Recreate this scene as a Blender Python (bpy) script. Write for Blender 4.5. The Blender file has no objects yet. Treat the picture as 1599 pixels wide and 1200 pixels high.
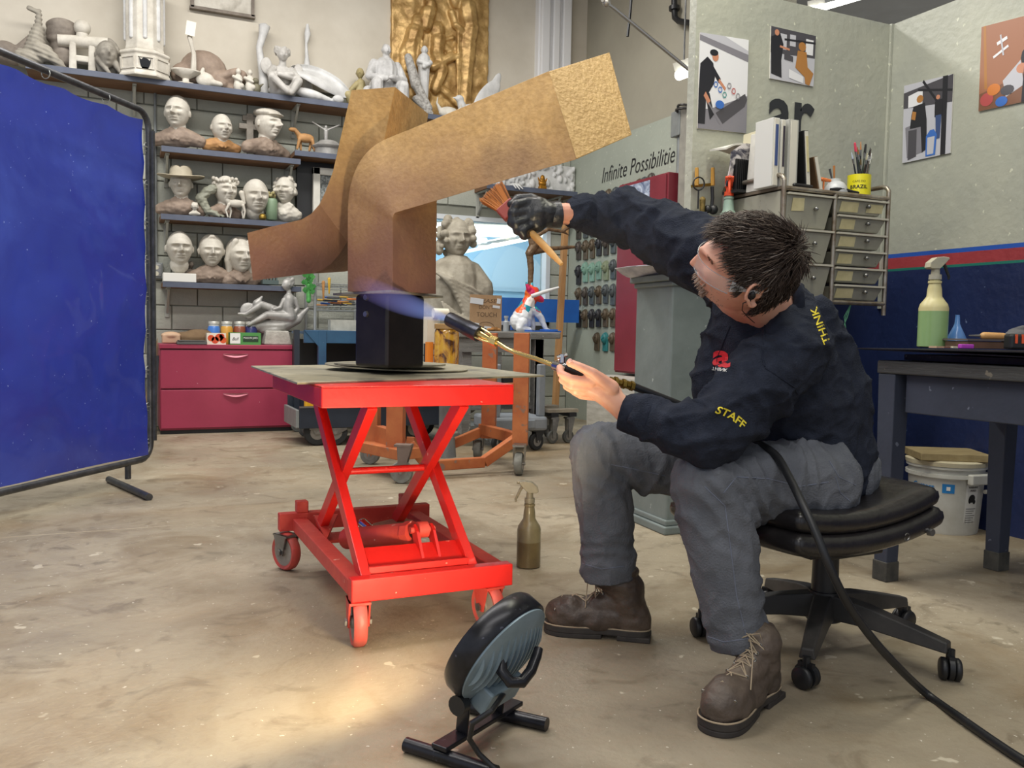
import bpy, math, random
import numpy as np
from mathutils import Vector, Matrix, noise
from mathutils.bvhtree import BVHTree
random.seed(7); np.random.seed(7)
SC = bpy.context.scene
COL = SC.collection
# ------------------------------------------------------------------ camera
H, F = 0.85, 1350.0
YAW, PIT, ROL = math.radians(24.6), math.radians(3.476), math.radians(1.06)
CAM = Vector((0, 0, H))
_h = Vector((math.sin(YAW), math.cos(YAW), 0)); _r0 = Vector((math.cos(YAW), -math.sin(YAW), 0))
FW = (_h * math.cos(PIT) + Vector((0, 0, -1)) * math.sin(PIT)).normalized()
_u0 = _r0.cross(FW)
RT = _r0 * math.cos(ROL) + _u0 * math.sin(ROL)
UP = _u0 * math.cos(ROL) - _r0 * math.sin(ROL)
cd = bpy.data.cameras.new('camera'); cam = bpy.data.objects.new('camera', cd); COL.objects.link(cam)
cam.matrix_world = Matrix(((RT.x, UP.x, -FW.x, 0), (RT.y, UP.y, -FW.y, 0), (RT.z, UP.z, -FW.z, H), (0, 0, 0, 1)))
cd.sensor_width = 36; cd.lens = 36 * F / 1599; cd.clip_end = 100; cd.clip_start = 0.05
SC.camera = cam
# ------------------------------------------------------------------ light and exposure
w = bpy.data.worlds.new('World'); SC.world = w; w.use_nodes = True
w.node_tree.nodes['Background'].inputs[0].default_value = (0.80, 0.86, 1.0, 1)
w.node_tree.nodes['Background'].inputs[1].default_value = .66
SC.view_settings.view_transform = 'Standard'; SC.view_settings.look = 'None'
SC.view_settings.exposure = 0.0; SC.view_settings.gamma = 1.0; SC.view_settings.use_curve_mapping = False
def area(name, loc, size, energy, col, aim=None, spread=180):
    l = bpy.data.lights.new(name, 'AREA'); l.shape = 'RECTANGLE'; l.size, l.size_y = size
    l.energy = energy; l.color = col; l.spread = math.radians(spread)
    o = bpy.data.objects.new(name, l); COL.objects.link(o); o.location = loc
    if aim is not None:
        o.rotation_euler = (Vector(aim) - Vector(loc)).to_track_quat('-Z', 'Y').to_euler()
    return o
area('ceiling_and_fill_lamp', (0.6, 5.6, 4.3), (4.5, 0.5), 195, (1.0, 0.97, 0.93))
area('ceiling_and_fill_lamp', (0.0, 2.6, 4.3), (4.5, 0.5), 135, (1.0, 0.97, 0.92))
area('ceiling_and_fill_lamp', (0.4, -0.6, 4.3), (4.5, 0.5), 80, (1.0, 0.98, 0.95))
area('ceiling_and_fill_lamp', (2.2, 2.0, 3.3), (0.3, 1.2), 24, (1.0, 0.98, 0.78))
area('ceiling_and_fill_lamp', (-1.6, -1.4, 3.2), (2.0, 1.2), 34, (1.0, 0.97, 0.92), (0.5, 6.5, 1.9))  # unseen fill lamp, added behind the camera to brighten the back wall
# ------------------------------------------------------------------ pixel ray helpers (photo frame 1599x1200)
def ray(px, py): return FW + RT * ((px - 799.5) / F) + UP * ((600 - py) / F)
def V(px, py, d): return CAM + ray(px, py) * d
def PZ(px, py, z=0.0):
    r = ray(px, py); return CAM + r * ((z - H) / r.z)
def PY(px, py, y):
    r = ray(px, py); return CAM + r * (y / r.y)
def PX(px, py, x):
    r = ray(px, py); return CAM + r * (x / r.x)
def dep(p): return (Vector(p) - CAM).dot(FW)
def upx(p): return dep(p) / F          # metres per pixel at p
HR = Vector((math.cos(YAW), -math.sin(YAW), 0)); HF = Vector((math.sin(YAW), math.cos(YAW), 0))
# ------------------------------------------------------------------ materials
def lin(c):
    if isinstance(c, str): c = tuple(int(c[i:i + 2], 16) / 255 for i in (0, 2, 4))
    return tuple(((x / 12.92) if x <= 0.04045 else ((x + 0.055) / 1.055) ** 2.4) for x in c) + (1,)
_M = {}
def mat(name, c1, c2=None, rough=0.6, metal=0.0, sc=6.0, bump=0.0, bsc=None, c3=None, spk=None, spkc='E8E4DC', alpha=1.0, trans=0.0, emit=0.0, spec=0.5, lo=.35, hi=.65, dist=0.0, stretch=None, coat=0, sub=0):
    if name in _M: return _M[name]
    m = bpy.data.materials.new(name); m.use_nodes = True; _M[name] = m
    nt = m.node_tree; N = nt.nodes; L = nt.links; b = N['Principled BSDF']
    b.inputs['Roughness'].default_value = rough; b.inputs['Metallic'].default_value = metal
    b.inputs['Specular IOR Level'].default_value = spec
    if coat: b.inputs['Coat Weight'].default_value = coat
    if trans: b.inputs['Transmission Weight'].default_value = trans
    b.inputs['Alpha'].default_value = alpha
    if sub: b.inputs['Subsurface Weight'].default_value = sub; b.inputs['Subsurface Radius'].default_value = (.02, .008, .005); b.inputs['Subsurface Scale'].default_value = .5
    b.inputs['Base Color'].default_value = lin(c1)
    tc = N.new('ShaderNodeTexCoord'); vec = tc.outputs['Object']
    if stretch:
        mp = N.new('ShaderNodeMapping'); mp.inputs['Scale'].default_value = stretch; L.new(vec, mp.inputs['Vector']); vec = mp.outputs['Vector']
    out = None
    if c2 is not None:
        n = N.new('ShaderNodeTexNoise'); n.inputs['Scale'].default_value = sc; n.inputs['Detail'].default_value = 6; n.inputs['Roughness'].default_value = .62
        n.inputs['Distortion'].default_value = dist
        L.new(vec, n.inputs['Vector'])
        r = N.new('ShaderNodeValToRGB'); e = r.color_ramp.elements
        e[0].position = lo; e[1].position = hi; e[0].color = lin(c1); e[1].color = lin(c2)
        if c3 is not None: q = e.new((lo + hi) / 2); q.color = lin(c3)
        L.new(n.outputs['Fac'], r.inputs['Fac']); out = r.outputs['Color']
    if spk:
        v = N.new('ShaderNodeTexNoise'); v.inputs['Scale'].default_value = spk[0]; v.inputs['Detail'].default_value = 2; L.new(tc.outputs['Object'], v.inputs['Vector'])
        r2 = N.new('ShaderNodeValToRGB'); r2.color_ramp.elements[0].position = spk[1]; r2.color_ramp.elements[1].position = min(1, spk[1] + .03)
        L.new(v.outputs['Fac'], r2.inputs['Fac'])
        mx = N.new('ShaderNodeMix'); mx.data_type = 'RGBA'
        L.new(r2.outputs['Color'], mx.inputs[0])
        if out is not None: L.new(out, mx.inputs[6])
        else: mx.inputs[6].default_value = lin(c1)
        mx.inputs[7].default_value = lin(spkc); out = mx.outputs[2]
    if out is not None: L.new(out, b.inputs['Base Color'])
    if emit:
        b.inputs['Emission Strength'].default_value = emit; b.inputs['Emission Color'].default_value = lin(c1)
    if bump:
        n2 = N.new('ShaderNodeTexNoise'); n2.inputs['Scale'].default_value = bsc or sc * 4; n2.inputs['Detail'].default_value = 5
        L.new(vec, n2.inputs['Vector'])
        bp = N.new('ShaderNodeBump'); bp.inputs['Strength'].default_value = bump; bp.inputs['Distance'].default_value = .02
        L.new(n2.outputs['Fac'], bp.inputs['Height']); L.new(bp.outputs['Normal'], b.inputs['Normal'])
    return m
# ------------------------------------------------------------------ mesh builder
def frame(z, x=None):
    z = Vector(z).normalized()
    a = Vector(x) if x is not None else (Vector((0, 0, 1)) if abs(z.z) < .95 else Vector((1, 0, 0)))
    x_ = a - z * a.dot(z)
    if x_.length < 1e-6: x_ = z.orthogonal()
    x_.normalize(); return x_, z.cross(x_), z
def basis(x, y, z): return Matrix((x, y, z)).transposed()
def RZ(a): return Matrix.Rotation(a, 3, 'Z')
class MB:
    def __init__(s): s.v = []; s.f = []; s.m = []; s.mi = 0
    def add(s, vs, fs):
        n = len(s.v); s.v += [tuple(q) for q in vs]; s.f += [tuple(i + n for i in f) for f in fs]; s.m += [s.mi] * len(fs); return s
    def box(s, c, d, R=None, t=(1, 1)):
        c = Vector(c); vs = []
        for z in (-.5, .5):
            k = t if z > 0 else (1, 1)
            for x, y in ((-.5, -.5), (.5, -.5), (.5, .5), (-.5, .5)):
                q = Vector((x * d[0] * k[0], y * d[1] * k[1], z * d[2]))
                vs.append(c + (R @ q if R else q))
        return s.add(vs, [(3, 2, 1, 0), (4, 5, 6, 7), (0, 1, 5, 4), (1, 2, 6, 5), (2, 3, 7, 6), (3, 0, 4, 7)])
    def bar(s, p0, p1, w, h, up=(0, 0, 1)):
        p0 = Vector(p0); p1 = Vector(p1); z = p1 - p0
        u, v, n = frame(z, up)
        R = basis(u, v, n); return s.box((p0 + p1) / 2, (h, w, z.length), R)
    def rings(s, rs, cap=True, closed=False):
        n = len(rs[0]); vs = [q for r in rs for q in r]; fs = []
        k = len(rs)
        for i in range(k if closed else k - 1):
            a = i * n; b = ((i + 1) % k) * n
            for j in range(n):
                j2 = (j + 1) % n; fs.append((a + j, a + j2, b + j2, b + j))
        if cap and not closed:
            fs.append(tuple(reversed(range(n)))); fs.append(tuple((k - 1) * n + j for j in range(n)))
        return s.add(vs, fs)
    def cone(s, p0, p1, r0, r1=None, n=16, cap=True):
        r1 = r0 if r1 is None else r1; p0 = Vector(p0); p1 = Vector(p1); u, v, z = frame(p1 - p0)
        R = []
        for p, r in ((p0, r0), (p1, r1)):
            R.append([p + (u * math.cos(2 * math.pi * i / n) + v * math.sin(2 * math.pi * i / n)) * max(r, 1e-4) for i in range(n)])
        return s.rings(R, cap)
    def cap(s, p0, p1, r0, r1=None, n=12, k=3, sq=1.0, up=None):
        """tapered capsule, sq flattens along one cross direction"""
        r1 = r0 if r1 is None else r1; p0 = Vector(p0); p1 = Vector(p1)
        z = p1 - p0
        if z.length < 1e-5: z = Vector((0, 0, 1e-4))
        u, v, z_ = frame(z, up); R = []
        def ring(c, r): return [c + (u * math.cos(2 * math.pi * i / n) * sq + v * math.sin(2 * math.pi * i / n)) * max(r, 1e-4) for i in range(n)]
        for i in range(k, -1, -1):
            a = i / (k + .15) * math.pi / 2; R.append(ring(p0 - z_ * r0 * math.sin(a), r0 * math.cos(a)))
        for i in range(0, k + 1):
            a = i / (k + .15) * math.pi / 2; R.append(ring(p1 + z_ * r1 * math.sin(a), r1 * math.cos(a)))
        return s.rings(R)
    def chain(s, pts, rs, n=12):
        for i in range(len(pts) - 1):
            s.cap(pts[i], pts[i + 1], rs[i], rs[i + 1], n)
        return s
    def tube(s, pts, r, n=8, closed=False, cap=True, flat=1.0, up=None):
        pts = [Vector(p) for p in pts]; k = len(pts); R = []
        u = None
        for i, p in enumerate(pts):
            a = pts[i - 1] if (i > 0 or closed) else p; b = pts[(i + 1) % k] if (i < k - 1 or closed) else p
            t = (b - a).normalized()
            if u is None: u, v, _ = frame(t, up)
            else:
                u = u - t * u.dot(t)
                if u.length < 1e-6: u = t.orthogonal()
                u.normalize(); v = t.cross(u)
            rr = r[i] if isinstance(r, (list, tuple)) else r
            R.append([p + (u * math.cos(2 * math.pi * j / n) * flat + v * math.sin(2 * math.pi * j / n)) * rr for j in range(n)])
        return s.rings(R, cap, closed)
    def lathe(s, prof, o, axis=(0, 0, 1), n=24, sx=1, sy=1, x=None, a0=0):
        o = Vector(o); u, v, z = frame(axis, x) ; R = []
        for r, h in prof:
            R.append([o + z * h + u * math.cos(a0 + 2 * math.pi * i / n) * max(r, 1e-4) * sx + v * math.sin(a0 + 2 * math.pi * i / n) * max(r, 1e-4) * sy for i in range(n)])
        return s.rings(R)
    def prism(s, poly, vec):
        vec = Vector(vec); a = [Vector(p) for p in poly]; n = len(a)
        vs = a + [p + vec for p in a]
        fs = [tuple(range(n)), tuple(reversed(range(n, 2 * n)))] + [(i, i + n, (i + 1) % n + n, (i + 1) % n) for i in range(n)]
        return s.add(vs, fs)
    def prism2(s, a, b):
        a = [Vector(p) for p in a]; b = [Vector(p) for p in b]; n = len(a)
        return s.add(a + b, [tuple(range(n)), tuple(reversed(range(n, 2 * n)))] + [(i, i + n, (i + 1) % n + n, (i + 1) % n) for i in range(n)])
    def ell(s, c, r, R=None, nu=16, nv=10):
        c = Vector(c); rs = []
        if not isinstance(r, (tuple, list)): r = (r, r, r)
        for i in range(nv + 1):
            t = math.pi * (i / nv) ; t = min(max(t, .04), math.pi - .04)
            ring = []
            for j in range(nu):
                a = 2 * math.pi * j / nu
                q = Vector((r[0] * math.sin(t) * math.cos(a), r[1] * math.sin(t) * math.sin(a), -r[2] * math.cos(t)))
                ring.append(c + (R @ q if R else q))
            rs.append(ring)
        return s.rings(rs)
    def disc(s, c, nrm, r, n=20, t=.004): c = Vector(c); z = Vector(nrm).normalized(); return s.cone(c - z * t / 2, c + z * t / 2, r, r, n)
    def torus(s, c, nrm, R, r, n=24, m=8):
        u, v, z = frame(nrm); c = Vector(c)
        return s.tube([c + (u * math.cos(2 * math.pi * i / n) + v * math.sin(2 * math.pi * i / n)) * R for i in range(n)], r, m, closed=True)
    def grid(s, P):   # P rows of points
        n = len(P); m = len(P[0]); vs = [q for r in P for q in r]
        return s.add(vs, [(i * m + j, i * m + j + 1, (i + 1) * m + j + 1, (i + 1) * m + j) for i in range(n - 1) for j in range(m - 1)])
    def sheet(s, P, t, nrm):   # thick closed sheet from a grid
        nrm = Vector(nrm) * t; n = len(P); m = len(P[0])
        a = [Vector(q) for r in P for q in r]; k = len(a); vs = a + [q + nrm for q in a]; fs = []
        for i in range(n - 1):
            for j in range(m - 1):
                q = (i * m + j, i * m + j + 1, (i + 1) * m + j + 1, (i + 1) * m + j); fs.append(q); fs.append(tuple(x + k for x in reversed(q)))
        bd = [(i * m, (i + 1) * m) for i in range(n - 1)][::1] + [((n - 1) * m + j, (n - 1) * m + j + 1) for j in range(m - 1)] + [((i + 1) * m + m - 1, i * m + m - 1) for i in range(n - 1)] + [(j + 1, j) for j in range(m - 1)]
        for x, y in bd: fs.append((x, y, y + k, x + k))
        return s.add(vs, fs)
    def mesh(s, nm='mesh'):
        me = bpy.data.meshes.new(nm); me.from_pydata([tuple(q) for q in s.v], [], s.f)
        if any(s.m): me.polygons.foreach_set('material_index', s.m)
        return me
    def obj(s, name, m, parent=None, **k): return mobj(name, s.mesh(name), m, parent, **k)
WL = {}
def mobj(name, me, m, parent=None, smooth=False, bevel=0, seg=2, fixn=True, label=None, sharp=40):
    """link mesh given in WORLD coordinates; re-origins it at its parent thing or at its own base"""
    n = len(me.vertices); a = np.empty(n * 3, dtype=np.float32); me.vertices.foreach_get('co', a); a = a.reshape(-1, 3)
    if parent is not None: o3 = WL[parent.name]
    else:
        lo, hi = a.min(0), a.max(0); o3 = Vector(((lo[0] + hi[0]) / 2, (lo[1] + hi[1]) / 2, lo[2])); o3 = Vector([float(q) for q in o3])
    a = a - np.array(o3, dtype=np.float32); me.vertices.foreach_set('co', a.ravel()); me.update()
    if fixn:
        import bmesh
        bm = bmesh.new(); bm.from_mesh(me); bmesh.ops.recalc_face_normals(bm, faces=bm.faces); bm.to_mesh(me); bm.free()
    for q in (m if isinstance(m, (list, tuple)) else [m]): me.materials.append(q)
    o = bpy.data.objects.new(name, me); COL.objects.link(o)
    if parent is not None: o.parent = parent
    else: o.location = o3
    WL[o.name] = o3.copy()
    if smooth:
        me.polygons.foreach_set('use_smooth', [True] * len(me.polygons))
        if sharp and sharp < 180: me.set_sharp_from_angle(angle=math.radians(sharp))
    if bevel:
        b = o.modifiers.new('bevel', 'BEVEL'); b.width = bevel; b.segments = seg; b.limit_method = 'ANGLE'; b.harden_normals = False
    if label: o['label'] = label
    return o
def tag(o, label=None, cat=None, group=None, kind=None):
    if label: o['label'] = label
    if cat: o['category'] = cat
    if group: o['group'] = group
    if kind: o['kind'] = kind
    return o
def thing(name, label, cat, loc, group=None):
    o = bpy.data.objects.new(name, None); COL.objects.link(o); o.location = loc; o.empty_display_size = .05
    WL[o.name] = Vector(loc); return tag(o, label, cat, group)
def struct(o): o['kind'] = 'structure'; return o
def remesh(mb, vox, smooth=2, dec=None):
    me = mb.mesh('tmp'); o = bpy.data.objects.new('tmp', me); COL.objects.link(o)
    r = o.modifiers.new('r', 'REMESH'); r.mode = 'VOXEL'; r.voxel_size = vox; r.use_smooth_shade = True
    if smooth:
        q = o.modifiers.new('s', 'SMOOTH'); q.factor = .5; q.iterations = smooth
    dg = bpy.context.evaluated_depsgraph_get(); dg.update()
    me2 = bpy.data.meshes.new_from_object(o.evaluated_get(dg)); bpy.data.objects.remove(o); bpy.data.meshes.remove(me)
    return me2
def displace(me, fn):
    n = len(me.vertices); co = np.empty(n * 3); me.vertices.foreach_get('co', co); co = co.reshape(-1, 3)
    nr = np.empty(n * 3); me.vertices.foreach_get('normal', nr); nr = nr.reshape(-1, 3)
    co = co + fn(co, nr); me.vertices.foreach_set('co', co.ravel()); me.update(); return me
def pn(P, s, off=0):   # vectorised-ish perlin
    return np.array([noise.noise(Vector((x * s[0] + off, y * s[1], z * s[2]))) for x, y, z in P])
def bobj(name, mb, vox, m, parent=None, smooth=2, fn=None, **k):
    me = remesh(mb, vox, smooth)
    if fn: displace(me, fn)
    return mobj(name, me, m, parent, smooth=True, fixn=False, sharp=180, **k)
def textmesh(s, size=1.0, shear=0.0, bold=0.0, ext=0.0, spacing=1.0):
    c = bpy.data.curves.new('t', 'FONT'); c.body = s; c.size = size; c.shear = shear; c.offset = bold; c.extrude = ext; c.space_character = spacing
    c.resolution_u = 3
    o = bpy.data.objects.new('t', c); COL.objects.link(o); dg = bpy.context.evaluated_depsgraph_get(); dg.update()
    me = bpy.data.meshes.new_from_object(o.evaluated_get(dg)); vs = [Vector(v.co) for v in me.vertices]; fs = [tuple(p.vertices) for p in me.polygons]
    bpy.data.objects.remove(o); bpy.data.meshes.remove(me); return vs, fs
def text(mb, s, origin, right, up, width=None, height=None, lift=.001, **k):
    """flat print: text mapped on a plane, scaled to the given width"""
    vs, fs = textmesh(s, **k)
    if not vs: return mb
    x0 = min(v.x for v in vs); x1 = max(v.x for v in vs); y0 = min(v.y for v in vs); y1 = max(v.y for v in vs)
    sx = (width / (x1 - x0)) if width else height / (y1 - y0)
    sy = (height / (y1 - y0)) if height else sx
    r = Vector(right).normalized(); u = Vector(up).normalized(); n = r.cross(u); o = Vector(origin)
    return mb.add([o + r * (v.x - x0) * sx + u * (v.y - y0) * sy + n * (lift + v.z) for v in vs], fs)
def quad_on(mb, o, r, u, x0, y0, x1, y1, lift=.0008, poly=None):
    n = Vector(r).cross(Vector(u)).normalized()
    pts = poly or [(x0, y0), (x1, y0), (x1, y1), (x0, y1)]
    return mb.add([Vector(o) + Vector(r) * a + Vector(u) * b + n * lift for a, b in pts], [tuple(range(len(pts)))])
# ------------------------------------------------------------------ head
def headverts(nu=56, nv=44, jaw=1.0, nose=1.0, brow=1.0, fat=0.0, age=0.0, wide=1.0, eyes=1.0, amp=1.0):
    """unit head, height 1, x forward, y left, z up"""
    R = []
    g = lambda a, s: math.exp(-(a / s) ** 2)
    for i in range(nv + 1):
        t = math.pi * (i / nv); t = min(max(t, .05), math.pi - .05); row = []
        for j in range(nu):
            # denser columns at the front
            a = 2 * math.pi * j / nu; a = a - .45 * math.sin(a)
            x = math.sin(t) * math.cos(a); y = math.sin(t) * math.sin(a); z = -math.cos(t)
            X = x * (.43 if x > 0 else .46); Y = y * .355 * wide; Z = z * .5
            # egg: wider at the back, jaw tapers
            if Z < 0:
                k = (-Z / .5)
                Y *= 1 - (.30 - .12 * fat) * k ** 1.6 / max(jaw, .3)
                if X < 0: X *= 1 - .42 * k ** 1.2
                else: X *= 1 - .02 * k
            else: Y *= 1 + .05 * (1 - x) * .5
            if X > 0:  # flatter face
                X = X * (1 + .06 * (1 - abs(y))); 
                fr = max(0, x) ** .7 * amp
                X += fr * brow * .030 * g(Z - .10, .035) * (1 if abs(Y) < .2 else g(abs(Y) - .2, .08))
                X -= fr * .020 * g(Z - .26, .12)
                for sd in (-1, 1):
                    X -= fr * .058 * eyes * g(Y - sd * .135, .075) * g(Z - .035, .042)
                    X += fr * .034 * g(Y - sd * .135, .042) * g(Z - .03, .022)
                    X -= fr * .006 * g(Y - sd * .135, .05) * g(Z - .028, .006)
                    X += fr * .030 * g(Y - sd * .19, .07) * g(Z + .08, .06)        # cheekbone
                    X -= fr * (.018 + .02 * age) * g(Y - sd * (.13 + .1 * max(0, -Z - .15)), .022) * g(Z + .18, .09)
                    X += fr * nose * .030 * g(Y - sd * .055, .030) * g(Z + .115, .026)  # nostril wings
                if -.16 < Z < .12:
                    k = (.12 - Z) / .25; X += fr * nose * (.03 + .125 * k ** 1.3) * g(Y, .030 + .02 * k) * (1 if Z > -.10 else max(0, 1 - (-.10 - Z) / .045))
                X += fr * .034 * g(Y, .115) * g(Z + .205, .022)
                X += fr * .034 * g(Y, .095) * g(Z + .262, .024)
                X -= fr * .022 * g(Y, .12) * g(Z + .233, .009)
                X -= fr * .018 * g(Y, .08) * g(Z + .31, .025)
                X += fr * .045 * g(Y, .10) * g(Z + .40, .055)
                if age: X += fr * .008 * age * math.sin(Z * 130) * g(Z - .24, .1) * g(Y, .2)
            row.append(Vector((X, Y, Z)))
        R.append(row)
    return R
def head(mb, c, h, fw, up=(0, 0, 1), ears=True, neck=None, **k):
    """add a head of height h centred at c looking along fw"""
    c = Vector(c); x = Vector(fw).normalized(); u = Vector(up); z = (u - x * u.dot(x)).normalized(); y = z.cross(x)
    M = basis(x, y, z) * h
    R = headverts(**k)
    mb.rings([[c + M @ q for q in row] for row in R])
    if ears:
        for sd in (-1, 1):
            e = c + M @ Vector((-.03, sd * .375 * k.get('wide', 1), -.02)); Re = basis(x, y, z)
            mb.ell(e, (.06 * h, .032 * h, .10 * h), Re @ Matrix.Rotation(.2, 3, 'Y') @ Matrix.Rotation(-sd * .35, 3, 'Z'), 10, 8)
    return M
def smooth_path(P, n=6):
    out = []
    for i in range(len(P) - 1):
        p0, p1, p2, p3 = P[max(i - 1, 0)], P[i], P[i + 1], P[min(i + 2, len(P) - 1)]
        for k in range(n): t = k / n; out.append(.5 * ((2 * p1) + (p2 - p0) * t + (2 * p0 - 5 * p1 + 4 * p2 - p3) * t * t + (3 * p1 - p0 - 3 * p2 + p3) * t ** 3))
    return out + [P[-1]]
# ================================================================== STRUCTURE
YB = 7.75; XI = 4.15; XR = 3.53; YP = 3.24; HC = 4.6
m_conc = None
def concrete():
    m = bpy.data.materials.new('stained_concrete'); m.use_nodes = True; nt = m.node_tree; N = nt.nodes; L = nt.links; b = N['Principled BSDF']
    geo = N.new('ShaderNodeNewGeometry'); P = geo.outputs['Position']
    def ns(scale, det=6, dist=0, rough=.6):
        n = N.new('ShaderNodeTexNoise'); n.inputs['Scale'].default_value = scale; n.inputs['Detail'].default_value = det; n.inputs['Distortion'].default_value = dist; n.inputs['Roughness'].default_value = rough
        L.new(P, n.inputs['Vector']); return n.outputs['Fac']
    def ramp(f, *st):
        r = N.new('ShaderNodeValToRGB'); e = r.color_ramp.elements
        while len(e) < len(st): e.new(.5)
        for q, (p, c) in zip(e, st): q.position = p; q.color = lin(c) if isinstance(c, str) else (c, c, c, 1)
        L.new(f, r.inputs['Fac']); return r.outputs['Color']
    def mix(f, a, c, mode='MIX'):
        x = N.new('ShaderNodeMix'); x.data_type = 'RGBA'; x.blend_type = mode
        if isinstance(f, float): x.inputs[0].default_value = f
        else: L.new(f, x.inputs[0])
        L.new(a, x.inputs[6])
        if isinstance(c, str): x.inputs[7].default_value = lin(c)
        else: L.new(c, x.inputs[7])
        return x.outputs[2]
    base = ramp(ns(.9, 8, .4), (.3, '7E7464'), (.5, '9A8F7A'), (.7, 'B0A48E'))
    base = mix(ramp(ns(2.3, 7, .8), (.50, 0.0), (.66, .75)), base, '7E6E55')
    base = mix(ramp(ns(5.5, 8, 1.2), (.56, 0.0), (.66, .55)), base, '6C604E')
    base = mix(ramp(ns(26, 6, .6), (.50, 0.0), (.75, .5)), base, '8A7C68')
    base = mix(ramp(ns(9, 3), (.68, 0.0), (.70, .7)), base, 'C9C0AB')
    base = mix(ramp(ns(60, 2), (.70, 0.0), (.72, .8)), base, 'D9D3C4')
    base = mix(ramp(ns(.55, 6, 1.0), (.50, 0.0), (.70, .65)), base, '8E7552'); base = mix(ramp(ns(3.4, 8, 1.6), (.60, 0.0), (.68, .45)), base, '57503F')
    L.new(base, b.inputs['Base Color'])
    rr = ramp(ns(3, 5), (.3, .32), (.7, .62)); L.new(rr, b.inputs['Roughness'])
    bp = N.new('ShaderNodeBump'); bp.inputs['Strength'].default_value = .25; bp.inputs['Distance'].default_value = .01; L.new(ns(40, 6), bp.inputs['Height']); L.new(bp.outputs['Normal'], b.inputs['Normal'])
    return m
m_conc = concrete()
m_block = mat('painted_block_grey_green', 'B2B4A8', 'A2A498', .7, sc=3, bump=.25, bsc=60)
m_mort = mat('mortar_joint', '86877B', '7A7B70', .8)
m_cream = mat('cream_plaster', 'CFC8B9', 'C0B8A8', .75, sc=1.5, bump=.05)
m_beige = mat('beige_wall', 'A8A392', '989384', .75, sc=.8, bump=.08)
m_green = mat('pale_grey_green_panel', 'A6AC9F', '9AA094', .55, sc=1.2, bump=.15, bsc=22, spk=(40, .70), spkc='C2C6B8')
m_greenR = mat('olive_grey_painted_board', 'ADAEA0', '9C9E94', .45, sc=1.6, bump=.22, bsc=26, spk=(30, .69), spkc='C6C8B6')
m_blue = mat('navy_painted_board', '1E2C56', '182347', .45, sc=2, bump=.25, bsc=22, spk=(26, .73), spkc='5A688A')
m_steel = mat('brushed_steel', '9A9A98', '7C7C7A', .35, .9, sc=12)
m_grey = mat('grey_metal', '8D9190', '7A7E7E', .5, .3, sc=8)
m_blk = mat('black_plastic', '17181A', '1F2022', .45, sc=10)
m_blkm = mat('black_steel', '1C1C1E', '2C2B2B', .38, .6, sc=9, spk=(40, .72), spkc='6a6560')
m_white = mat('white_paint', 'D8D6CC', 'C8C6BC', .5, sc=6)

fl = MB(); fl.box((1.5, 2.2, -.06), (13, 13.5, .08)); fl = struct(fl.obj('floor', m_mort))
jy = PZ(200, 826).y
ys = [-4.5, jy - 4.4, jy, 5.9 + 3.0]; xs = [-5, 1.0 - 2.9, 5.1, 8]
for a, b_ in zip(ys, ys[1:]):
    for c, d in zip(xs, xs[1:]):
        q = MB(); q.box(((c + d) / 2, (a + b_) / 2, -.02), (d - c - .006, b_ - a - .006, .04)); o = q.obj('slab', m_conc, fl, bevel=.003, seg=1)
# back wall: block wall up to the top shelf, plaster above, opening for the interior window
WX0 = PY(672, 400, YB).x; WX1 = PY(858, 400, YB).x; WZ0 = PY(800, 508, YB).z; WZ1 = PY(800, 343, YB).z
zt = PY(300, 118, YB).z
wb = MB()
def wallbox(x0, x1, z0, z1, y0=YB + .012, y1=YB + .2): wb.box(((x0 + x1) / 2, (y0 + y1) / 2, (z0 + z1) / 2), (x1 - x0, y1 - y0, z1 - z0))
wallbox(-4, WX0, 0, zt); wallbox(WX1, XI + .15, 0, zt); wallbox(WX0, WX1, 0, WZ0); wallbox(WX0, WX1, WZ1, zt)
wb_o = struct(wb.obj('wall_back', m_mort))
bw, bh = .405, .203
blockme = {}
def blk(w_):
    k = round(w_, 3)
    if k not in blockme:
        q = MB(); q.box((0, 0, 0), (w_ - .009, .03, bh - .009)); me = q.mesh('block')
        import bmesh
        bm = bmesh.new(); bm.from_mesh(me); bmesh.ops.recalc_face_normals(bm, faces=bm.faces); bmesh.ops.bevel(bm, geom=[e for e in bm.edges], offset=.004, segments=1, affect='EDGES'); bm.to_mesh(me); bm.free()
        me.materials.append(m_block); blockme[k] = me
    return blockme[k]
def put_block(x0, x1, row):
    if x1 - x0 < .03: return
    o = bpy.data.objects.new('block', blk(x1 - x0)); COL.objects.link(o); o.parent = wb_o
    o.location = Vector(((x0 + x1) / 2, YB + .010 + random.uniform(-.002, .002), bh * (row + .5))) - WL[wb_o.name]
row = 0
while bh * (row + .5) < zt:
    z0, z1 = bh * row, bh * (row + 1)
    x = -1.2 - (bw / 2 if row % 2 else 0)
    while x < XI:
        a, b_ = x, min(x + bw, XI)
        if z1 > WZ0 + .02 and z0 < WZ1 - .02 and b_ > WX0 and a < WX1:
            if a < WX0: put_block(a, WX0, row)
            if b_ > WX1: put_block(WX1, b_, row)
        else: put_block(a, b_, row)
        x += bw
    row += 1
q = MB(); q.box(((XI + .15 - 4) / 2, YB + .08, (zt + HC) / 2), (XI + .15 + 4, .2, HC - zt)); struct(q.obj('wall_back_upper', m_cream))
# right-hand gallery wall with the plaques and the taller beige wall behind it
yi0 = PX(1086, 300, XI).y - .3
hI = PX(1055, 178, XI).z
q = MB(); q.box((XI + .04, (yi0 + YB) / 2, hI / 2), (.08, YB - yi0, hI)); wall_g = struct(q.obj('wall_right_low', m_green))
q = MB(); q.box((XI + .2, (4.9 + YB) / 2, HC / 2), (.12, YB - 4.9, HC)); struct(q.obj('wall_right_tall', m_beige))
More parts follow.
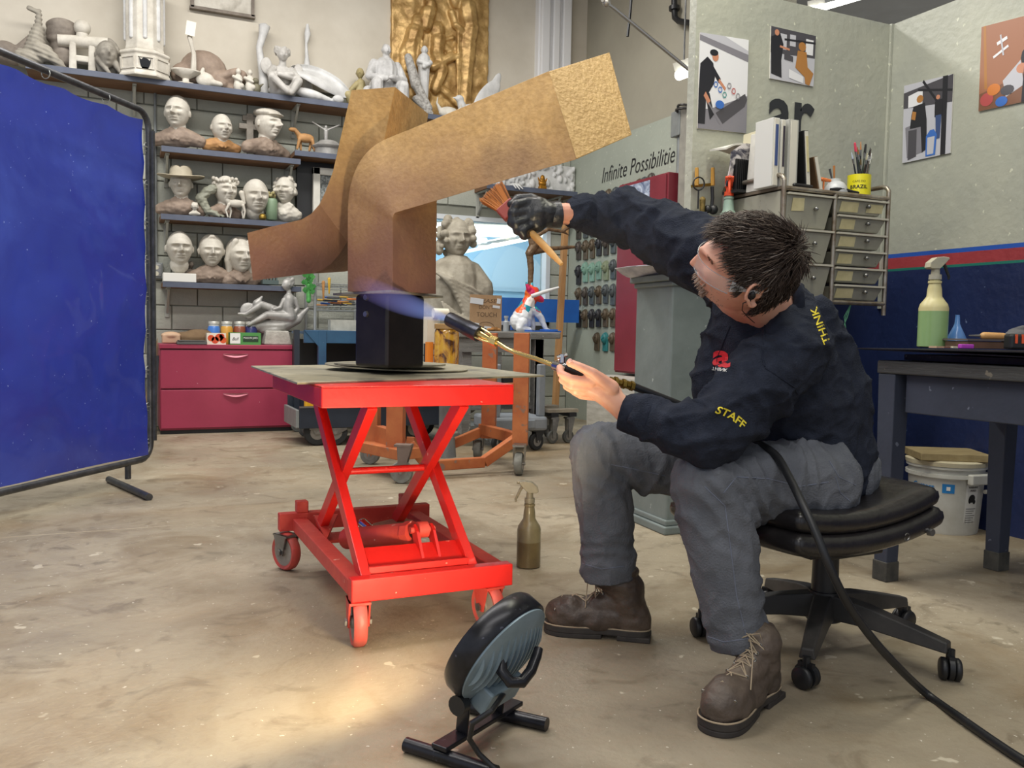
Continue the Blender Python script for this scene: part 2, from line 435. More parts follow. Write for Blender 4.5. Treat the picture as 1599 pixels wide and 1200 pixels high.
# partition panels round the work bench
zp = PY(1300, 18, YP).z; xp0 = PY(1082, 200, YP).x
zs_t = PX(1480, 391.5, XR).z; zs_b = PX(1480, 419, XR).z
zb_t = PX(1480, 388, XR).z
def panel(name, p0, p1, th, nrm):
    """board wall with painted bands as separate boards of paint colour"""
    e = thing(name, None, None, ((p0[0] + p1[0]) / 2, (p0[1] + p1[1]) / 2, 0)); del_ = e
    struct(e)
    zA = PX(1480, 389.5, XR).z; zB = PX(1480, 396, XR).z; zC = PX(1480, 418, XR).z; zD = PX(1480, 422.5, XR).z
    for nm, a, b_, m in (('lower_panel', 0, zC, m_blue), ('green_line', zC, zC + .012, mat('green_line', '1E6B5E', rough=.5)), ('red_stripe', zC + .012, zB, mat('red_stripe', '9C3A40', '8C3238', .5, sc=3, bump=.2, bsc=22)), ('blue_line', zB, zB + .02, mat('blue_line', '2350A8', rough=.5)), ('upper_panel', zB + .02, zp, m_greenR)):
        q = MB(); c = Vector(((p0[0] + p1[0]) / 2, (p0[1] + p1[1]) / 2, (a + b_) / 2)) - Vector(nrm) * (-th / 2)
        L_ = (Vector(p1) - Vector(p0)).length
        q.box(c, (L_, th, b_ - a) if abs(nrm[0]) < .5 else (th, L_, b_ - a)); q.obj(nm, m, e)
    return e
pn_f = panel('wall_partition', (xp0, YP, 0), (XR + .05, YP, 0), .05, (0, 1, 0))
pn_r = panel('wall_right', (XR, YP, 0), (XR, -2.5, 0), .05, (1, 0, 0))
# thin batten in the corner
q = MB(); q.box((XR - .008, YP - .008, zp / 2 + .5), (.014, .014, zp - 1.0)); struct(q.obj('trim_1', m_greenR))
q = MB(); q.box((3.2, 2.6, HC + .04), (18, 13.5, .08)); struct(q.obj('ceiling', mat('brown_grey_ceiling', '968E7C', '847C6A', .8, sc=1)))
# white fluted pilaster at the top right of the back wall
px0 = PY(834, 60, YB).x; px1 = PY(884, 60, YB).x; zq = PY(860, 230, YB).z
q = MB(); wq = px1 - px0; q.box(((px0 + px1) / 2, YB - .05, (zq + HC) / 2), (wq, .1, HC - zq))
q.box(((px0 + px1) / 2 - wq * .33, YB - .12, (zq + HC) / 2), (wq * .26, .05, HC - zq)); q.box(((px0 + px1) / 2, YB - .12, (zq + HC) / 2), (wq * .2, .05, HC - zq)); q.box(((px0 + px1) / 2 + wq * .33, YB - .12, (zq + HC) / 2), (wq * .26, .05, HC - zq))
struct(q.obj('trim_2', mat('bright_white_paint', 'E4E4E4', rough=.5), bevel=.01))
# dark column edge of beige wall corner
q = MB(); a = PX(1086, 170, XI + .1)
# interior window and the blue-lit room behind it
e = thing('window_1', None, None, ((WX0 + WX1) / 2, YB, WZ0)); struct(e)
mw = mat('white_window_frame', 'D5DADC', rough=.5)
q = MB(); fw_ = .045
for (a, b_, c, d) in ((WX0, WX1, WZ1 - fw_, WZ1), (WX0, WX1, WZ0, WZ0 + fw_), (WX0, WX0 + fw_, WZ0, WZ1), (WX1 - fw_, WX1, WZ0, WZ1)):
    q.box(((a + b_) / 2, YB + .03, (c + d) / 2), (b_ - a, .1, d - c))
q.obj('window_frame', mw, e)
q = MB(); q.box(((WX0 + WX1) / 2, YB + .05, (WZ0 + WZ1) / 2), (WX1 - WX0 - .06, .006, WZ1 - WZ0 - .06))
q.obj('pane', mat('clear_glass', 'F4FAFF', rough=.02, trans=1.0, alpha=.25), e)
RB = YB + 2.6
q = MB(); q.box(((WX0 + WX1) / 2 + 1, RB, 1.6), (7, .05, 3.2)); q.box((WX0 - 1.8, YB + 1.4, 1.6), (.05, 2.5, 3.2)); q.box((WX1 + 2.6, YB + 1.4, 1.6), (.05, 2.5, 3.2))
struct(q.obj('wall_far_room', mat('light_blue_paint', '9CC4DA', '8FBAD2', .6, sc=2)))
q = MB(); q.box(((WX0 + WX1) / 2 + 1, YB + 1.45, 2.72), (6.5, 2.5, .04)); struct(q.obj('ceiling_far_room', m_white))
q = MB(); q.box(((WX0 + WX1) / 2 + 1, YB + 1.45, -.03), (6.5, 2.5, .04)); struct(q.obj('floor_far_room', m_white))
c = PY(790, 455, RB - .06); R_ = 72 * upx(c)
q = MB(); pts = [c + Vector((math.cos(t) * R_, 0, math.sin(t) * R_)) for t in np.linspace(0, math.pi, 22)]
q.prism(pts, (0, .02, 0)); tag(q.obj('arched_panel', mat('pale_blue_board', 'B9D2DE', rough=.6)), 'pale arched board on the blue wall seen through the interior window', 'panel')
m_tube = mat('fluorescent_tube', 'F8FAEE', emit=4.5)
def tubelight(label, p0, p1, r, hous=True):
    p0 = Vector(p0); p1 = Vector(p1); e = thing('fluorescent_light', label, 'light', (p0 + p1) / 2)
    q = MB(); q.bar(p0 + Vector((0, 0, r * 1.9)), p1 + Vector((0, 0, r * 1.9)), r * 5, r * 1.6); q.obj('housing', m_white, e)
    for s in (-1, 1):
        q = MB(); d = (p1 - p0).normalized().cross(Vector((0, 0, 1))) * r * 1.3 * s; q.cone(p0 + d, p1 + d, r, r, 10); q.obj('tube', m_tube, e)
tubelight('bright fluorescent strip crossing the top of the interior window', PY(640, 358, YB + 1.0), PY(800, 366, YB + 1.3), .035)
tubelight('short fluorescent strip tilted above the arched board behind the window', PY(752, 387, YB + 1.0), PY(818, 374, YB + 1.7), .022)
l = area('far_room_lamp', ((WX0 + WX1) / 2 + .3, YB + 1.3, 2.6), (3, 1.2), 75, (.75, .9, 1.0))
tubelight('fluorescent ceiling light above the top edge of the partition wall', V(1274, 14, 5.6), V(1352, -8, 6.4), .022)
HG = []
for dx in (.02, .98): q = MB(); p = V(1066, 116, 5.2).lerp(V(1130, 92, 5.4), dx); q.cone(p + Vector((0, 0, .06)), (p.x, p.y, HC), .006, .006, 6); HG.append(q)
tubelight('small fluorescent light hanging behind the end of the partition wall', V(1066, 116, 5.2), V(1130, 92, 5.4), .03)
for q in HG: q.obj('hanger_rod', m_steel, bpy.data.objects['fluorescent_light.003'])
# ================================================================== BACK WALL: shelves
m_shelf = mat('slate_blue_shelf_edge', '565D6E', '4C5262', .5, sc=8)
m_shelfu = mat('brown_plywood_underside', '7C5B3F', '6A4A32', .7, sc=4, stretch=(1, 8, 8))
m_brk = mat('pale_bracket', 'A3A49B', rough=.5)
def shelf(label, xa, pya, xb, depth=.30, yback=None, brks=(), th=.035):
    yb = (YB - .008) if yback is None else yback; yf = yb - depth
    A = PY(xa, pya, yf); B = PY(xb, pya, yf); z = A.z
    e = thing('wall_shelf', label, 'shelf', ((A.x + B.x) / 2, yb - depth / 2, z - th))
    q = MB(); q.box(((A.x + B.x) / 2, yf - .008, z - th / 2 + .002), (B.x - A.x, .016, th + .008)); q.obj('edge_strip', m_shelf, e)
    q = MB(); q.box(((A.x + B.x) / 2, yb - depth / 2, z - th / 2), (B.x - A.x, depth, th)); q.obj('board', m_shelfu, e)
    q = MB(); q.box(((A.x + B.x) / 2, yb - depth / 2, z + .0015), (B.x - A.x, depth, .003)); q.obj('top_sheet', mat('grey_shelf_top', '6D6F74', rough=.6), e)
    for bp_ in brks:
        x = PY(bp_, pya, yf).x; q = MB()
        q.box((x, yb - .006, z - th - .12), (.035, .012, .24)); q.box((x, yb - depth * .45, z - th - .006), (.03, depth * .85, .012))
        q.bar((x, yb - .02, z - th - .20), (x, yb - depth * .8, z - th - .015), .012, .02, (1, 0, 0)); q.obj('bracket', m_brk, e, bevel=.002, seg=1)
    return z + .003, yf
Z1, YF = shelf('long top shelf with slate blue edge running across the back wall', 40, 99, 760, brks=(210, 468, 655))
Z2, _ = shelf('upper left shelf carrying the capped bust and the small grey cross', 252, 229, 469, brks=(262, 458))
Z2b, _ = shelf('short shelf section with the silver pot and the crucifix figure', 460, 236, 560, brks=(545,))
Z3, _ = shelf('middle left shelf carrying the bust with the wide brimmed hat', 251, 335, 470, brks=(262, 440))
Z4, _ = shelf('lowest left shelf carrying three bare white heads', 254, 441, 470, brks=(264,))
Z5, _ = shelf('short shelf above the interior window with a carved white relief', 760, 288, 901, brks=(745 + 20, 880))
ys_ = YB - .17      # centre line of the shelf tops
# ------------------------------------------------------------------ plaster figures
m_pl = mat('white_plaster', 'D3CEC2', 'B7B1A4', .7, sc=9, bump=.08, bsc=60)
m_plb = mat('cool_white_plaster', 'D8D8D6', 'BDBDBB', .6, sc=9, bump=.05)
m_clay = mat('brown_grey_clay', '9A8878', '7F6E60', .7, sc=12, bump=.15, bsc=50)
m_clayd = mat('dark_dusty_clay', '6E655C', '857B70', .75, sc=12, bump=.2, bsc=50)
m_sil = mat('silver_grey_cast', 'B4B2AE', '8E8C88', .45, .25, sc=10)
m_tan = mat('tan_clay', 'B98B58', '9A7044', .7, sc=12)
m_gold = mat('gilded_relief', 'DDB878', '87622F', .42, .35, sc=7, lo=.3, hi=.7, bump=.2, bsc=40)
VX = .0065
def bust(name, label, px, pyb, pyt, y, aim=(0, -1), hh=.58, sh=None, mh=None, ms=None, wide=1.0, hat=None, tilt=0, neckw=1.0, shz=1.0, group=None, up=(0, 0, 1), **k):
    b = PY(px, pyb, y); Ht = (pyb - pyt) * upx(b); mh = mh or m_pl; ms = ms or mh
    e = thing(name, label, 'bust' if name.endswith('bust') else 'sculpture', b, group)
    h = Ht * hh; fw = Vector((aim[0], aim[1], tilt)).normalized(); c = b + Vector((0, 0, Ht - h * (.52 if hat != 'fedora' else .72))) + Vector(aim + (0,)).normalized() * h * .08
    side = fw.cross(Vector((0, 0, 1))).normalized(); q = MB()
    M = head(q, c, h, fw, up, amp=2.0, age=k.get('age', .5), **{a: v for a, v in k.items() if a in ('jaw', 'nose', 'fat', 'brow', 'wide_')})
    nb = b + Vector((0, 0, Ht * .04)) ; q.cap(c + M @ Vector((-.12, 0, -.30)), nb + Vector((0, 0, (c.z - b.z) * .30)), h * .22 * neckw, h * .27 * neckw, 14)
    T = lambda x, y_, z: c + M @ Vector((x, y_, z))
    if hat == 'cap':
        q.ell(T(-.03, 0, .33), (h * .47, h * .42, h * .16), basis(fw, side, Vector((0, 0, 1))) @ Matrix.Rotation(.12, 3, 'Y'), 18, 8); q.ell(T(.34, 0, .24), (h * .24, h * .27, h * .035), basis(fw, side, Vector((0, 0, 1))), 14, 6)
    if hat == 'wreath':
        for i in range(26):
            a = 2 * math.pi * i / 26; q.ell(T(.40 * math.cos(a) - .02, .38 * math.sin(a), .25 + .05 * math.sin(i * 2.4) + .08 * (i % 2)), h * (.06 + .02 * random.random()), None, 6, 5)
    if hat in ('curly', 'wavy'):
        for i in range(46):
            a = random.uniform(.75, 2 * math.pi - .75); z = random.uniform(-.15, .46); s_ = math.sqrt(max(.05, 1 - (z / .52) ** 2)); q.ell(T(.42 * math.cos(a) * s_, .38 * math.sin(a) * s_, z), h * random.uniform(.06, .10), None, 7, 5)
    if hat in ('bun', 'long', 'short'):
        q.ell(T(-.09, 0, .10), (h * .44, h * (.385 if hat != 'short' else .36), h * .45), basis(fw, side, Vector((0, 0, 1))), 20, 12)
        if hat == 'bun':
            q.ell(T(-.42, 0, -.05), h * .17, None, 10, 8)
            for s_ in (-1, 1): q.cap(T(.26, .03 * s_, .44), T(-.05, .34 * s_, .02), h * .06, h * .09, 8)
        if hat == 'long':
            for s_ in (-1, 1): q.cap(T(.20, .20 * s_, .38), T(-.05, .34 * s_, -.15), h * .09, h * .11, 8); q.cap(T(-.05, .33 * s_, -.15), T(-.12, .26 * s_, -.65), h * .11, h * .07, 8)
    if k.get('must'): q.ell(T(.43, 0, -.175), (h * .06, h * .13, h * .035), basis(fw, side, Vector((0, 0, 1))), 10, 6)
    if k.get('beard'): q.ell(T(.30, 0, -.40), (h * .2, h * .22, h * .18), basis(fw, side, Vector((0, 0, 1))), 12, 8)
    bobj('head', q, .0048 if Ht > .2 else .004, mh, e, 0)
    if hat == 'fedora':
        q = MB(); Rr = basis(fw, side, Vector((0, 0, 1)))
        pr = []
        for i in range(28):
            a = 2 * math.pi * i / 28; pr.append(a)
        rs = []
        for rr, zz in ((.40, .20), (.84, .20), (.86, .215), (.84, .235), (.44, .25), (.41, .34), (.40, .48), (.34, .60), (.18, .64), (.02, .58)):
            ring = []
            for a in pr:
                zz2 = zz + (.09 * abs(math.sin(a)) ** 2 if rr > .8 else 0) - (.04 * math.cos(a) if rr > .8 else 0) - (.07 * max(0, 1 - abs(math.sin(a)) * 3) if zz > .55 else 0)
                ring.append(T(rr * math.cos(a) * 1.0 - .02, rr * math.sin(a) * .92, zz2))
            rs.append(ring)
        q.rings(rs); q.obj('hat', mat('sand_plaster_hat', 'B9B09A', 'A39A86', .7, sc=9), e, smooth=True)
    if sh:
        q = MB(); w_, d_, hz = sh; zt_ = (c.z - h * .5 - b.z) * shz
        for s_ in (-1, 1):
            q.cap(b + Vector((0, 0, zt_ * .75)), b + side * s_ * w_ * Ht * .5 + Vector((0, 0, zt_ * .35)), h * .28, h * .2, 12)
            q.cap(b + Vector((0, 0, h * .12)), b + side * s_ * w_ * Ht * .46 + Vector((0, 0, h * .13)), h * .13, h * .12, 10)
            q.bar(b + side * s_ * h * .26 + fw * h * .16 + Vector((0, 0, zt_ * 1.02)), b + fw * h * .30 + Vector((0, 0, zt_ * .35)), h * .2, h * .07, fw)
        q.ell(b + Vector((0, 0, zt_ * .45)), (w_ * Ht * .5, d_ * Ht * .4, zt_ * .52), basis(side, fw, Vector((0, 0, 1))), 16, 8)
        bobj('shoulders', q, VX, ms, e, 1, fn=lambda P, N: N * (pn(P, (26, 26, 40))[:, None] * .006))
    return e
S2 = ys_; 
bust('plaster_bust', 'white plaster bust of a stern man in a shirt collar beside the curtain', 278, 229, 152, S2, (-.35, -1), .66, (.85, .5, 1), mh=m_pl, ms=m_clay, hat='short', jaw=1.25)
bust('plaster_bust', 'small bust of a moustached man with a tan collar, left of the cross', 345, 234, 179, S2, (.25, -1), .78, (.85, .5, 1), mh=m_pl, ms=m_tan, hat=None, must=1, fat=.4)
bust('plaster_bust', 'plaster bust of an old man wearing a flat cap and a scarf', 416, 245, 170, S2, (.65, -1), .66, (1.0, .5, 1), mh=m_pl, ms=m_clay, hat='cap', fat=.4)
bust('plaster_bust', 'bust of a man wearing a wide brimmed hat on the middle left shelf', 283, 337, 257, S2, (-.15, -1), .56, (.75, .5, 1), mh=m_pl, ms=m_clay, hat='fedora')
bust('plaster_bust', 'tiny white bust tucked beside the collar of the bust with the hat', 304, 337, 316, S2 - .09, (0, -1), .62, (.6, .5, 1), hat='curly')
bust('plaster_bust', 'bust of a woman with a wreath of leaves round her hair', 351, 340, 275, S2, (.25, -1), .72, (.55, .4, 1), mh=m_pl, ms=m_clay, hat='wreath')
bust('plaster_bust', 'large bare headed bust of an older man right of the small horse', 398, 343, 280, S2, (.1, -1), .88, None, mh=m_pl, fat=.7)
bust('plaster_bust', 'bust of a woman with short curly hair at the right end of the middle shelf', 446, 345, 276, S2, (-.5, -1), .62, (.5, .5, 1), mh=m_pl, hat='curly', neckw=.8)
bust('plaster_bust', 'white head of a bald man with big ears above a white block', 280, 428, 361, S2, (.05, -1), .80, None, mh=m_pl, fat=.9, brow=1.6)
q = MB(); b = PY(280, 441, S2 - .03); q.box(b + Vector((0, 0, .035)), (.25, .14, .07)); tag(q.obj('plinth_block', mat('white_block', 'DEDCD4', rough=.6), bevel=.004), 'plain white block under the bald head on the lowest shelf', 'block')
bust('plaster_bust', 'dark brown draped bust half hidden behind the bald white head', 298, 441, 408, S2 + .07, (.4, -1), .35, (1.7, .5, 1), mh=m_clayd, ms=m_clayd)
bust('plaster_bust', 'white head of a woman with hair parted and tied back above a clay collar', 330, 443, 368, S2, (.0, -1), .66, (.75, .5, 1), mh=m_pl, ms=m_clay, hat='bun', neckw=.8, jaw=.9)
bust('plaster_bust', 'white head of a long haired young woman beside the rusty sculpture tip', 374, 444, 372, S2, (.2, -1), .76, (.5, .5, 1), mh=m_pl, ms=m_clay, hat='long', neckw=.75, jaw=.9)
bust('draped_bust', 'low dark draped bust behind the long haired head on the lowest shelf', 402, 443, 400, S2 + .06, (.5, -1), .5, (1.1, .5, 1), mh=m_clayd, ms=m_clay)
# ------------------------------------------------------------------ generic figures
def fig(name, label, base, Ht, parts, m, vox=.006, R=None, cat='sculpture', smooth=2, group=None, fn=None):
    """parts in units of the figure height: ('c',p0,p1,r0,r1) capsule, ('e',c,(rx,ry,rz)) ellipsoid, ('h',c,h,fw) head, ('b',c,d) box"""
    q = MB(); base = Vector(base); R = R or Matrix.Identity(3)
    T = lambda p: base + R @ (Vector(p) * Ht)
    for p in parts:
        if p[0] == 'c': q.cap(T(p[1]), T(p[2]), p[3] * Ht, (p[4] if len(p) > 4 else p[3]) * Ht, 10)
        elif p[0] == 'e': q.ell(T(p[1]), tuple(x * Ht for x in p[2]), R @ (Matrix.Rotation(p[3], 3, 'Y') if len(p) > 3 else Matrix.Identity(3)), 14, 9)
        elif p[0] == 'h': q2 = head(q, T(p[1]), p[2] * Ht, R @ Vector(p[3]), nu=32, nv=24, amp=1.5)
        elif p[0] == 'b': q.box(T(p[1]), tuple(x * Ht for x in p[2]), R)
    o = bobj(name, q, vox, m, None, smooth, fn); return tag(o, label, cat, group)
def at(px, py, y=None): return PY(px, py, ys_ if y is None else y)
def hpx(b, n): return n * upx(b)
# x = right along the wall, y = into the wall, z = up
b = at(351, 0); 
# shelf 2 extras
b = PY(390, 232, ys_ + .06); hh = hpx(b, 53)
q = MB(); q.box(b + Vector((0, 0, hh * .5)), (hh * .20, .05, hh)); q.box(b + Vector((0, 0, hh * .62)), (hh * .62, .046, hh * .16)); q.box(b + Vector((0, 0, hh * .86)), (hh * .42, .044, hh * .15)); q.box(b + Vector((0, 0, hh * .04)), (hh * .8, .07, hh * .08))
tag(q.obj('stone_cross', mat('grey_stone', '8B857B', '7A746B', .8, sc=20, bump=.2), bevel=.006), 'small grey double barred cross standing between two busts', 'cross')
b = PY(477, 236, ys_); 
fig('horse_figurine', 'small tan clay animal figurine on the shelf right of the capped bust', b, hpx(b, 33), [('e', (0, 0, .6), (.42, .2, .22)), ('c', (-.3, 0, .7), (-.5, 0, .95), .13, .09), ('e', (-.6, 0, .93), (.2, .1, .1)), ('c', (-.3, -.1, .5), (-.4, -.1, .06), .09, .06), ('c', (-.25, .1, .5), (-.2, .1, .06), .09, .06), ('c', (.3, -.1, .5), (.4, -.1, .06), .09, .06), ('c', (.3, .1, .5), (.2, .1, .06), .09, .06)], m_tan, .005)
b = PY(512, 246, ys_); q = MB(); r = hpx(b, 26)
q.lathe([(r * .55, 0), (r * .8, .01), (r * .85, r * .45), (r * .95, r * .5), (r * 1.0, r * .6), (r * .75, r * .75), (r * .5, r * .95), (r * .3, r * 1.0)], b, n=28)
tag(q.obj('lidded_pot', m_sil, smooth=True), 'silver grey lidded pot under the little crucifix figure', 'pot')
b2 = b + Vector((-.02, -.01, r * 1.0)); fig('crucifix_figure', 'tiny figure with outstretched arms standing on the silver pot', b2, hpx(b, 22), [('c', (0, 0, .05), (0, 0, .6), .13, .17), ('e', (0, 0, .88), (.12, .12, .15)), ('c', (0, 0, .65), (-.95, 0, 1.15), .08, .06), ('c', (0, 0, .65), (.95, 0, 1.15), .08, .06)], m_sil, .004)
# shelf 3 extras
b = PY(327, 339, ys_ - .06); 
fig('arm_cast_sculpture', 'green grey cast of a sleeved arm with hand resting on the middle shelf', b, hpx(b, 46), [('c', (-.25, 0, .62), (-.05, 0, .86), .16, .16), ('c', (-.05, 0, .86), (.12, 0, .95), .16, .15), ('c', (-.28, 0, .6), (-.05, -.02, .2), .18, .13), ('c', (-.05, -.02, .2), (.2, -.04, .12), .1, .09), ('c', (.2, -.06, .12), (.42, -.1, .04), .04), ('c', (.2, -.02, .12), (.45, -.02, .05), .04), ('c', (.2, 0, .12), (.4, .05, .05), .04), ('c', (.16, -.08, .1), (.3, -.16, .02), .04)], mat('green_grey_cast', '9B9C8C', '7E7F70', .6, sc=10), .005, fn=lambda P, N: N * (pn(P, (30, 30, 60))[:, None] * .006))
b = PY(368, 341, ys_ - .09)
fig('horse_figurine', 'small white thin legged horse figurine before the bare headed bust', b, hpx(b, 44), [('e', (0, 0, .52), (.33, .12, .14)), ('c', (-.25, 0, .58), (-.3, 0, .85), .1, .07), ('e', (-.38, 0, .86), (.15, .07, .07)), ('c', (.3, 0, .55), (.2, 0, .9), .05, .1)] + [('c', (x, y_, .45), (x + dx, y_, .24), .055, .04) for x, y_, dx in ((-.24, -.07, -.1), (-.2, .07, .05), (.25, -.07, .06), (.28, .07, -.05))] + [('c', (x + dx, y_, .24), (x + dx * .3, y_, .02), .035, .03) for x, y_, dx in ((-.24, -.07, -.1), (-.2, .07, .05), (.25, -.07, .06), (.28, .07, -.05))], m_pl, .0035, smooth=1)
b = PY(424, 344, ys_ - .05); r = hpx(b, 9); q = MB(); q.lathe([(r * .8, 0), (r * .95, .01), (r, r * 2), (r * 1.05, r * 3.2), (r * .9, r * 3.6), (r * .75, r * 3.7), (r * .75, r * 3.2)], b, n=20)
tag(q.obj('green_vase', mat('celadon_glaze', '7E9478', '6C8268', .4, sc=8), smooth=True), 'slim pale green vase standing between two busts', 'vase')
b3 = b + Vector((0, 0, r * 3.7)); fig('clay_blossom', 'knotted yellow grey clay ornament resting on the green vase', b3, hpx(b, 14), [('e', (.3 * math.cos(i * 1.3), .3 * math.sin(i * 1.3), .35 + .25 * math.sin(i * 2)), (.2, .2, .2)) for i in range(9)], mat('olive_clay', 'A59C6E', '8A8259', .7, sc=20), .004)
b = PY(410, 343, ys_ - .11); q = MB(); q.lathe([(.02, 0), (.03, .01), (.03, .03), (.02, .045), (.005, .05)], b, n=14); tag(q.obj('brass_ornament', mat('old_brass', '8C7434', rough=.4, metal=.8), smooth=True), 'small round brass knob at the foot of the bare headed bust', 'knob')
# shelf 4: tray of small tools
b = PY(421, 445, ys_ - .05); q = MB(); q.box(b + Vector((0, 0, .02)), (.13, .12, .035))
for i in range(5): q.box(b + Vector((-.05 + i * .025, -.02, .05)), (.012, .05, .03))
tag(q.obj('tool_tray', mat('dark_teal_tray', '4C5A58', rough=.6)), 'low dark tray of small parts at the end of the lowest shelf', 'tray')
# ------------------------------------------------------------------ top shelf
T1 = ys_
def tb(px, py=None, y=None):
    y = T1 if y is None else y; p = PY(px, 100, y); p.z = Z1; return p
def ph(px, n): return n * upx(tb(px))
Yn = lambda: None
b = tb(8); fig('dark_sculpture', 'dark hunched clay form at the far left end of the top shelf', b, ph(8, 62), [('e', (0, 0, .3), (.35, .3, .3)), ('c', (.2, 0, .2), (.55, 0, .75), .2, .08), ('e', (-.3, 0, .8), (.15, .15, .2))], m_clayd, .01)
b = tb(60); fig('ribbed_shell_sculpture', 'ribbed white clay form tapering to a twisted upright horn', b, ph(60, 96), [('e', (-.15, 0, .15), (.26, .2, .16)), ('c', (-.05, 0, .3), (.0, 0, .62), .17, .1), ('c', (0, 0, .62), (.02, 0, .92), .07, .04), ('c', (-.12, 0, .96), (.02, 0, .90), .04, .04), ('c', (.1, -.1, .3), (.34, -.12, .06), .1, .07), ('c', (.0, -.1, .3), (.1, -.1, .2), .12, .1)], mat('ribbed_clay', 'A8A294', '8C867A', .7, sc=10), .008, fn=lambda P, N: N * (np.sin(P[:, 2] * 190 + P[:, 0] * 60)[:, None] * .004 * (P[:, 2] < Z1 + .45)[:, None]))
b = tb(98, y=T1 + .05); q = MB(); r = ph(98, 25); q.lathe([(r * .5, 0), (r * .62, r * .5), (r * .7, r * 1.4), (r * .9, r * 2.3), (r * .98, r * 2.8), (r * .85, r * 3.15), (r * .45, r * 3.3)], b, n=26); 
bobj_ = tag(bobj('wrapped_vessel', q, .008, mat('wrapped_grey_clay', '8E857A', '6A6158', .75, sc=7, bump=.3, bsc=20), None, 2, fn=lambda P, N: N * (pn(P, (6, 6, 26))[:, None] * .02)), 'tall brown grey wrapped clay vessel behind the letter shaped figure', 'sculpture')
b = tb(129, y=T1 - .03); U_ = ph(129, 70); e = thing('block_figure', 'white plaster figure like a letter H with a crossbar and ball head', 'sculpture', b)
q = MB(); 
for s_ in (-1, 1): q.box(b + Vector((s_ * U_ * .19, 0, U_ * .33)), (U_ * .16, .1, U_ * .66), t=(.8, 1))
q.box(b + Vector((0, 0, U_ * .30)), (U_ * .3, .09, U_ * .14)); q.obj('legs', m_pl, e, bevel=.01)
q = MB(); q.cone(b + Vector((-U_ * .48, 0, U_ * .66)), b + Vector((U_ * .52, -.02, U_ * .70)), .045, .05, 16); q.obj('crossbar', m_pl, e, smooth=True)
q = MB(); q.ell(b + Vector((0, 0, U_ * 1.0)), U_ * .175, None, 20, 14); q.cone(b + Vector((0, 0, U_ * .7)), b + Vector((0, 0, U_ * .9)), .05, .04); q.obj('ball_head', m_pl, e, smooth=True)
b = tb(167, y=T1 - .08); U_ = ph(167, 58)
fig('leaning_mask', 'grey bearded face mask in an oval frame leaning on the top shelf', b, U_, [('e', (0, .1, .5), (.36, .16, .52)), ('h', (0, -.02, .52), .75, (.15, -1, .05)), ('c', (-.2, -.1, .35), (.15, -.2, -.1), .1, .03), ('c', (.2, -.1, .3), (.3, -.15, .1), .1, .05)], mat('grey_relief_clay', '9C978C', '726C62', .7, sc=12), .006)
# octagonal column base
b = tb(226, y=T1 - .05); U_ = upx(b); e = thing('octagonal_column', 'white octagonal column with panelled base and a dark tulip shaped hole', 'column', b)
R8 = 38 * U_
q = MB(); a0 = math.pi / 8
q.lathe([(R8 * 1.04, 0), (R8 * 1.04, 4 * U_), (R8 * .97, 7 * U_), (R8 * .97, 32 * U_), (R8 * 1.04, 35 * U_), (R8 * 1.02, 38 * U_), (R8 * .75, 43 * U_)], b, n=8, a0=a0); q.obj('base', m_pl, e, bevel=.006)
q = MB(); q.lathe([(R8 * .80, 42 * U_), (R8 * .77, 48 * U_), (R8 * .76, 150 * U_)], b, n=8, a0=a0); q.obj('shaft', m_pl, e, bevel=.006)
for k in range(8):
    a = a0 + (k + .5) * math.pi / 4; n_ = Vector((math.cos(a), math.sin(a), 0))
    if n_.y > .4: continue
    # orientation of faces in lathe frame
for k in range(8):
    a = 2 * math.pi * k / 8; n_ = Vector((math.cos(a), math.sin(a), 0)); ap = R8 * .97 * math.cos(math.pi / 8)
    if n_.y > .3: continue
    t_ = Vector((-n_.y, n_.x, 0)); q = MB(); o_ = b + n_ * (ap + .002)
    w_ = R8 * .28
    for (x0, x1, z0, z1) in ((-w_, w_, 10, 12), (-w_, w_, 27, 29), (-w_ - U_ * 2, -w_, 10, 29), (w_, w_ + U_ * 2, 10, 29)):
        q.box(o_ + t_ * (x0 + x1) / 2 + Vector((0, 0, (z0 + z1) / 2 * U_)), (abs(x1 - x0), .012, (z1 - z0) * U_), basis(t_, n_, Vector((0, 0, 1))))
    q.obj('panel_moulding', m_pl, e)
    q = MB(); ap2 = R8 * .77 * math.cos(math.pi / 8)
    q.cap(b + n_ * ap2 + Vector((0, 0, 60 * U_)), b + n_ * ap2 + Vector((0, 0, 150 * U_)), .016, .016, 8); q.obj('flute', m_plb, e, smooth=True)
    if k == 6 or abs(n_.x) < .1 and n_.y < 0:
        q = MB(); pts = [(-8, 26), (-6, 22), (-3, 25), (3, 26), (6, 23), (9, 26), (8, 19), (6, 12), (5, 10), (-4, 10), (-7, 18)]
        q.prism([b + n_ * (ap + .004) + t_ * (-x * U_) + Vector((0, 0, z * U_)) for x, z in pts], n_ * .004); q.obj('dark_opening', mat('dark_hole', '15171C', rough=.9), e)
b = tb(290, y=T1 - .12); U_ = upx(b); e = thing('ladle_stand', 'white oval dish with a tall curved spoon carrying a paper tag', 'sculpture', b)
q = MB(); q.lathe([(12 * U_, 0), (12 * U_, 2 * U_), (5 * U_, 3 * U_), (5 * U_, 8 * U_), (14 * U_, 13 * U_), (22 * U_, 19 * U_), (22 * U_, 21 * U_), (12 * U_, 16 * U_), (3 * U_, 13 * U_)], b, n=28, sy=.6); q.obj('dish', m_pl, e, smooth=True)
q = MB(); q.tube([b + Vector((x * U_, 0, z * U_)) for x, z in ((11, 14), (12, 35), (12, 48), (9, 60), (6, 72), (7, 84), (9, 97))], [5 * U_, 4 * U_, 3.5 * U_, 3 * U_, 4 * U_, 3 * U_, 2 * U_], 8); q.obj('stem', m_pl, e, smooth=True)
